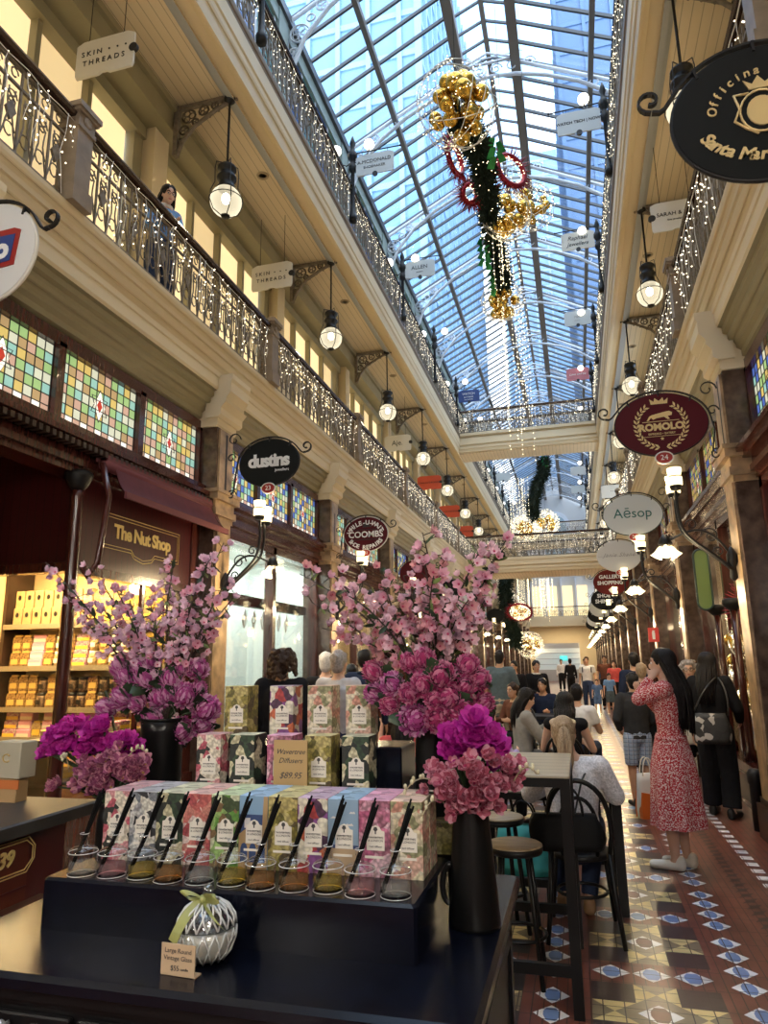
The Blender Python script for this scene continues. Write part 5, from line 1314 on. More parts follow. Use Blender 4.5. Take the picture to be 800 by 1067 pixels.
# second garland beyond the foot bridge
G2 = [(-.75, 27.3, 9.4), (-.8, 27.4, 8.9), (-1.1, 27.5, 8.4), (-1.3, 27.6, 7.7), (-1.3, 27.7, 7.2)]
o = pine_rope(G2, .3, 1200, 6); o.name = 'pine_garland'; tag(o, 'second pine garland hanging beyond the upper foot bridge', 'garland')
cluster((-1.75, 28.9, 7.0), .6, 16, 'gold bauble cluster at left foot of the second garland', 7); cluster((-.9, 28.9, 7.15), .55, 16, 'gold bauble cluster at right foot of the second garland', 8)
foil((-.72, 27.2, 9.6), .5, .5, 'green foil leaves on top of the second garland', 6)
curtain(-2.3, -1.3, 27.4, 8.8, 6.2, 14, 18, 'curtain of fairy lights beside the second garland', 3)
# third set of decorations, low and far
G3 = [(-3.4, 37.5, 6.), (-3.55, 38, 5.2), (-3.5, 38.2, 4.3), (-3.3, 38.4, 3.3), (-3.1, 38.5, 2.5)]
o = pine_rope(G3, .45, 1400, 8); o.name = 'pine_garland'; tag(o, 'third pine garland hanging low and far along the arcade', 'garland')
wreath((-2.75, 37., 4.1), .62, (.9, 0, 0), 'large red wreath far along the arcade at left')
cluster((-2.55, 41., 2.5), .75, 12, 'far bauble cluster above the heads at the arcade end', 9)
cluster((-2.75, 37., 4.15), .45, 8, 'bauble cluster inside the large far red wreath', 10)
curtain(-3.4, -1.2, 44., 6.6, 3.9, 34, 22, 'wide curtain of fairy lights far along the arcade', 4, .02)
# flower and box positions, metres
MUM_R = [(-0.752, 2.62, 1.588, 0.044), (-0.737, 2.564, 1.51, 0.038), (-0.647, 2.485, 1.547, 0.042), (-0.66, 2.496, 1.475, 0.037), (-0.577, 2.474, 1.621, 0.037), (-0.523, 2.467, 1.629, 0.041), (-0.461, 2.449, 1.575, 0.05), (-0.524, 2.443, 1.547, 0.045), (-0.578, 2.453, 1.515, 0.037), (-0.438, 2.449, 1.502, 0.05), (-0.382, 2.473, 1.538, 0.037), (-0.375, 2.498, 1.606, 0.042), (-0.337, 2.521, 1.56, 0.038), (-0.331, 2.54, 1.478, 0.038), (-0.386, 2.481, 1.465, 0.042), (-0.483, 2.442, 1.499, 0.041), (-0.568, 2.472, 1.424, 0.055), (-0.481, 2.464, 1.426, 0.046), (-0.42, 2.477, 1.433, 0.037)]
MUM_L = [(-1.962, 2.764, 1.618, 0.051), (-1.92, 2.739, 1.573, 0.045), (-1.791, 2.726, 1.639, 0.039), (-1.801, 2.71, 1.567, 0.055), (-1.683, 2.706, 1.566, 0.047), (-1.58, 2.754, 1.603, 0.045), (-2.084, 2.85, 1.431, 0.053), (-1.927, 2.739, 1.488, 0.053), (-1.838, 2.717, 1.462, 0.039), (-1.689, 2.701, 1.501, 0.042), (-1.615, 2.714, 1.495, 0.053), (-1.759, 2.722, 1.397, 0.054), (-1.65, 2.755, 1.352, 0.054), (-1.546, 2.773, 1.437, 0.059), (-1.574, 2.807, 1.369, 0.048), (-1.563, 2.74, 1.526, 0.031), (-1.639, 2.724, 1.604, 0.027), (-1.726, 2.701, 1.485, 0.044), (-1.848, 2.727, 1.612, 0.04)]
MAG_R = [(-0.385, 2.303, 1.38, 0.043), (-0.328, 2.283, 1.397, 0.043), (-0.286, 2.308, 1.395, 0.043), (-0.275, 2.334, 1.364, 0.039), (-0.411, 2.36, 1.344, 0.04), (-0.345, 2.303, 1.424, 0.043), (-0.305, 2.296, 1.353, 0.038), (-0.36, 2.288, 1.364, 0.034)]
MAG_L = [(-2.058, 2.497, 1.34, 0.046), (-1.985, 2.481, 1.363, 0.046), (-2.021, 2.489, 1.291, 0.046), (-1.866, 2.472, 1.355, 0.046), (-1.824, 2.477, 1.375, 0.041), (-1.885, 2.471, 1.295, 0.046), (-1.765, 2.486, 1.315, 0.046), (-1.735, 2.501, 1.329, 0.041), (-2.111, 2.523, 1.275, 0.041), (-1.725, 2.55, 1.299, 0.037), (-1.95, 2.475, 1.309, 0.041), (-1.805, 2.476, 1.311, 0.041)]
ORC_R = [(-0.334, 2.204, 1.229, 0.028), (-0.388, 2.213, 1.231, 0.028), (-0.251, 2.226, 1.252, 0.028), (-0.222, 2.266, 1.293, 0.029), (-0.329, 2.201, 1.281, 0.028), (-0.421, 2.228, 1.272, 0.028), (-0.315, 2.204, 1.232, 0.028), (-0.31, 2.224, 1.187, 0.028), (-0.271, 2.228, 1.32, 0.028), (-0.315, 2.202, 1.278, 0.028), (-0.388, 2.224, 1.197, 0.028), (-0.353, 2.21, 1.308, 0.028), (-0.303, 2.202, 1.264, 0.028), (-0.448, 2.256, 1.293, 0.029), (-0.405, 2.218, 1.267, 0.028), (-0.385, 2.21, 1.244, 0.028), (-0.212, 2.288, 1.285, 0.029), (-0.423, 2.23, 1.274, 0.028), (-0.241, 2.238, 1.294, 0.028), (-0.235, 2.252, 1.306, 0.029), (-0.446, 2.245, 1.263, 0.028), (-0.426, 2.235, 1.288, 0.028), (-0.295, 2.212, 1.22, 0.028), (-0.324, 2.2, 1.263, 0.028), (-0.226, 2.252, 1.251, 0.029), (-0.363, 2.216, 1.2, 0.028), (-0.433, 2.234, 1.256, 0.028), (-0.269, 2.214, 1.271, 0.028), (-0.401, 2.218, 1.23, 0.028), (-0.394, 2.213, 1.272, 0.028), (-0.428, 2.235, 1.218, 0.028), (-0.392, 2.224, 1.201, 0.028), (-0.296, 2.204, 1.262, 0.028), (-0.27, 2.214, 1.259, 0.028), (-0.324, 2.206, 1.3, 0.028), (-0.332, 2.209, 1.212, 0.028), (-0.295, 2.216, 1.21, 0.028), (-0.219, 2.262, 1.25, 0.029), (-0.222, 2.272, 1.302, 0.029), (-0.351, 2.212, 1.311, 0.028), (-0.256, 2.221, 1.266, 0.028), (-0.211, 2.283, 1.274, 0.029), (-0.492, 2.32, 1.212, 0.029), (-0.451, 2.263, 1.299, 0.029), (-0.357, 2.208, 1.221, 0.028), (-0.394, 2.214, 1.238, 0.028)]
ORC_L = [(-2.023, 2.5, 1.166, 0.033), (-1.805, 2.423, 1.22, 0.032), (-1.7, 2.421, 1.221, 0.032), (-1.768, 2.423, 1.263, 0.032), (-1.812, 2.424, 1.206, 0.032), (-1.649, 2.428, 1.233, 0.032), (-1.777, 2.421, 1.212, 0.032), (-1.702, 2.421, 1.22, 0.032), (-1.84, 2.428, 1.245, 0.032), (-1.641, 2.429, 1.218, 0.032), (-1.789, 2.426, 1.164, 0.032), (-1.672, 2.425, 1.198, 0.032), (-1.776, 2.423, 1.265, 0.032), (-1.64, 2.43, 1.232, 0.032), (-1.783, 2.423, 1.186, 0.032), (-1.651, 2.427, 1.22, 0.032), (-1.789, 2.425, 1.167, 0.032), (-1.717, 2.423, 1.266, 0.032), (-1.679, 2.423, 1.222, 0.032), (-1.786, 2.422, 1.198, 0.032), (-1.764, 2.424, 1.169, 0.032), (-1.758, 2.42, 1.216, 0.032), (-1.645, 2.43, 1.249, 0.032), (-1.651, 2.428, 1.231, 0.032), (-1.65, 2.43, 1.257, 0.032), (-1.749, 2.424, 1.278, 0.032), (-1.874, 2.433, 1.221, 0.032), (-1.736, 2.423, 1.171, 0.032), (-1.627, 2.437, 1.263, 0.032), (-1.904, 2.443, 1.176, 0.032)]
TIP_R = [(-1.094, 2.696, 1.988), (-1.019, 2.646, 1.862), (-0.993, 2.701, 1.76), (-0.912, 2.609, 1.961), (-0.737, 2.65, 1.996), (-0.642, 2.66, 1.955), (-0.532, 2.526, 2.098), (-0.491, 2.735, 2.065), (-0.467, 2.746, 1.918), (-0.299, 2.464, 2.027), (-0.239, 2.751, 2.092), (-0.304, 2.748, 1.969), (-0.345, 2.654, 1.795), (-0.357, 2.454, 1.833), (-0.842, 2.728, 1.834), (-0.814, 2.481, 1.87), (-0.747, 2.75, 1.814), (-0.603, 2.654, 1.87), (-0.48, 2.459, 1.924), (-0.864, 2.494, 1.73), (-0.323, 2.643, 1.848), (-0.777, 2.622, 1.93), (-0.669, 2.679, 1.807), (-0.477, 2.737, 1.804), (-0.531, 2.51, 2.004), (-0.47, 2.441, 1.786), (-0.27, 2.735, 2.041)]
TIP_L = [(-2.32, 2.644, 2.092), (-2.282, 2.92, 2.095), (-1.984, 2.677, 1.985), (-1.811, 2.899, 2.116), (-1.554, 2.891, 2.177), (-1.487, 2.921, 1.944), (-1.577, 2.816, 2.1), (-1.857, 2.921, 2.074), (-1.646, 2.705, 1.874), (-2.013, 2.855, 1.928), (-1.837, 2.746, 1.927), (-1.536, 2.925, 1.872), (-2.383, 2.888, 1.96), (-2.222, 2.791, 1.84), (-2.005, 2.808, 1.791), (-1.733, 2.648, 1.804), (-1.554, 2.651, 1.908), (-1.555, 2.83, 1.78), (-1.481, 2.796, 1.99), (-1.98, 2.917, 1.855), (-2.155, 2.835, 1.901), (-1.596, 2.684, 1.748)]
BASES = [(-0.532, 2.6, 1.568), (-1.754, 2.8, 1.574), (-0.539, 2.62, 0.971), (-1.706, 2.75, 1.143)]
ROW2 = [(-1.354, 2.46, 1.282), (-1.217, 2.46, 1.285), (-1.068, 2.46, 1.288), (-0.92, 2.46, 1.291), (-0.78, 2.46, 1.294)]
ROW3 = [(-1.328, 2.62, 1.463), (-1.133, 2.62, 1.463), (-0.974, 2.62, 1.463), (-0.818, 2.62, 1.464)]
# ------------------------------------------------------------------ display cabinet, diffusers, flowers
LACQ = M('black_lacquer', (.003, .004, .009), .22, noise=.4, scale=12, bump=.02, spec=.28); LACQ2 = M('black_lacquer_side', (.006, .006, .007), .35, spec=.25)
CRYS = M('crystal_knob', (.75, .75, .75), .08, .6)
ZC = .85
t = thing('display_cabinet', 'glossy black display cabinet in the foreground carrying the diffuser boxes', 'cabinet', (-1.045, 2.25, 0))
b = MB(); b.bevbox(-.785, .785, -.57, .57, .815, .85, .012); b.build('top', LACQ, t)
b = MB(); b.box(-.77, .77, -.555, .555, .785, .815); b.box(-.755, .755, -.54, .54, .77, .785); b.box(-.74, .74, -.525, .525, .1, .77); b.box(-.76, .76, -.545, .545, 0, .1)
for x in (-.74, .74): b.box(x - .012, x + .012, -.5, -.44, .1, .77); b.box(x - .012, x + .012, .44, .5, .1, .77); b.box(x - .012, x + .012, -.5, .5, .66, .7)
b.build('body', LACQ2, t)
for i in range(3):
    x = -.49 + i * .49; b = MB(); b.bevbox(x - .235, x + .235, -.545, -.525, .12, .75, .004); b.box(x - .18, x + .18, -.55, -.545, .18, .70); d = b.build('door', LACQ2, t)
    if i < 2:
        k = MB(); k.lathe([(.008, 0), (.008, .012), (.019, .022), (.021, .034), (.012, .044)], (0, 0, 0), 10, mat=Matrix.Rotation(PI / 2, 3, 'X')); k.build('knob', CRYS, d, (-.435 if i == 0 else -.335, -.55, .728))
t = thing('display_riser', 'stepped glossy black display riser on top of the cabinet', 'riser', (-1.04, 2.2, ZC))
b = MB(); b.bevbox(-.585, .585, -.24, .24, 0, .144, .008); b.build('lower_step', LACQ, t)
b = MB(); b.bevbox(-.4, .4, .245, .37, 0, .30, .006); b.build('middle_step', LACQ, t)
b = MB(); b.bevbox(-.4, .4, .372, .6, 0, .47, .006); b.build('top_step', LACQ, t)

PAPER = M('label_paper', (.72, .68, .6), .7); INKD = M('label_ink', (.05, .05, .05), .6)
DES = {
 'pink': voro('carton_pink_floral', [(.7, .62, .5), (.5, .1, .14), (.02, .025, .02), (.65, .3, .32), (.75, .68, .55)], 34, detail=.5),
 'grey': voro('carton_grey_floral', [(.03, .03, .035), (.4, .4, .42), (.62, .62, .6), (.2, .22, .25), (.7, .68, .6)], 36, detail=.5),
 'cream': voro('carton_black_cream', [(.015, .02, .016), (.6, .55, .35), (.02, .025, .02), (.68, .62, .42), (.03, .06, .03)], 30, detail=.5),
 'rose': voro('carton_red_blossom', [(.5, .12, .11), (.75, .6, .55), (.42, .08, .09), (.6, .25, .2), (.55, .18, .15)], 44, detail=.4),
 'lime': voro('carton_green_fruit', [(.12, .3, .05), (.22, .13, .06), (.3, .48, .15), (.62, .66, .45), (.05, .08, .03)], 34, detail=.4),
 'olive': voro('carton_olive_landscape', [(.3, .25, .05), (.16, .14, .03), (.4, .33, .1), (.1, .07, .03), (.5, .42, .16)], 32, detail=.5),
 'tulip': voro('carton_tulips', [(.72, .68, .55), (.42, .05, .05), (.7, .66, .52), (.22, .07, .25), (.5, .12, .05), (.08, .03, .07)], 26, detail=.4),
 'peony': voro('carton_pink_peony', [(.6, .2, .32), (.68, .36, .46), (.5, .12, .24), (.74, .5, .56), (.4, .15, .22)], 30, detail=.6),
 'peach': voro('carton_peach_roses', [(.7, .62, .42), (.62, .3, .22), (.72, .66, .5), (.66, .42, .33), (.3, .3, .16)], 30, detail=.5),
 'sky': M('carton_sky', (.22, .33, .45), .6), 'arch': M('carton_blue_top', (.2, .34, .5), .6)}
SAND = M('carton_sand', (.42, .3, .18), .7); CLOUD = M('carton_cloud', (.6, .58, .55), .7); DKBLUE = M('carton_dark_blue', (.03, .06, .16), .6); CARDB = M('carton_tan', (.4, .27, .13), .7)
TOPS = {'pink': (.5, .3, .32), 'grey': (.4, .4, .42), 'cream': (.55, .55, .4), 'rose': (.65, .42, .38), 'lime': (.5, .6, .38), 'olive': (.55, .5, .25), 'tulip': (.5, .38, .5), 'peony': (.66, .36, .5), 'peach': (.66, .5, .4), 'sky': (.3, .46, .62), 'arch': (.3, .46, .65)}
BWD, BD, BH = .098, .1, .215
CART = {}
LBL = MB(); LBL.prism([(-.028, -.03), (.028, -.03), (.028, .024), (.019, .026), (.012, .036), (0, .041), (-.012, .036), (-.019, .026), (-.028, .024)], -.0012, 0, 1); LBLM = LBL.mesh('paper_label', [PAPER])
TR_ = MB(); TR_.prism([(-.002, .0), (.002, 0), (.002, .008), (.007, .012), (.004, .02), (-.004, .02), (-.007, .012), (-.002, .008)], -.0018, -.0012, 1)
TR_.box(-.02, .02, -.0018, -.0012, -.009, -.0082); TR_M = TR_.mesh('tree_emblem', [INKD])
BANDM = MB(); BANDM.box(-.03, .03, -.0012, 0, -.0035, .0035); BANDM = BANDM.mesh('lower_band', [PAPER])
def box_art(kind):
    """printed picture panels that differ from a plain floral"""
    a = MB(); y0, y1 = -.0008, 0
    if kind == 'sky':
        a.box(-.049, .049, y0, y1, 0, .075, 0); a.box(-.049, .049, y0, y1, .075, .085, 2)
        for cx, cz, w in ((-.025, .16, .016), (.02, .14, .014), (-.01, .12, .018), (.03, .175, .01)): a.prism([(cx - w, cz), (cx - w * .5, cz + .006), (cx, cz + .004), (cx + w * .6, cz + .007), (cx + w, cz)], y0, y1, 1, 1)
        return a.mesh('printed_picture', [SAND, CLOUD, DKBLUE])
    a.box(-.049, .049, y0, y1, .0, .1, 0); a.box(-.049, .049, y0, y1, .1, .16, 1)
    for cx in (-.03, .0, .03): a.prism([(cx - .012, .02), (cx + .012, .02), (cx + .012, .06), (cx + .008, .072), (cx, .076), (cx - .008, .072), (cx - .012, .06)], y0 * 1.6, y0, 1, 1)
    a.prism([(-.049, .1), (.0, .135), (.049, .1)], y0 * 1.5, y0, 1, 0); a.box(-.03, -.01, y0 * 1.5, y0, .12, .15, 2); a.prism([(.03, .1), (.049, .1), (.049, .215), (.035, .215)], y0 * 1.4, y0, 1, 0)
    return a.mesh('printed_picture', [CARDB, DKBLUE, CLOUD])
ART = {k: box_art(k) for k in ('sky', 'arch')}
T1 = ['WAVERTREE', '& LONDON', 'reed diffuser']
def carton(kind, label, loc, group, rz=0., front=True):
    t = thing('diffuser_box', label, 'box', loc, rz, group)
    if kind not in CART:
        b = MB(); b.box(-BWD / 2, BWD / 2, 0, BD, 0, BH, 0); b.v[4:8] = [(x, y, z) for x, y, z in b.v[4:8]]
        b.mi[1] = 1; CART[kind] = b.mesh('carton', [DES[kind], voro('carton_top_' + kind, [TOPS[kind], tuple(min(1, v * 1.25) for v in TOPS[kind]), tuple(v * .7 for v in TOPS[kind]), TOPS[kind]], 26, .6)])
        fl = MB(); fl.box(-BWD / 2 + .001, BWD / 2 - .001, 0.0005, BD - .002, BH, BH + .0012); CART[kind + '_lid'] = fl.mesh('lid_flap', [CART[kind].materials[1]])
    link('carton', CART[kind], t); link('lid_flap', CART[kind + '_lid'], t)
    if front:
        if kind in ART: link('printed_picture', ART[kind], t)
        l = link('paper_label', LBLM, t, (.004, -.0012, .105)); link('tree_emblem', TR_M, l, (0, 0, .016))
        for s_, z, sz in (('WAVERTREE', .006, .0088), ('& LONDON', -.0025, .0088), ('reed diffuser', -.019, .008)): lettering(s_, sz, l, (0, -.0016, z), INKD, ext=.0003)
        link('lower_band', BANDM, t, (0, -.001, .056))
    return t
R1 = [('pink', 'diffuser box with pink and red blooms on black, left end of the front row'), ('grey', 'diffuser box with grey-white blooms on dark ground, second in the front row'), ('cream', 'black diffuser box with cream chrysanthemum print in the front row'),
      ('rose', 'coral-red diffuser box with small white blossoms in the front row'), ('lime', 'green diffuser box with lime and pineapple print in the front row'), ('arch', 'blue and tan diffuser box with arched building print in the front row'),
      ('olive', 'olive-yellow diffuser box with landscape print in the front row'), ('tulip', 'cream diffuser box with red and purple tulips in the front row'), ('sky', 'sky-blue diffuser box with clouds above a sandy beach in the front row'),
      ('peony', 'bright pink peony diffuser box in the front row'), ('peach', 'cream diffuser box with peach roses at the right end of the front row')]
xs = [-1.53 + i * .1 for i in range(11)]
BN = ['pink floral', 'grey-white floral', 'black and cream', 'coral-red', 'green fruit', 'arched building', 'olive landscape', 'tulip', 'sky-blue beach', 'bright pink peony', 'peach rose']
for (kd, lab), x in zip(R1, xs):
    carton(kd, lab, (x, 2.175, .994), 'front row of diffuser boxes')
    carton(kd, 'diffuser box with %s print in the second rank, only its top showing' % BN[xs.index(x)], (x, 2.285, .994), 'second rank of diffuser boxes behind the front row', 0., False)
for kd, p, lab in (('pink', ROW2[0], 'pink lily diffuser box on black ground, left end of the middle tier'), ('cream', ROW2[1], 'black diffuser box with cream blooms, left of the pink box on the middle tier'), ('peony', ROW2[2], 'pink diffuser box partly hidden behind the tan price card'),
                   ('olive', ROW2[3], 'olive landscape diffuser box just right of the tan price card'), ('cream', ROW2[4], 'black diffuser box with cream blooms, right end of the middle tier')):
    carton(kd, lab, (p[0], 2.46, 1.151), 'middle tier of diffuser boxes')
for kd, p, lab in (('olive', ROW3[0], 'olive landscape diffuser box, left end of the top tier'), ('tulip', ROW3[1], 'cream diffuser box with red and purple tulips on the top tier'), ('peach', ROW3[2], 'peach rose diffuser box, second from right on the top tier'), ('peach', ROW3[3], 'peach rose diffuser box at the right end of the top tier, beside the bouquet')):
    carton(kd, lab, (p[0], 2.62, 1.321), 'top tier of diffuser boxes')
t = carton('olive', 'small olive box lying beyond the peach rose box, beside the rear black vase', (-.62, 2.62, 1.0), None, .1, False); t.rotation_euler = (0, PI / 2, .1); t.location = (-.68, 2.45, .994 + BWD / 2); t.name = 'gift_box'
t.location = (-.57, 2.46, 1.043); t['label'] = 'olive box lying on its side behind the peach rose box'

# reed diffusers
BGL = glassy('bottle_glass', (.98, .99, .99), .22, .04, .98)
OILC = {'clear': (.8, .8, .76), 'pink': (.85, .62, .62), 'yellow': (.85, .72, .3), 'amber': (.8, .55, .28), 'green': (.5, .55, .35)}
def liquid(name, col):
    m = bpy.data.materials.new(name); m.use_nodes = True; nt = m.node_tree; nt.nodes.clear(); o = nt.nodes.new('ShaderNodeOutputMaterial')
    t = nt.nodes.new('ShaderNodeBsdfTransparent'); t.inputs[0].default_value = tuple(col) + (1,); d = nt.nodes.new('ShaderNodeBsdfTranslucent'); d.inputs[0].default_value = tuple(col) + (1,); g = nt.nodes.new('ShaderNodeBsdfDiffuse'); g.inputs[0].default_value = tuple(col) + (1,)
    a = nt.nodes.new('ShaderNodeAddShader'); nt.links.new(d.outputs[0], a.inputs[0]); nt.links.new(g.outputs[0], a.inputs[1])
    mx = nt.nodes.new('ShaderNodeMixShader'); mx.inputs[0].default_value = .1; nt.links.new(t.outputs[0], mx.inputs[1]); nt.links.new(a.outputs[0], mx.inputs[2]); nt.links.new(mx.outputs[0], o.inputs[0]); return m
OILM = {k: liquid('oil_' + k, v) for k, v in OILC.items()}
b = MB(); b.lathe([(.004, .0), (.041, .0), (.0435, .006), (.0435, .066), (.041, .073), (.03, .08), (.012, .084), (.011, .1), (.0135, .104), (.0135, .118), (.0105, .12)], n=26, cap=False)

for r_c, z_c in ((.0435, .066), (.0132, .118), (.042, .003)): b.tube([(r_c * math.cos(a), r_c * math.sin(a), z_c) for a in [2 * PI * i / 26 for i in range(26)]], .0013, 5, 1, closed=True)  # pale rings put the glass rim highlights into the colour
BOT = b.mesh('bottle', [BGL, M('glass_edge_glint', (.62, .63, .63), .15, spec=.8)])
OILB = MB(); OILB.lathe([(.001, .009), (.0398, .0105), (.0398, .036), (.001, .036)], n=22); OILME = {k: OILB.mesh('oil', [m]) for k, m in OILM.items()}
REEDM = M('black_reed', (.006, .006, .006), .8, spec=.1)
b = MB()
for i, (dx, dy) in enumerate(((0, 0), (.004, .002), (-.004, .001), (.001, -.004), (-.001, .004))): b.tube([(-.035 + dx, -.018 + dy, .012), (.0 + dx, 0 + dy, .105), (.043 + dx * 1.6, .018 + dy * 2.2, .225 + .006 * i)], .0029, 6)
REED = b.mesh('reeds', [REEDM])
BNAMES = ['pink floral', 'grey-white floral', 'black and cream', 'coral-red', 'green fruit', 'arched building', 'olive landscape', 'tulip', 'sky-blue beach', 'bright pink peony', 'peach rose']
for i, x in enumerate(xs):
    oil = ['clear', 'pink', 'yellow', 'amber', 'clear', 'yellow', 'amber', 'amber', 'yellow', 'pink', 'clear'][i]
    t = thing('reed_diffuser', 'round glass reed diffuser with black sticks in front of the %s box' % BNAMES[i], 'diffuser', (x + .005, 2.01 + .008 * (i % 3), .994), (i * .37) % .5 - .25, 'reed diffusers along the front of the riser')
    link('bottle', BOT, t); link('oil', OILME[oil], t); link('reeds', REED, t)
# price card on the riser
KRAFT = M('kraft_card', (.42, .28, .12), .65)
t = thing('price_card', 'tan price card with script lettering standing among the diffuser boxes', 'card', (-1.01, 2.425, 1.15))
b = MB(); b.prism([(-.064, 0), (.064, 0), (.064, .205), (-.064, .205)], -.002, .002, 1); b.box(-.05, .05, 0, .03, 0, .003); b.build('card', KRAFT, t)
for s_, z, sz in (('Wavertree', .165, .025), ('Diffusers', .135, .025), ('$89.95', .085, .03)): lettering(s_, sz, t, (0, -.0025, z), INKD, ext=.0004, shear=.35)
# candle jar
CUT = glassy('cut_glass', (.97, .98, .98), .6, .15, .95); FACET = M('cut_glass_ribs', (.62, .63, .62), .2, spec=.8)
t = thing('candle_jar', 'round cut-glass candle jar with a green satin ribbon, in front of the riser', 'candle', (-1.015, 1.87, ZC))
b = MB(); prof = [(.03, 0), (.045, .003), (.066, .025), (.078, .06), (.078, .085)]; b.lathe(prof, n=32)
for j in range(16):
    a = 2 * PI * j / 16
    for d in (1, -1): b.tube([(r * 1.01 * math.cos(a + d * q * .13), r * 1.01 * math.sin(a + d * q * .13), z) for q, (r, z) in enumerate(((.05, .006), (.068, .028), (.079, .06), (.079, .084)))], .0026, 4, 1)
b.build('jar', [CUT, FACET], t)
b = MB(); b.lathe([(.001, .006), (.045, .008), (.064, .028), (.074, .058), (.074, .075), (.001, .078)], n=28); b.build('wax', M('candle_wax', (.72, .7, .62), .5), t)
b = MB(); b.lathe([(.079, .086), (.077, .1), (.062, .128), (.035, .145), (.014, .15), (.01, .156)], n=32)
for j in range(18):
    a = 2 * PI * j / 18
    for d in (1, -1): b.tube([(r * math.cos(a + d * q * .12), r * math.sin(a + d * q * .12), z) for q, (r, z) in enumerate(((.08, .09), (.075, .11), (.06, .131), (.034, .147)))], .0028, 4, 1)
b.ell((0, 0, .172), .016, n=14, k=8); b.build('lid', [CUT, FACET], t)
RIB = M('satin_ribbon', (.34, .36, .12), .35, noise=.2); b = MB()
def rib(pts, w):
    vs = []; n = len(pts)
    for i, p in enumerate(pts):
        vs += [(p[0] - w * .5, p[1], p[2] + w * .3), (p[0] + w * .5, p[1], p[2] - w * .3)]
    fs = [(2 * i, 2 * i + 1, 2 * i + 3, 2 * i + 2) for i in range(n - 1)]
    off = len(vs); vs2 = [(x, y + .002, z) for x, y, z in vs]
    b.add(vs + vs2, fs + [tuple(off + k for k in reversed(f_)) for f_ in fs], 0, True)
rib(bez((0, -.02, .155), (-.05, -.06, .2), (-.075, -.05, .16), (-.005, -.025, .153), 10), .02); rib(bez((0, -.02, .155), (.05, -.06, .195), (.075, -.05, .15), (.005, -.025, .153), 10), .02)
rib(bez((-.003, -.022, .152), (-.03, -.06, .14), (-.03, -.1, .1), (-.05, -.088, .07), 8), .022); rib(bez((.003, -.022, .152), (.03, -.06, .14), (.06, -.07, .12), (.085, -.06, .098), 8), .022)
b.ell((0, -.024, .155), .011, n=10, k=6); b.tube([(.017 * math.cos(a), .017 * math.sin(a), .153) for a in [2 * PI * i / 14 for i in range(14)]], .006, 6, closed=True); b.build('ribbon', RIB, t)
t = thing('price_card', 'small tan price card standing in front of the round glass candle', 'card', (-1.035, 1.765, ZC), -.06)
b = MB(); b.prism([(-.05, .002), (.05, .002), (.05, .074), (-.05, .074)], -.0015, .0015, 1); b.box(-.05, .052, 0, .028, 0, .003); b.build('card', M('card_tan', (.52, .38, .24), .65), t)
for s_, z, sz in (('Large Round', .058, .0155), ('Vintage Glass', .041, .0155), ('$55', .018, .017)): lettering(s_, sz, t, (-.008 if s_ == '$55' else 0, -.002, z), INKD, ext=.0003)
lettering('candle', .009, t, (.02, -.002, .017), INKD, ext=.0003)

# ---- vases
VBL = M('black_vase', (.006, .006, .006), .3, spec=.3)
def vase(label, loc, prof, n=28):
    t = thing('vase', label, 'vase', loc)
    b = MB(); b.lathe(prof, n=n); b.build('body', VBL, t)
    b = MB(); r, z = prof[-1]; b.tube([(r * math.cos(a), r * math.sin(a), z) for a in [2 * PI * i / 24 for i in range(24)]], .005, 6, closed=True); b.build('rim', VBL, t); return t
t = vase('tall tapering black vase with a handle at the right front of the cabinet', (-.352, 2.29, ZC), [(.001, 0), (.078, 0), (.079, .01), (.07, .12), (.06, .24), (.052, .34), (.05, .36)])
b = MB(); b.tube(bez((-.066, -.02, .06), (-.1, -.02, .05), (-.1, -.02, .16), (-.064, -.02, .17), 10), .009, 8); b.build('handle', VBL, t)
vase('tall black vase behind the right end of the riser', (-.535, 2.62, ZC), [(.001, 0), (.08, 0), (.082, .02), (.075, .2), (.062, .4), (.06, .6), (.066, .66)])
vase('wide black vase at the rear left of the cabinet', (-1.73, 2.74, ZC), [(.001, 0), (.075, 0), (.08, .03), (.085, .3), (.088, .5), (.092, .55)])
vase('low black vase of orchids at the left end of the cabinet', (-1.75, 2.46, ZC), [(.001, 0), (.05, 0), (.06, .06), (.055, .2), (.05, .26)])
STEMM = M('stem_green', (.03, .06, .02), .6); TWIG = M('twig', (.03, .018, .012), .7); LEAFM = M('leaf_green', (.02, .045, .018), .5, noise=.4); LEAFY = M('leaf_spring', (.16, .22, .06), .5, noise=.3)
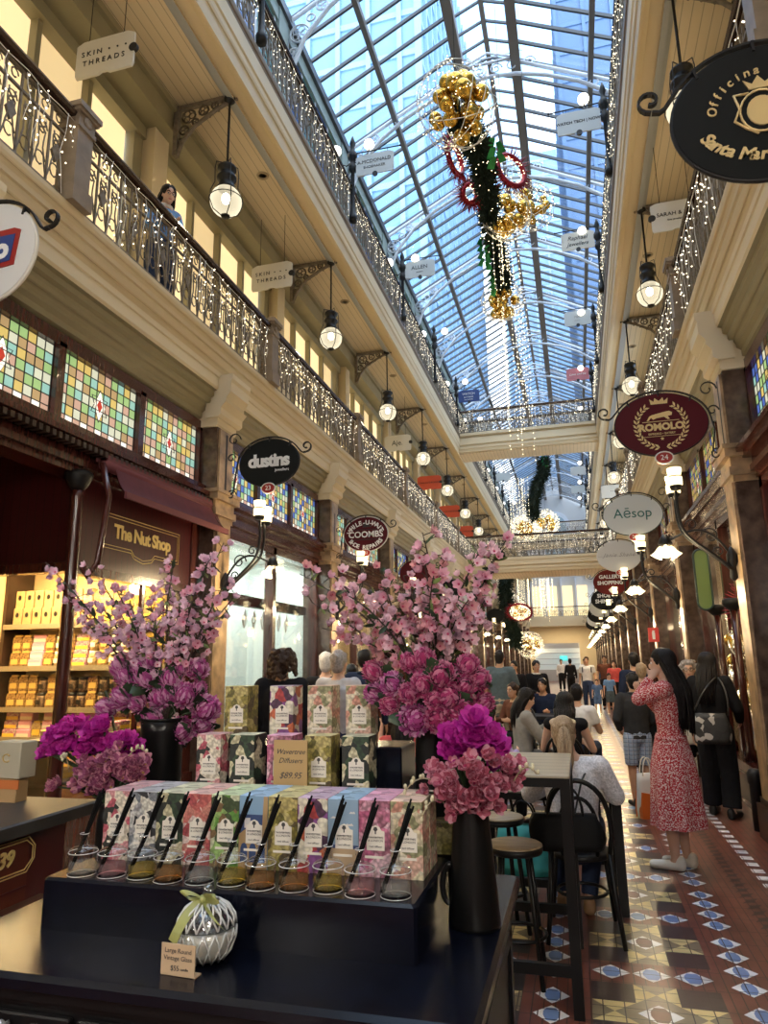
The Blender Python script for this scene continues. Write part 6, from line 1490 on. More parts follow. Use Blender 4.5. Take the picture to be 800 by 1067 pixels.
# flower head templates
def petal(mb, mt, ln, w, cup, m, nn=3):
    vs = []
    for i in range(nn + 1):
        t_ = i / nn; ww = w * math.sin(PI * (.16 + .74 * t_)) ; zz = cup * t_ * t_
        for q in (-1, 0, 1): vs.append(tuple(mt @ Vector((q * ww, ln * t_, zz + (abs(q) * w * .35)))))
    fs = []
    for i in range(nn):
        for q in range(2): fs.append((i * 3 + q, i * 3 + q + 1, i * 3 + 4 + q, i * 3 + 3 + q))
    mb.add(vs, fs, m, True)
PET = {'mum1': M('mum_magenta', (.6, .14, .42), .6, noise=.25, scale=40), 'mum2': M('mum_light', (.86, .5, .72), .6, noise=.2, scale=40), 'mumd': M('mum_dark', (.25, .02, .12), .7),
       'mumr1': M('mum_rose', (.58, .09, .27), .6, noise=.25, scale=40), 'mumr2': M('mum_rose_light', (.82, .38, .55), .6, noise=.2, scale=40),
       'mag': M('magenta_bloom', (.5, .02, .33), .55, noise=.25, scale=30), 'mag2': M('magenta_bloom_light', (.66, .06, .45), .55, noise=.2, scale=30),
       'orc': M('orchid_pink', (.5, .13, .2), .55, noise=.3, scale=30), 'orc2': M('orchid_edge', (.72, .36, .45), .55, noise=.2, scale=30), 'orl': M('orchid_mauve', (.4, .12, .24), .55, noise=.3, scale=30),
       'bl1': M('blossom_pale', (.9, .66, .74), .6, noise=.12, scale=60), 'bl2': M('blossom_pink', (.8, .45, .56), .6, noise=.15, scale=60), 'blc': M('blossom_heart', (.5, .06, .16), .6), 'bll': M('blossom_lilac', (.86, .62, .75), .6, noise=.12, scale=60), 'bls': M('blossom_salmon', (.72, .38, .4), .6, noise=.15, scale=60), 'bud': M('orchid_bud', (.55, .5, .33), .5), 'stam': M('stamen', (.6, .45, .1), .6)}
for k_ in ('mum1', 'mum2', 'mumr1', 'mumr2', 'mag', 'mag2', 'orc', 'orc2', 'orl', 'bl1', 'bl2', 'bll', 'bls'):   # thin petals let light through
    nt_ = PET[k_].node_tree; p_ = nt_.nodes['Principled BSDF']; o_ = nt_.nodes['Material Output']
    tl_ = nt_.nodes.new('ShaderNodeBsdfTranslucent'); mx_ = nt_.nodes.new('ShaderNodeMixShader'); mx_.inputs[0].default_value = .38
    nt_.links.new(p_.inputs['Base Color'].links[0].from_socket, tl_.inputs[0])
    nt_.links.new(p_.outputs[0], mx_.inputs[1]); nt_.links.new(tl_.outputs[0], mx_.inputs[2]); nt_.links.new(mx_.outputs[0], o_.inputs[0])
def mum(seed, ma, mb_, n=130):
    r = random.Random(seed); b = MB(); b.ell((0, 0, 0), .62, n=10, k=7, m=2)
    for i in range(n):
        z = 1 - 1.75 * (i + .5) / n; a = i * 2.399963 + r.uniform(-.1, .1); q = math.sqrt(max(0, 1 - z * z))
        d = Vector((q * math.cos(a), q * math.sin(a), z)); tdir = Vector((0, 0, 1)) - d * d.z
        if tdir.length < .05: tdir = Vector((1, 0, 0))
        tdir.normalize(); x = tdir.cross(d).normalized()
        mt = Matrix((x, tdir, d)).transposed(); mt = mt.to_4x4(); mt.translation = d * .62 - tdir * .12
        rot = Matrix.Rotation(r.uniform(.1, .42), 4, 'X')
        petal(b, mt @ rot, .46 + r.uniform(-.06, .1), .1, .1, 0 if r.random() < .5 else 1)
    return b.mesh('flower_head', [PET[ma], PET[mb_], PET['mumd']])
MUMS = {'L': [mum(i, 'mum1', 'mum2') for i in range(3)], 'R': [mum(i + 9, 'mumr1', 'mumr2') for i in range(3)]}
def bloom(seed, cols, n=6, ln=1., w=.42, cup=.35, tilt=.5, heart=True, layers=1):
    r = random.Random(seed); b = MB()
    for L_ in range(layers):
        for i in range(n):
            a = 2 * PI * i / n + r.uniform(-.12, .12) + L_ * .5
            mt = Matrix.Rotation(a, 4, 'Z') @ Matrix.Rotation(tilt + L_ * .45 + r.uniform(-.12, .12), 4, 'X'); petal(b, mt, ln * (1 - .2 * L_), w, cup * r.uniform(.5, 1.3), i % 2 if len(cols) > 3 else 0)
    if heart:
        b.ell((0, 0, .1), .16, n=8, k=5, m=len(cols) - 1)
        for i in range(5): a = i * 1.256; b.tube([(0, 0, .1), (.18 * math.cos(a), .18 * math.sin(a), .38)], .02, 4, len(cols) - 1)
    return b.mesh('flower_head', [PET[c] for c in cols])
BLO = {'R': [bloom(1, ['bl1', 'blc'], 5, 1, .38), bloom(2, ['bl2', 'blc'], 5, 1, .38), bloom(3, ['bl1', 'blc'], 5, .9, .46, layers=2), bloom(4, ['bls', 'blc'], 5, .95, .4)],
       'L': [bloom(5, ['bl1', 'blc'], 5, 1, .38), bloom(6, ['bll', 'blc'], 5, 1, .38), bloom(7, ['bll', 'blc'], 5, .9, .46, layers=2), bloom(8, ['bl2', 'blc'], 5, 1, .38)]}
MAG = [bloom(11, ['mag', 'mag2', 'mag2', 'stam'], 7, 1, .5, .3, .35, True, 2), bloom(12, ['mag2', 'mag', 'mag', 'mag2'], 8, 1, .45, .25, .25, True, 2)]
ORCH = {'R': [bloom(21, ['orc', 'orc2', 'orc', 'blc'], 5, 1, .48, .45, .4, True, 2), bloom(22, ['orc2', 'orc', 'orc', 'blc'], 6, 1, .42, .4, .5, True)], 'L': [bloom(23, ['orl', 'orc2', 'orl', 'blc'], 5, 1, .48, .45, .4, True, 2), bloom(24, ['orl', 'orc2', 'orl', 'stam'], 6, 1, .42, .4, .5, True)]}
def face(d, roll=0.):
    d = Vector(d).normalized(); return d.to_track_quat('Z', 'Y').to_matrix().to_4x4() @ Matrix.Rotation(roll, 4, 'Z')
def stem_flower(nm, me, c, r, base, label, group, r_, leaf=True, facing=None):
    c = Vector(c); base = Vector(base)
    t = thing(nm, label, 'flower', tuple(base), 0, group); v = c - base
    b = MB(); b.tube([(0, 0, 0), tuple(v * .5 + Vector((0, 0, .1 * v.length))), tuple(v)], .004, 5); b.build('stem', STEMM, t)
    d = facing if facing is not None else (v.normalized() + Vector((.3, -1.3, .35)) * .9)
    o = link('flower_head', me, t); o.matrix_local = Matrix.Translation(v) @ face(d, r_.uniform(0, 6)) @ Matrix.Diagonal((r, r, r, 1))
    if leaf:
        l = MB()
        for q in range(3):
            dd = Vector((r_.uniform(-1, 1), r_.uniform(-.4, .5), r_.uniform(-.9, .3))).normalized(); p = v * .93
            petal(l, Matrix.Translation(p) @ face(dd.orthogonal()) @ Matrix.Rotation(r_.uniform(0, 6), 4, 'Z'), r * 1.45, r * .45, .01, 0)
        l.build('leaves', LEAFM, t)
fr_ = random.Random(21)
for i, (x, y, z, r) in enumerate(MUM_R): stem_flower('chrysanthemum', MUMS['R' if i not in (2, 16, 1) else 'L'][i % 3], (x, y, z), r * 1.22, (-.535, 2.62, 1.46), 'round rose-magenta chrysanthemum in the tall black vase at right', 'chrysanthemums of the right bouquet', fr_)
for i, (x, y, z, r) in enumerate(MUM_L): stem_flower('chrysanthemum', MUMS['L'][i % 3], (x, y, z), r * 1.25, (-1.73, 2.74, 1.36), 'round pink-magenta chrysanthemum in the wide black vase at left', 'chrysanthemums of the left bouquet', fr_)
jit = lambda L, n, sd: L + [(x + q.uniform(-.035, .035), y + q.uniform(-.02, .04), z + q.uniform(-.035, .03), r) for q in [random.Random(sd)] for x, y, z, r in (L * 3)[:n]]
for i, (x, y, z, r) in enumerate(jit(MAG_R, 10, 1)): stem_flower('magenta_bloom', MAG[i % 2], (x, y, z - .02), r * 1.35, (-.352, 2.29, 1.19), 'vivid magenta bloom above the orchids in the front right vase', 'magenta blooms of the front right vase', fr_, False)
for i, (x, y, z, r) in enumerate(jit(MAG_L, 16, 2)): stem_flower('magenta_bloom', MAG[i % 2], (x, y, z), r * 1.25, (-1.75, 2.46, 1.09), 'vivid magenta bloom in the low vase at the left end', 'magenta blooms of the low left vase', fr_, False)
for i, (x, y, z, r) in enumerate(jit(ORC_R, 30, 3)): stem_flower('orchid', ORCH['R'][i % 2], (x, y, z), r * 1.15, (-.352, 2.29, 1.19), 'dusty pink orchid spilling from the front right vase', 'orchids of the front right vase', fr_, False)
for i, (x, y, z, r) in enumerate(jit(ORC_L, 40, 4)): stem_flower('orchid', ORCH['L'][i % 2], (x, y, z), r * 1.1, (-1.75, 2.46, 1.09), 'mauve-pink orchid in the low vase at the left end', 'orchids of the low left vase', fr_, False)
def bud_spray(base, tip, label):
    base, tip = Vector(base), Vector(tip); t = thing('bud_spray', label, 'flower', tuple(base), 0, 'orchid bud sprays'); v = tip - base
    pts = [Vector(p) for p in bez((0, 0, 0), tuple(v * .4 + Vector((0, 0, .05))), tuple(v * .8 + Vector((0, 0, .04))), tuple(v), 8)]
    b = MB(); b.tube(pts, .0022, 5); b.build('stem', M('bud_stem', (.4, .34, .22), .6) if 'bud_stem' not in bpy.data.materials else bpy.data.materials['bud_stem'], t)
    for i in range(3, 9):
        b = MB(); b.ell((0, 0, 0), .0055, .0055, .008, n=8, k=6); b.build('bud', PET['bud'], t, tuple(pts[i] + Vector((.004 * (-1) ** i, -.003, .007))))
bud_spray((-.43, 2.22, 1.25), (-.53, 2.15, 1.235), 'spray of cream buds reaching left from the front right vase, upper'); bud_spray((-.42, 2.22, 1.2), (-.475, 2.13, 1.165), 'spray of cream buds reaching left from the front right vase, lower'); bud_spray((-.22, 2.24, 1.25), (-.14, 2.2, 1.295), 'spray of buds reaching right from the front right vase'); bud_spray((-1.7, 2.43, 1.25), (-1.58, 2.4, 1.305), 'spray of cream buds at right of the low left vase'); bud_spray((-1.95, 2.45, 1.22), (-1.93, 2.38, 1.27), 'spray of cream buds in the low left vase')
def blossom_branch(base, tip, side, label, group, seed):
    r = random.Random(seed); base, tip = Vector(base), Vector(tip); v = tip - base
    t = thing('blossom_branch', label, 'branch', tuple(base), 0, group)
    sag = Vector((r.uniform(-.04, .04), r.uniform(-.05, .05), .06))
    pts = [Vector(p) for p in bez((0, 0, 0), tuple(v * .33 + sag), tuple(v * .66 + sag), tuple(v), 12)]
    b = MB(); b.tube(pts, [.0055 - .0035 * i / 12 for i in range(13)], 6); heads = []
    n = int(7 + v.length * 17)
    for i in range(n):
        u = .3 + .7 * (i + r.random()) / n; k = min(int(u * 12), 11); p = pts[k].lerp(pts[k + 1], u * 12 - k)
        d = Vector((r.uniform(-1, 1), r.uniform(-1.2, .6), r.uniform(-.5, 1))).normalized(); e = p + d * r.uniform(.018, .05)
        b.tube([p, e], .0018, 4); heads.append((e, d))
    b.build('twig', TWIG, t)
    for e, d in heads:
        o = link('blossom', r.choice(BLO[side]), t); q = r.uniform(.022, .033)
        o.matrix_local = Matrix.Translation(e) @ face(d + Vector((.15, -.7, .1)), r.uniform(0, 6)) @ Matrix.Diagonal((q, q, q, 1))
    l = MB()
    for i in range(10):
        u = .25 + .75 * r.random(); k = min(int(u * 12), 11); d = Vector((r.uniform(-1, 1), r.uniform(-1, 1), r.uniform(0, 1))).normalized()
        petal(l, Matrix.Translation(pts[k]) @ face(d.orthogonal(), r.uniform(0, 6)), r.uniform(.03, .05), .009, .008, 0 if r.random() < .6 else 1)
    l.build('leaves', [LEAFY, LEAFM], t)
for i, tp in enumerate(TIP_R): blossom_branch((-.535 + .02 * math.cos(i), 2.62 + .02 * math.sin(i), 1.48), tp, 'R', 'branch of pale pink cherry blossom in the tall black vase at right', 'blossom branches of the right bouquet', i)
for i, tp in enumerate(TIP_L): blossom_branch((-1.73 + .03 * math.cos(i), 2.74 + .03 * math.sin(i), 1.38), tp, 'L', 'branch of lilac-pink cherry blossom in the wide black vase at left', 'blossom branches of the left bouquet', i + 60)
# ------------------------------------------------------------------ the nut shop (left, nearest bay)
AWN = M('awning_canvas', (.085, .01, .015), .8, noise=.15); AWN2 = M('awning_light_stripe', (.14, .035, .04), .8)
MARB = boards('maroon_boards', (.045, .006, .008), .09, 0, .3, .4); MARBY = boards('maroon_boards_side', (.05, .006, .008), .09, 1, .3, .4)
LET_Y = M('letter_yellow', (.75, .58, .22), .4)
xw = -4.18
mb = MB()
mb.box(xw - .05, xw, 5.15, 7.15, 2.48, 3.32, 1); mb.box(-6.6, xw - .05, 5.15, 5.2, 2.5, 3.6, 0)
mb.box(xw - .1, xw + .02, 5.15, 7.15, 2.42, 2.5, 2); mb.box(-6.6, xw, 5.1, 5.22, 2.44, 2.52, 2)
mb.box(-6.6, xw, 3.55, 5.2, 3.6, 3.66, 2)
mb.box(xw - .05, xw + .06, 5.15, 7.15, 0, .5, 2); mb.box(-6.6, xw, 5.12, 5.2, 0, .5, 2)
mb.box(xw - .04, xw, 6.13, 6.17, .5, 2.45, 2); mb.box(-5.27, -5.24, 5.14, 5.2, .5, 2.5, 2); mb.box(-6.1, -6.07, 5.14, 5.2, .5, 2.5, 2)
mb.box(xw - .12, xw + .02, 7.0, 7.16, 0, 3.32, 2)
for i in range(48): mb.box(xw + .1, xw + .2, 3.6 + i * .074, 3.64 + i * .074, 3.47, 3.52, 3)
o = struct('wall_shopfront', mb, [MARB, MARBY, MAHOG, DARKW], 'maroon boarded shopfront of the nut shop', 'shopfront')
g = MB(); g.box(xw - .03, xw - .02, 5.2, 7.1, .5, 2.45); g.box(-6.5, xw, 5.17, 5.18, .5, 2.5); g.build('pane', GLASS, o)
t = thing('shopfront_post', 'turned mahogany corner post with a black capital, at the nut shop corner', 'post', (-4.18, 5.08, 0))
b = MB(); b.lathe([(.09, 0), (.09, .3), (.06, .35), (.065, .6), (.055, 1.0), (.052, 3.1), (.06, 3.15)], n=16); b.build('shaft', MAHOG, t)
b = MB(); b.lathe([(.055, 3.16), (.085, 3.2), (.115, 3.27), (.12, 3.3), (.11, 3.32), (.09, 3.33)], n=18); b.build('capital', IRON, t)
t = thing('awning', 'dark red rolled awning above the nut shop sign', 'awning', (-4.05, 5.2, 3.4))
b = MB(); b.tube([(0.02, 0, .02), (0.02, 1.95, .02)], .055, 12); b.box(-.06, .07, 0, 1.95, .05, .1); b.build('cassette', AWN2, t)
pr = bez((.06, 0, .02), (.1, 0, -.08), (.11, 0, -.16), (.2, 0, -.24), 8); vs = []; fs = []
for p in pr: vs += [(p[0], .12, p[2]), (p[0], 2.0, p[2])]
n = len(vs); vs += [(x - .006, y, z - .004) for x, y, z in vs]
for i in range(8): fs += [(2 * i, 2 * i + 1, 2 * i + 3, 2 * i + 2), (n + 2 * i + 2, n + 2 * i + 3, n + 2 * i + 1, n + 2 * i)]
MB().add(vs, fs, 0, True).build('canvas', AWN, t)
b = MB(); b.box(.19, .215, .1, 2.05, -.29, -.23); b.build('front_bar', AWN2, t)
b = MB(); b.tube([(.03, -.02, .02), (.12, -.02, -.3), (.08, -.06, -.9), (.0, -.08, -1.02), (-.05, -.08, -.94)], .028, 8); b.build('arm', MAHOG, t)
b = MB(); b.tube([(.03, 1.93, .0), (.1, 1.93, -.12), (.2, 1.95, -.25)], .018, 6); b.build('arm', MAHOG, t)
t = thing('sign_lettering', 'gold shop name in a thin gold frame on the maroon fascia under the awning', 'sign', (xw + .004, 6.1, 2.86))
lettering('The Nut Shop', .185, t, (.002, 0, .02), LET_Y, bold=.006, rz=PI / 2, space=.9)
b = MB()
for e in (0, .03): b.tube([(0, y, z) for y, z in ((-.62 - e, .15 + e), (.62 + e, .15 + e), (.62 + e, -.12 - e), (.2, -.12 - e), (.15, -.17 - e), (0, -.2 - e), (-.15, -.17 - e), (-.2, -.12 - e), (-.62 - e, -.12 - e))], .004, 5, closed=True)
b.build('frame_line', LET_Y, t)
# interior with its lamp light
mb = MB(); mb.box(-6.5, -6.44, 5.25, 7.2, 0, 3.0); mb.box(-6.5, -4.25, 5.25, 7.2, 2.96, 3.0); mb.box(-6.5, -4.25, 7.15, 7.25, 0, 3.0)
struct('wall_nut_shop', mb, M('shop_wall_warm', (.66, .5, .26), .7), 'warm-painted inside of the nut shop', 'wall')
light('AREA', 'shop_ceiling_light', (-5.3, 6.0, 2.9), 135, (1, .74, .36), 1.6, (0, 0, 0), 1.2)
SHM = M('shelf_rail', (.25, .22, .16), .4, .3); t = thing('shelf_unit', 'shelves of bagged nuts and sweets inside the lit nut shop', 'shelf', (-5.25, 6.75, 0))
SZ = [.55, .86, 1.18, 1.63, 2.1]
for z in SZ:
    b = MB(); b.box(-1.15, 1.0, -.02, .36, z - .03, z); b.box(-1.15, 1.0, -.035, -.02, z - .045, z + .012); b.build('shelf', SHM, t)
b = MB()
for x in (-1.16, 1.0): b.box(x - .02, x + .02, -.02, .38, 0, 2.75)
b.build('side_panel', DARKW, t)
gr = random.Random(5)
def goods_mesh(kind, cols):
    b = MB()
    if kind == 'bag':
        b.prism([(-.06, 0), (.06, 0), (.066, .05), (.06, .13), (.05, .16), (-.05, .16), (-.06, .13), (-.066, .05)], -.03, .03, 1, 0); b.box(-.045, .045, -.033, -.03, .03, .09, 1); b.box(-.05, .05, -.012, .012, .155, .18, 1)
    elif kind == 'jar':
        b.lathe([(.001, 0), (.05, 0), (.055, .02), (.055, .12), (.045, .135)], n=14, m=0); b.lathe([(.048, .133), (.05, .137), (.05, .165), (.001, .168)], n=14, m=1); b.box(-.03, .03, -.057, -.052, .04, .09, 1)
    elif kind == 'carton':
        b.bevbox(-.055, .055, -.05, .05, 0, .2, .004, 0); b.prism([(.022 * math.cos(q * PI / 6), .12 + .03 * math.sin(q * PI / 6)) for q in range(12)], -.054, -.05, 1, 1)
    else:
        b.bevbox(-.09, .09, -.05, .05, 0, .09, .01, 0); b.box(-.08, .08, -.053, -.05, .01, .045, 1)
    return b.mesh('pack', cols)
NUTS = [voro('nuts_%d' % i, c, 70, .5, .6) for i, c in enumerate((((.22, .11, .035), (.42, .24, .08), (.12, .06, .02), (.5, .32, .12)), ((.42, .28, .11), (.6, .48, .26), (.28, .16, .06), (.5, .36, .16)), ((.1, .05, .03), (.22, .12, .06), (.05, .03, .02), (.3, .2, .1)), ((.55, .2, .32), (.7, .55, .55), (.42, .1, .24), (.62, .4, .42))))]
TAGY = M('price_tag_yellow', (.75, .5, .06), .6); TAGW = M('pack_white', (.72, .68, .6), .6); GOLDP = M('pack_gold', (.6, .42, .12), .4); TANP = M('pack_tan', (.4, .26, .12), .6); PINKP = M('pack_pink', (.62, .3, .42), .6)
KINDS = {'dark jar of nuts': ('jar', [NUTS[2], IRON]), 'clear bag of mixed nuts': ('bag', [NUTS[0], GOLDP]), 'clear bag of pale nuts': ('bag', [NUTS[1], TAGY]), 'tan paper pack with a dark oval mark': ('carton', [TANP, IRON]), 'pink and white packet of sweets': ('tray', [NUTS[3], TAGY]), 'pale boxed sweets with a white label': ('tray', [PINKP, TAGW]), 'jar of pale nuts with a white lid': ('jar', [NUTS[1], TAGW]), 'gold box with a yellow price tag': ('tray', [GOLDP, TAGY])}
GM = {k: goods_mesh(*v) for k, v in KINDS.items()}
PLAN = [('pink and white packet of sweets', 'gold box with a yellow price tag'), ('pink and white packet of sweets', 'pale boxed sweets with a white label'), ('dark jar of nuts', 'clear bag of mixed nuts'), ('clear bag of mixed nuts', 'jar of pale nuts with a white lid'), ('tan paper pack with a dark oval mark', 'clear bag of pale nuts')]
SN = ['lowest', 'second', 'middle', 'fourth', 'top']
for j, z in enumerate(SZ):
    x = -6.32
    while x < -4.32:
        a, c = PLAN[j]; k = a if (x < -5.3 if j == 4 else gr.random() < .4) else c if gr.random() < .5 or j == 4 else gr.choice(list(KINDS)); w = .186 if 'tray' == KINDS[k][0] else .128
        for lay in range((4 if j > 1 else 3) if KINDS[k][0] == 'tray' else 2 if j > 1 and KINDS[k][0] in ('bag', 'jar', 'carton') else 1):
            o = link('pack', GM[k], None, (x + w / 2, 6.81 + .02 * lay, z + {'tray': .091, 'bag': .182, 'jar': .169, 'carton': .201}[KINDS[k][0]] * lay)); tag(o, '%s on the %s nut shop shelf' % (k, SN[j]), 'food pack', 'packs of nuts and sweets on the nut shop shelves')
        if KINDS[k][0] != 'tray' and j in (2, 3):
            k2 = gr.choice(('clear bag of pale nuts', 'clear bag of mixed nuts', 'jar of pale nuts with a white lid'))
            tag(link('pack', GM[k2], None, (x + w / 2, 7.0, z), 0), '%s, rear of the %s nut shop shelf' % (k2, SN[j]), 'food pack', 'packs of nuts and sweets on the nut shop shelves').scale = (1, 1, 1.5)
        x += w + .004
# window-side stand of packs, seen through the arcade pane
t = thing('shelf_unit', 'low display stand of packs just inside the nut shop window', 'shelf', (-4.7, 6.2, 0), PI / 2)
for z in (.62, .98): b = MB(); b.box(-.75, .75, -.18, .18, z - .03, z); b.build('shelf', SHM, t)
b = MB(); b.box(-.75, -.72, -.18, .18, 0, .98); b.box(.72, .75, -.18, .18, 0, .98); b.build('side_panel', DARKW, t)
for j, z in enumerate((.62, .98)):
    for i in range(7):
        k = ('pink and white packet of sweets', 'gold box with a yellow price tag', 'pale boxed sweets with a white label')[(i + j) % 3]
        tag(link('pack', GM[k], None, (-4.68, 5.6 + i * .205, z), PI / 2), '%s on the %s tier of the nut shop window' % (k, 'lower' if j == 0 else 'upper'), 'food pack', 'packs on the nut shop window stand')
# counter with the shop's date, at the left edge
t = thing('counter', 'red-brown shop counter with a dark grey slab top, at the left edge', 'counter', (-2.9, 2.3, 0))
b = MB(); b.bevbox(-.7, .65, -1.3, .77, .945, 1.0, .008); b.build('top', M('slab_grey', (.03, .029, .028), .45, noise=.2), t)
b = MB(); b.box(-.66, .57, -1.25, .41, .0, .945, 0); b.box(-.66, .5, .41, .72, 0, .945, 1); b.box(.57, .575, -1.25, .41, .71, .72, 1); b.box(.57, .78, -1.28, .5, 0, .66, 2); b.build('body', [M('counter_red', (.1, .018, .01), .35, noise=.2), MAROON, M('counter_wood', (.07, .022, .013), .4, noise=.3)], t)
lettering('Since 1939', .085, t, (.574, .135, .845), LET_Y, bold=.002, shear=.2, rz=PI / 2)
b = MB()
for e in (0, .012): b.tube([(.574, y, z) for y, z in ((-.12 - e, .9 + e), (.39 + e, .9 + e), (.43 + e, .87), (.43 + e, .82), (.39 + e, .785 - e), (-.12 - e, .785 - e))], .0028, 5, closed=True)
b.build('frame_line', LET_Y, t)
t = thing('gift_box', 'white gift box with a round gold mark on the shop counter', 'box', (-2.66, 2.95, 1.11), -.1)
b = MB(); b.bevbox(-.085, .085, -.05, .05, 0, .165, .004); b.build('carton', M('gift_box_cream', (.42, .38, .28), .6), t); b = MB(); b.tube([(.022 * math.cos(a), -.052, .09 + .018 * math.sin(a)) for a in [.6 + 5 * i / 14 for i in range(15)]], .003, 5); b.build('emblem', GOLD, t)
t = thing('paper_bag', 'tan paper bag with an orange label holding up the white gift box', 'bag', (-2.66, 2.95, 1.0))
b = MB(); b.bevbox(-.055, .055, -.04, .04, 0, .109, .004); b.build('bag', TANP, t); b = MB(); b.box(-.08, .07, -.045, -.04, .06, .1); b.build('label', M('label_orange', (.55, .16, .04), .6), t)

# ------------------------------------------------------------------ white-lit jewellery window (left, second bay)
WHT = M('showroom_white', (.7, .76, .74), .7)
mb = MB(); mb.box(-5.6, -5.5, 7.5, 11.2, 0, 3.4); mb.box(-5.6, -4.3, 7.4, 7.5, 0, 3.4); mb.box(-5.6, -4.3, 11.2, 11.3, 0, 3.4); mb.box(-5.6, -4.3, 7.4, 11.3, 3.35, 3.45); mb.box(-5.6, -4.3, 7.4, 11.3, .45, .52)
for y in (8.3, 9.3, 10.3): mb.box(-5.5, -5.47, y - .4, y + .4, .8, 1.7); mb.box(-5.47, -5.46, y - .34, y + .34, .86, 1.64)
struct('wall_showroom', mb, WHT, 'bright white inside of the jewellery showroom', 'wall')
light('AREA', 'showroom_light', (-4.85, 9.4, 3.3), 85, (.88, 1, .97), 1.0, (0, .25, 0), 3.2)
b = MB(); b.box(-4.5, -4.38, 7.6, 11.1, 2.42, 2.56); tag(b.build('track_light_bar', IRON), 'black bar hung across the white-lit showroom window', 'bar')
t = thing('ornament_string', 'string of white cut-out diamond ornaments hanging in the white-lit window', 'decoration', (-4.55, 9.9, 2.4))
for i in range(6):
    b = MB(); y = -.75 + i * .3; pts = [(0, y, 0), (0, y + .07, -.13), (0, y, -.26), (0, y - .07, -.13)]; b.tube(pts, .012, 5, closed=True); b.tube([(0, y + .035 * math.cos(a), -.13 + .06 * math.sin(a)) for a in [2 * PI * k / 10 for k in range(10)]], .008, 4, closed=True); b.tube([(0, y, 0), (0, y, .05)], .003, 4); b.build('ornament', M('ornament_white', (.85, .85, .83), .5) if 'ornament_white' not in bpy.data.materials else bpy.data.materials['ornament_white'], t)
t = thing('christmas_tree', 'white christmas tree with lights behind the white-lit window', 'christmas tree', (-4.9, 8.35, .52))
b = MB(); rr = random.Random(2)
for i in range(420):
    u = rr.random() ** .7; z = 1.55 * (1 - u) + .1; a = rr.uniform(0, 6.28); r = .36 * u * rr.uniform(.7, 1.05)
    p = Vector((r * math.cos(a), r * math.sin(a), z)); d = Vector((math.cos(a), math.sin(a), -.3)) * .09; q = Vector((-math.sin(a), math.cos(a), 0)) * .015
    b.add([tuple(p - d - q), tuple(p - d + q), tuple(p + d)], [(0, 1, 2)]); b.add([tuple(p - d - q - Vector((0, 0, .004))), tuple(p - d + q - Vector((0, 0, .004))), tuple(p + d - Vector((0, 0, .004)))], [(2, 1, 0)])
b.lathe([(.03, 0), (.02, 1.5)], n=8); b.build('branches', M('tree_white', (.75, .76, .72), .7), t)
b = MB(); bulbs(b, (0, 0, .6), .33, 90, 3, .011, 0, (1, 1, 1.9)); b.build('fairy_lights', FAIRY, t)['kind'] = 'stuff'
# stock on the other shop shelves, big enough to be seen
gr = random.Random(8)
PK = [M('stock_%d' % i, c, .6) for i, c in enumerate(((.5, .3, .1), (.35, .08, .06), (.6, .55, .42), (.12, .1, .08), (.3, .36, .2), (.55, .42, .16)))]
SM = []
for i, m in enumerate(PK):
    b = MB(); b.bevbox(-.09, .09, -.08, .08, 0, .2 + .06 * (i % 3), .01, 0); b.box(-.06, .06, -.083, -.08, .05, .15, 1); b.box(-.092, .092, -.082, .082, .16, .18, 1); SM.append(b.mesh('stock_box', [m, TAGW if i % 2 else GOLDP]))
for s, i0, i1 in ((1, 3, 8), (-1, 4, 7)):
    for i in range(i0, i1):
        y = COLY[i] + .4
        while y < COLY[i + 1] - .4:
            for j, z in enumerate((.585, 1.135, 1.685, 2.235)):
                if gr.random() < (.75 if i < 5 else .4):
                    o = link('stock_box', gr.choice(SM), None, (XX(s, 4.25), y, z), -s * PI / 2); tag(o, 'small goods box on the %s shelf of a %s-hand shop, bay %s from camera' % (('lowest', 'second', 'third', 'top')[j], 'right' if s > 0 else 'left', ('first', 'second', 'third', 'fourth', 'fifth')[i - i0]), 'goods box', 'goods on the lit shop shelves')
            y += .3
for s in (-1, 1):
    for i in range(3, 13):
        if s < 0 and i == 3: continue
        y = COLY[i] + 2; light('AREA', 'shop_light', (XX(s, 3.7), y, 3.2), 38 if i > 3 else 26, (1, .72, .38), .8, (0, 0, 0), 3.)
# turned shopfront posts on the right
for k, (x, y) in enumerate(((XX(1, 2.98), 8.9), (XX(1, 2.98), 9.9))):
    t = thing('shopfront_post', 'slim turned post with black disc capital at the right-hand shopfront, %s one' % ('nearer' if k == 0 else 'farther'), 'post', (x, y, .5), 0, 'turned posts at the right-hand shopfront')
    b = MB(); b.lathe([(.07, 0), (.07, .1), (.045, .14), (.05, .4), (.042, .8), (.042, 1.68)], n=14); b.build('shaft', MAHOG, t)
    b = MB(); b.lathe([(.045, 1.66), (.08, 1.69), (.115, 1.73), (.12, 1.77), (.11, 1.79), (.08, 1.8)], n=18); b.build('capital', IRON, t)
t = thing('fire_sign', 'small red sign with a white symbol on a right-hand column', 'sign', (1.5, 15.1, 2.1)); t.rotation_euler = (0, 0, 0)
b = MB(); b.box(-.1, .1, -.012, .012, -.14, .14); b.build('panel', M('safety_red', (.6, .03, .025), .4), t); b = MB(); b.prism([(-.025, -.09), (.025, -.09), (.028, .04), (.015, .06), (.035, .08), (-.015, .09), (-.03, .04)], -.016, -.012, 1); b.build('symbol', TWHITE, t)
t = thing('bollard', 'short black bollard at the foot of the right-hand shopfront', 'bollard', (1.58, 7.85, 0)); b = MB(); b.lathe([(.001, 0), (.06, 0), (.06, .42), (.07, .44), (.07, .52), (.05, .56), (.001, .57)], n=16); b.build('body', IRON, t)
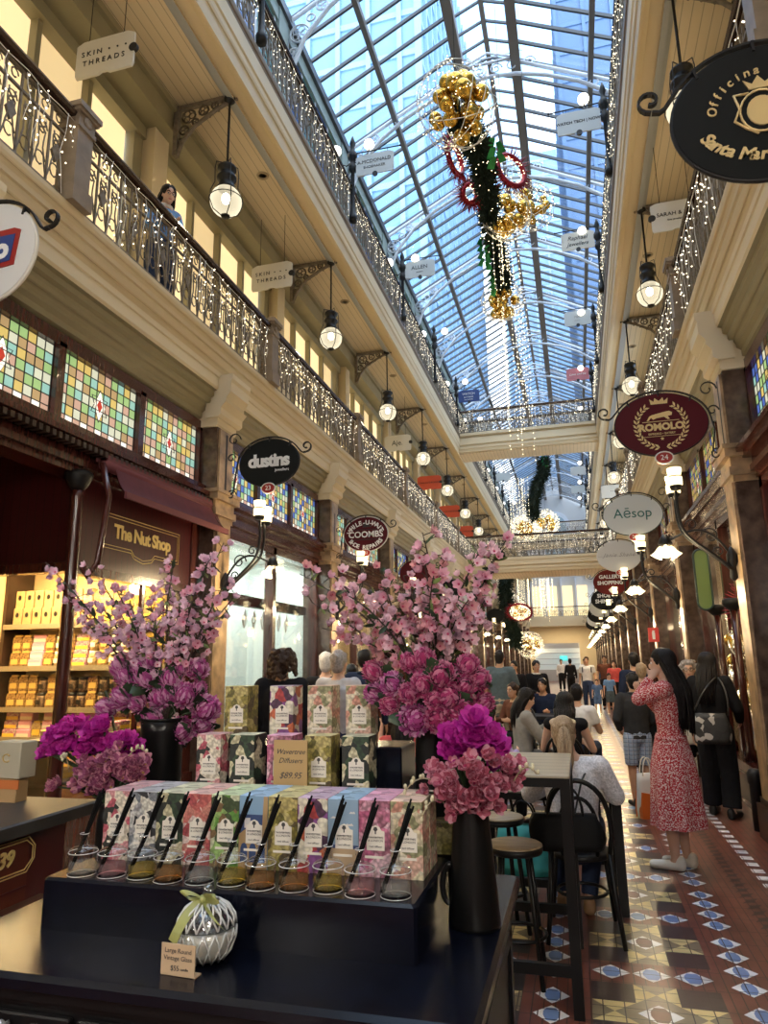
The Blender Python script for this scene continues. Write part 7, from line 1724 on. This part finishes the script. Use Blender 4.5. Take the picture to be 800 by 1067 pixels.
# far shop kiosk with a white-lit display at the end
t = thing('kiosk', 'white-lit display kiosk at the far end of the arcade', 'kiosk', (-1.6, 60., 0))
b = MB(); b.box(-1.8, 1.8, -.4, .4, 0, .9, 0); b.box(-1.8, 1.8, -.4, .4, 2.6, 3.0, 0); b.box(-1.8, 1.8, .3, .4, .9, 2.6, 1)
for z in (1.3, 1.75, 2.2): b.box(-1.75, 1.75, -.2, .3, z, z + .04, 0)
b.build('cabinet', [M('kiosk_white', (.5, .5, .5), .5), M('kiosk_lit_panel', (.8, .85, .85), .5, emit=(.8, .95, 1), es=.12)], t)
b = MB(); b.box(.2, .8, -.45, -.41, 1.6, 2.); b.build('screen', M('screen_teal', (.05, .4, .4), .4, emit=(.1, .8, .75), es=.5), t)

# ------------------------------------------------------------------ café tables, chairs, stools, bags
BWOOD = M('black_wood', (.008, .0075, .007), .4, spec=.3); TTOP = M('table_top_wood', (.4, .3, .18), .4, noise=.3, scale=6, stretch=(1, 8, 1))
TTOP2 = boards('table_top_planks', (.4, .33, .22), .12, 1, .35, .5)
def table(label, loc, lx, ly, h, leg=.05, top=TTOP2, rail=True, rz_=0., inset=0.):
    t = thing('cafe_table', label, 'table', loc, rz_)
    b = MB(); b.bevbox(-lx / 2, lx / 2, -ly / 2, ly / 2, h - .012, h, .004, 0); b.build('top', top, t)
    b = MB(); b.box(-lx / 2, lx / 2, -ly / 2, ly / 2, h - .055, h - .012); b.build('frame', BWOOD, t)
    for sx in (-1, 1):
        for sy in (-1, 1):
            x, y = sx * (lx / 2 - leg / 2 - inset), sy * (ly / 2 - leg / 2 - inset); b = MB(); b.box(x - leg / 2, x + leg / 2, y - leg / 2, y + leg / 2, 0, h - .055); b.build('leg', BWOOD, t)
    if rail:
        for a_, c_ in ((-ly / 2 + .01, -ly / 2 + .04), (ly / 2 - .04, ly / 2 - .01)): b = MB(); b.box(-lx / 2, lx / 2, a_, c_, .17, .22); b.build('foot_rail', BWOOD, t)
    return t
table('tall black-legged bar table with a plank top, right beside the display cabinet', (-.44, 4.17, 0), .72, .9, 1.065)
table('black-legged cafe table under the seated blonde woman\'s arms', (-.28, 5.5, 0), .98, .7, .745, .06, TTOP2, False)
table('pale-topped cafe table between the blonde woman and the bare-shouldered woman', (-.38, 6.75, 0), .95, .8, .75, .06, TTOP, False)
table('black cafe table beside the woman reading her phone', (-.2, 8.75, 0), .5, .5, .75, .05, BWOOD, False)
table('black table in front of the seated man in navy', (-.7, 12.2, 0), 1.4, .7, .75, .05, BWOOD, False)
table('small black table at left, seen between the boxes and the right bouquet', (-1.75, 5.3, 0), .7, .6, .98, .05, BWOOD, False)
tag(MB().lathe([(.001, 0), (.03, 0), (.035, .06), (.037, .1), (.04, .1), (.04, .108), (.001, .11)], n=14).build('takeaway_cup', M('cup_dark', (.08, .02, .02), .5), None, (-1.7, 5.15, .98)), 'dark takeaway cup on the small black table at left', 'cup')
def bentwood(label, loc, rz_, h=.47):
    t = thing('bentwood_chair', label, 'chair', loc, rz_, 'black bentwood chairs')   # faces +Y
    b = MB(); b.lathe([(.19, h - .03), (.2, h - .02), (.2, h), (.185, h + .006), (.001, h)], n=24); b.build('seat', BWOOD, t)
    for s in (-1, 1):
        b = MB(); b.tube([(s * .15, .13, h - .01), (s * .17, .17, h * .5), (s * .19, .21, 0)], [.016, .015, .012], 8); b.build('leg', BWOOD, t)
        b = MB(); b.tube([(s * .17, -.15, h + .02), (s * .185, -.19, h * .55), (s * .215, -.27, 0)], [.017, .016, .013], 8); b.build('leg', BWOOD, t)
    b = MB(); b.tube([(-.17, -.15, h)] + [(-.19 * math.cos(a), -.17 - .06 * math.sin(a), h + .12 + .32 * math.sin(a) ** .8) for a in [PI * i / 16 for i in range(17)]] + [(.17, -.15, h)], .0155, 8); b.build('back_hoop', BWOOD, t)
    b = MB(); b.tube([(-.1, -.16, h)] + [(-.115 * math.cos(a), -.17 - .05 * math.sin(a), h + .1 + .24 * math.sin(a) ** .8) for a in [PI * i / 14 for i in range(15)]] + [(.1, -.16, h)], .012, 8); b.build('inner_hoop', BWOOD, t)
    b = MB(); b.tube([(.15 * math.cos(a), .02 + .15 * math.sin(a), h * .48) for a in [2 * PI * i / 20 for i in range(20)]], .01, 6, closed=True); b.build('leg_ring', BWOOD, t)
    return t
ch = bentwood('black bentwood chair under the blonde woman in the white cardigan', (-.07, 4.86, 0), .02, .465)
dup(ch, (-.17, 7.66, 0), -.1, 'black bentwood chair under the bare-shouldered dark-haired woman'); dup(ch, (-.74, 8.73, 0), -1.2, 'black bentwood chair under the woman reading her phone')
dup(ch, (-.95, 7.26, 0), -.5, 'black bentwood chair under the woman with the lilac scarf'); dup(ch, (-.06, 9.56, 0), -.2, 'black bentwood chair under the person in the white T-shirt'); dup(ch, (-.62, 13.04, 0), 2.9, 'black bentwood chair under the man in navy')
dup(ch, (-.95, 11.24, 0), 2.4, 'black bentwood chair under the man in the dark brown jacket'); dup(ch, (-1.5, 6.06, 0), .17, 'black bentwood chair under the person in coral red')
def stool(label, loc, rz_=0.):
    t = thing('bar_stool', label, 'stool', loc, rz_, 'round bar stools with wooden seats')
    b = MB(); b.lathe([(.001, .615), (.145, .615), (.15, .625), (.15, .65)], n=28); b.build('seat_rim', BWOOD, t)
    b = MB(); b.lathe([(.149, .645), (.149, .655), (.14, .66), (.001, .66)], n=28); b.build('seat', TTOP, t)
    for q in range(4): a = PI / 4 + q * PI / 2; b = MB(); b.tube([(.1 * math.cos(a), .1 * math.sin(a), .62), (.17 * math.cos(a), .17 * math.sin(a), 0)], .014, 6); b.build('leg', BWOOD, t)
    b = MB(); b.tube([(.145 * math.cos(a), .145 * math.sin(a), .22) for a in [2 * PI * i / 20 for i in range(20)]], .009, 6, closed=True); b.build('foot_ring', BWOOD, t)
    return t
st = stool('round bar stool with a tan seat, nearest the black display cabinet', (-.4, 4.1, 0)); dup(st, (-.55, 4.78, 0), .4, 'round bar stool with a tan seat, second from the display cabinet')
def sack(nm, label, loc, w, d, h, m, hm, cat='bag', rz_=0., handles=True, group=None):
    t = thing(nm, label, cat, loc, rz_, group); b = MB(); vs = []; fs = []; n = 14; k = 6; rr = random.Random(3)
    for i in range(k + 1):
        u = i / k; sc = 1 + .12 * math.sin(u * PI) - .12 * u
        for j in range(n):
            a = 2 * PI * j / n; e = .55; cx = math.copysign(abs(math.cos(a)) ** e, math.cos(a)); sy = math.copysign(abs(math.sin(a)) ** e, math.sin(a)); q = 1 + .05 * math.sin(3 * a + 5 * u)
            vs.append((w / 2 * sc * cx * q, d / 2 * sc * sy * q * (1 - .35 * u), h * u))
    for i in range(k):
        for j in range(n): fs.append((i * n + j, i * n + (j + 1) % n, (i + 1) * n + (j + 1) % n, (i + 1) * n + j))
    fs.append(tuple(range(n - 1, -1, -1))); fs.append(tuple(k * n + j for j in range(n)))
    b.add(vs, fs, 0, True); b.build('bag_body', m, t)
    if handles:
        for s in (-1, 1): b = MB(); b.tube(bez((-w * .25, s * d * .25, h * .95), (-w * .25, s * d * .25, h + .22), (w * .25, s * d * .25, h + .22), (w * .25, s * d * .25, h * .95), 12), .007, 6); b.build('handle', hm, t)
    return t
sack('tote_bag', 'turquoise bag on the floor behind the bar stools', (-.44, 5.2, 0.22), .36, .2, .3, M('turquoise', (.08, .5, .47), .6), BWOOD)
t = table('low dark crate-like stand carrying the turquoise bag', (-.44, 5.2, 0), .34, .25, .22, .03, BWOOD, False); t.name = 'low_stool'; t['category'] = 'stool'
sack('handbag', 'black leather handbag hung on the back of the bentwood chair of the blonde woman', (-.14, 4.6, .52), .42, .12, .2, M('leather_black', (.007, .007, .007), .6, bump=.3, noise=.2, spec=.15), BWOOD, 'bag', .1)
BAGP = voro('bag_print', [(.012, .012, .013), (.02, .02, .02), (.012, .012, .013), (.4, .38, .36), (.012, .012, .013), (.02, .02, .02)], 17)
t = sack('shoulder_bag', 'black shoulder bag with a white print on the hip of the woman in black', (1.29, 8.16, .76), .34, .16, .3, BAGP, BLACKC, 'bag', -.1, False)
b = MB(); b.tube(bez((-.17, 0, .28), (-.05, -.05, .55), (.05, .1, .62), (.1, .18, .66), 10), .01, 6); b.tube(bez((.17, 0, .28), (.2, 0, .5), (.16, .1, .6), (.12, .18, .66), 10), .01, 6); b.build('strap', S_BLACK, t)
sack('shopping_bag', 'white shopping bag held in front of the curly-haired woman', (1.22, 9.02, .66), .3, .12, .24, TAGW, TAGW, 'bag', .1)
t = sack('shopping_bag', 'white and orange shopping bag between the boy and the woman in the red dress', (.62, 8.25, 0), .24, .13, .44, M('bag_white', (.7, .68, .66), .6), TAGW, 'bag', .4)
b = MB(); b.prism([(-.118, .0), (.118, 0), (.12, .12), (.11, .22), (-.1, .26), (-.12, .1)], -.075, .075, 1); b.build('orange_panel', M('bag_orange', (.75, .16, .02), .6), t)

# recessed downlights in the boarded ceilings, a green panel and stand-ins for window reflections at right
b = MB(); b.lathe([(.001, 0), (.055, 0), (.06, -.012), (.09, -.012), (.095, 0)], n=20); DLM = b.mesh('downlight', [M('downlight_trim', (.35, .27, .17), .5)])
for s in (-1, 1):
    for i in range(8):
        tag(link('recessed_downlight', DLM, None, (XX(s, 2.98), 8.6 + 4 * i * .5 * 2, 8.998)), 'round recessed downlight in the boarded ceiling, %s side, %s' % ('left' if s < 0 else 'right', ORD[i]), 'downlight', 'recessed downlights in the gallery ceilings')
t = thing('wall_panel', 'tall green panel with rounded ends on the right-hand shopfront', 'panel', (XX(1, 2.83), 9.75, 2.62), PI / 2)
b = MB(); b.prism([(.09 * math.cos(a), .3 + .09 * math.sin(a)) for a in [PI * i / 10 for i in range(11)]] + [(.09 * math.cos(a), -.3 + .09 * math.sin(a)) for a in [PI + PI * i / 10 for i in range(11)]], -.015, .015, 0); b.build('board', M('panel_green', (.15, .23, .06), .4), t)
b = MB(); b.tube([(-.016, .09 * math.cos(a), .3 + .09 * math.sin(a)) for a in [PI * i / 10 for i in range(11)]] + [(-.016, .09 * math.cos(a), -.3 + .09 * math.sin(a)) for a in [PI + PI * i / 10 for i in range(11)]], .014, 5, closed=True); b.build('edge', RIMG, t)
wreath((2.1, 9.2, 2.2), .2, (0, 0, .25), 'red tinsel wreath standing for a reflection in the right-hand shop window')  # added objects standing for decorations mirrored in the shop glass
for i, (y, z) in enumerate(((9.3, 1.8), (9.45, 1.45), (9.25, 1.12))): cluster((1.96, y, z), .2, 10, 'gold bauble cluster standing for a reflection in the right-hand shop window, %s' % ('upper', 'middle', 'lowest')[i], 20 + i)
light('AREA', 'far_ceiling_light', (-1.2, 63., 4.5), 160, (1, .8, .5), 4., (0, 0, 0), 2.)
# ------------------------------------------------------------------ camera, sky, render settings
cam = bpy.data.cameras.new('camera'); co = bpy.data.objects.new('camera', cam); COL.objects.link(co)
yaw, pitch, roll = math.radians(15.0749), math.radians(12.2419), math.radians(.8)
fw = Vector((-math.sin(yaw) * math.cos(pitch), math.cos(yaw) * math.cos(pitch), math.sin(pitch)))
r0 = Vector((math.cos(yaw), math.sin(yaw), 0)); u0 = r0.cross(fw)
r_ = math.cos(roll) * r0 - math.sin(roll) * u0; u_ = math.sin(roll) * r0 + math.cos(roll) * u0
mt = Matrix((r_, u_, -fw)).transposed().to_4x4(); mt.translation = (0, 0, 1.62); co.matrix_world = mt
cam.sensor_fit = 'VERTICAL'; cam.sensor_height = 36.; cam.lens = 36. * 725. / 1067.; cam.clip_start = .05; cam.clip_end = 1000
SC.camera = co
w = bpy.data.worlds.new('sky'); SC.world = w; w.use_nodes = True; nt = w.node_tree; bg = nt.nodes['Background']
tc = nt.nodes.new('ShaderNodeTexCoord'); mp = nt.nodes.new('ShaderNodeMapping'); mp.inputs['Scale'].default_value = (1.6, 1.6, 2.6)
nz = nt.nodes.new('ShaderNodeTexNoise'); nz.inputs['Scale'].default_value = 2.3; nz.inputs['Detail'].default_value = 5
rp = nt.nodes.new('ShaderNodeValToRGB'); rp.color_ramp.elements[0].position = .42; rp.color_ramp.elements[1].position = .56
rp.color_ramp.elements[0].color = (.3, .56, .95, 1); rp.color_ramp.elements[1].color = (1., 1.04, 1.08, 1)
nt.links.new(tc.outputs['Generated'], mp.inputs[0]); nt.links.new(mp.outputs[0], nz.inputs['Vector']); nt.links.new(nz.outputs['Fac'], rp.inputs[0]); nt.links.new(rp.outputs[0], bg.inputs['Color'])
bg.inputs['Strength'].default_value = 2.3
vs_ = SC.view_settings; vs_.view_transform = 'Standard'; vs_.look = 'None'; vs_.gamma = 1.; vs_.use_curve_mapping = False; vs_.exposure = 1.1
cy = SC.cycles; cy.use_denoising = True; cy.max_bounces = 6; cy.diffuse_bounces = 3; cy.glossy_bounces = 3; cy.transmission_bounces = 4; cy.transparent_max_bounces = 16; cy.sample_clamp_indirect = 6.; cy.caustics_reflective = False; cy.caustics_refractive = False
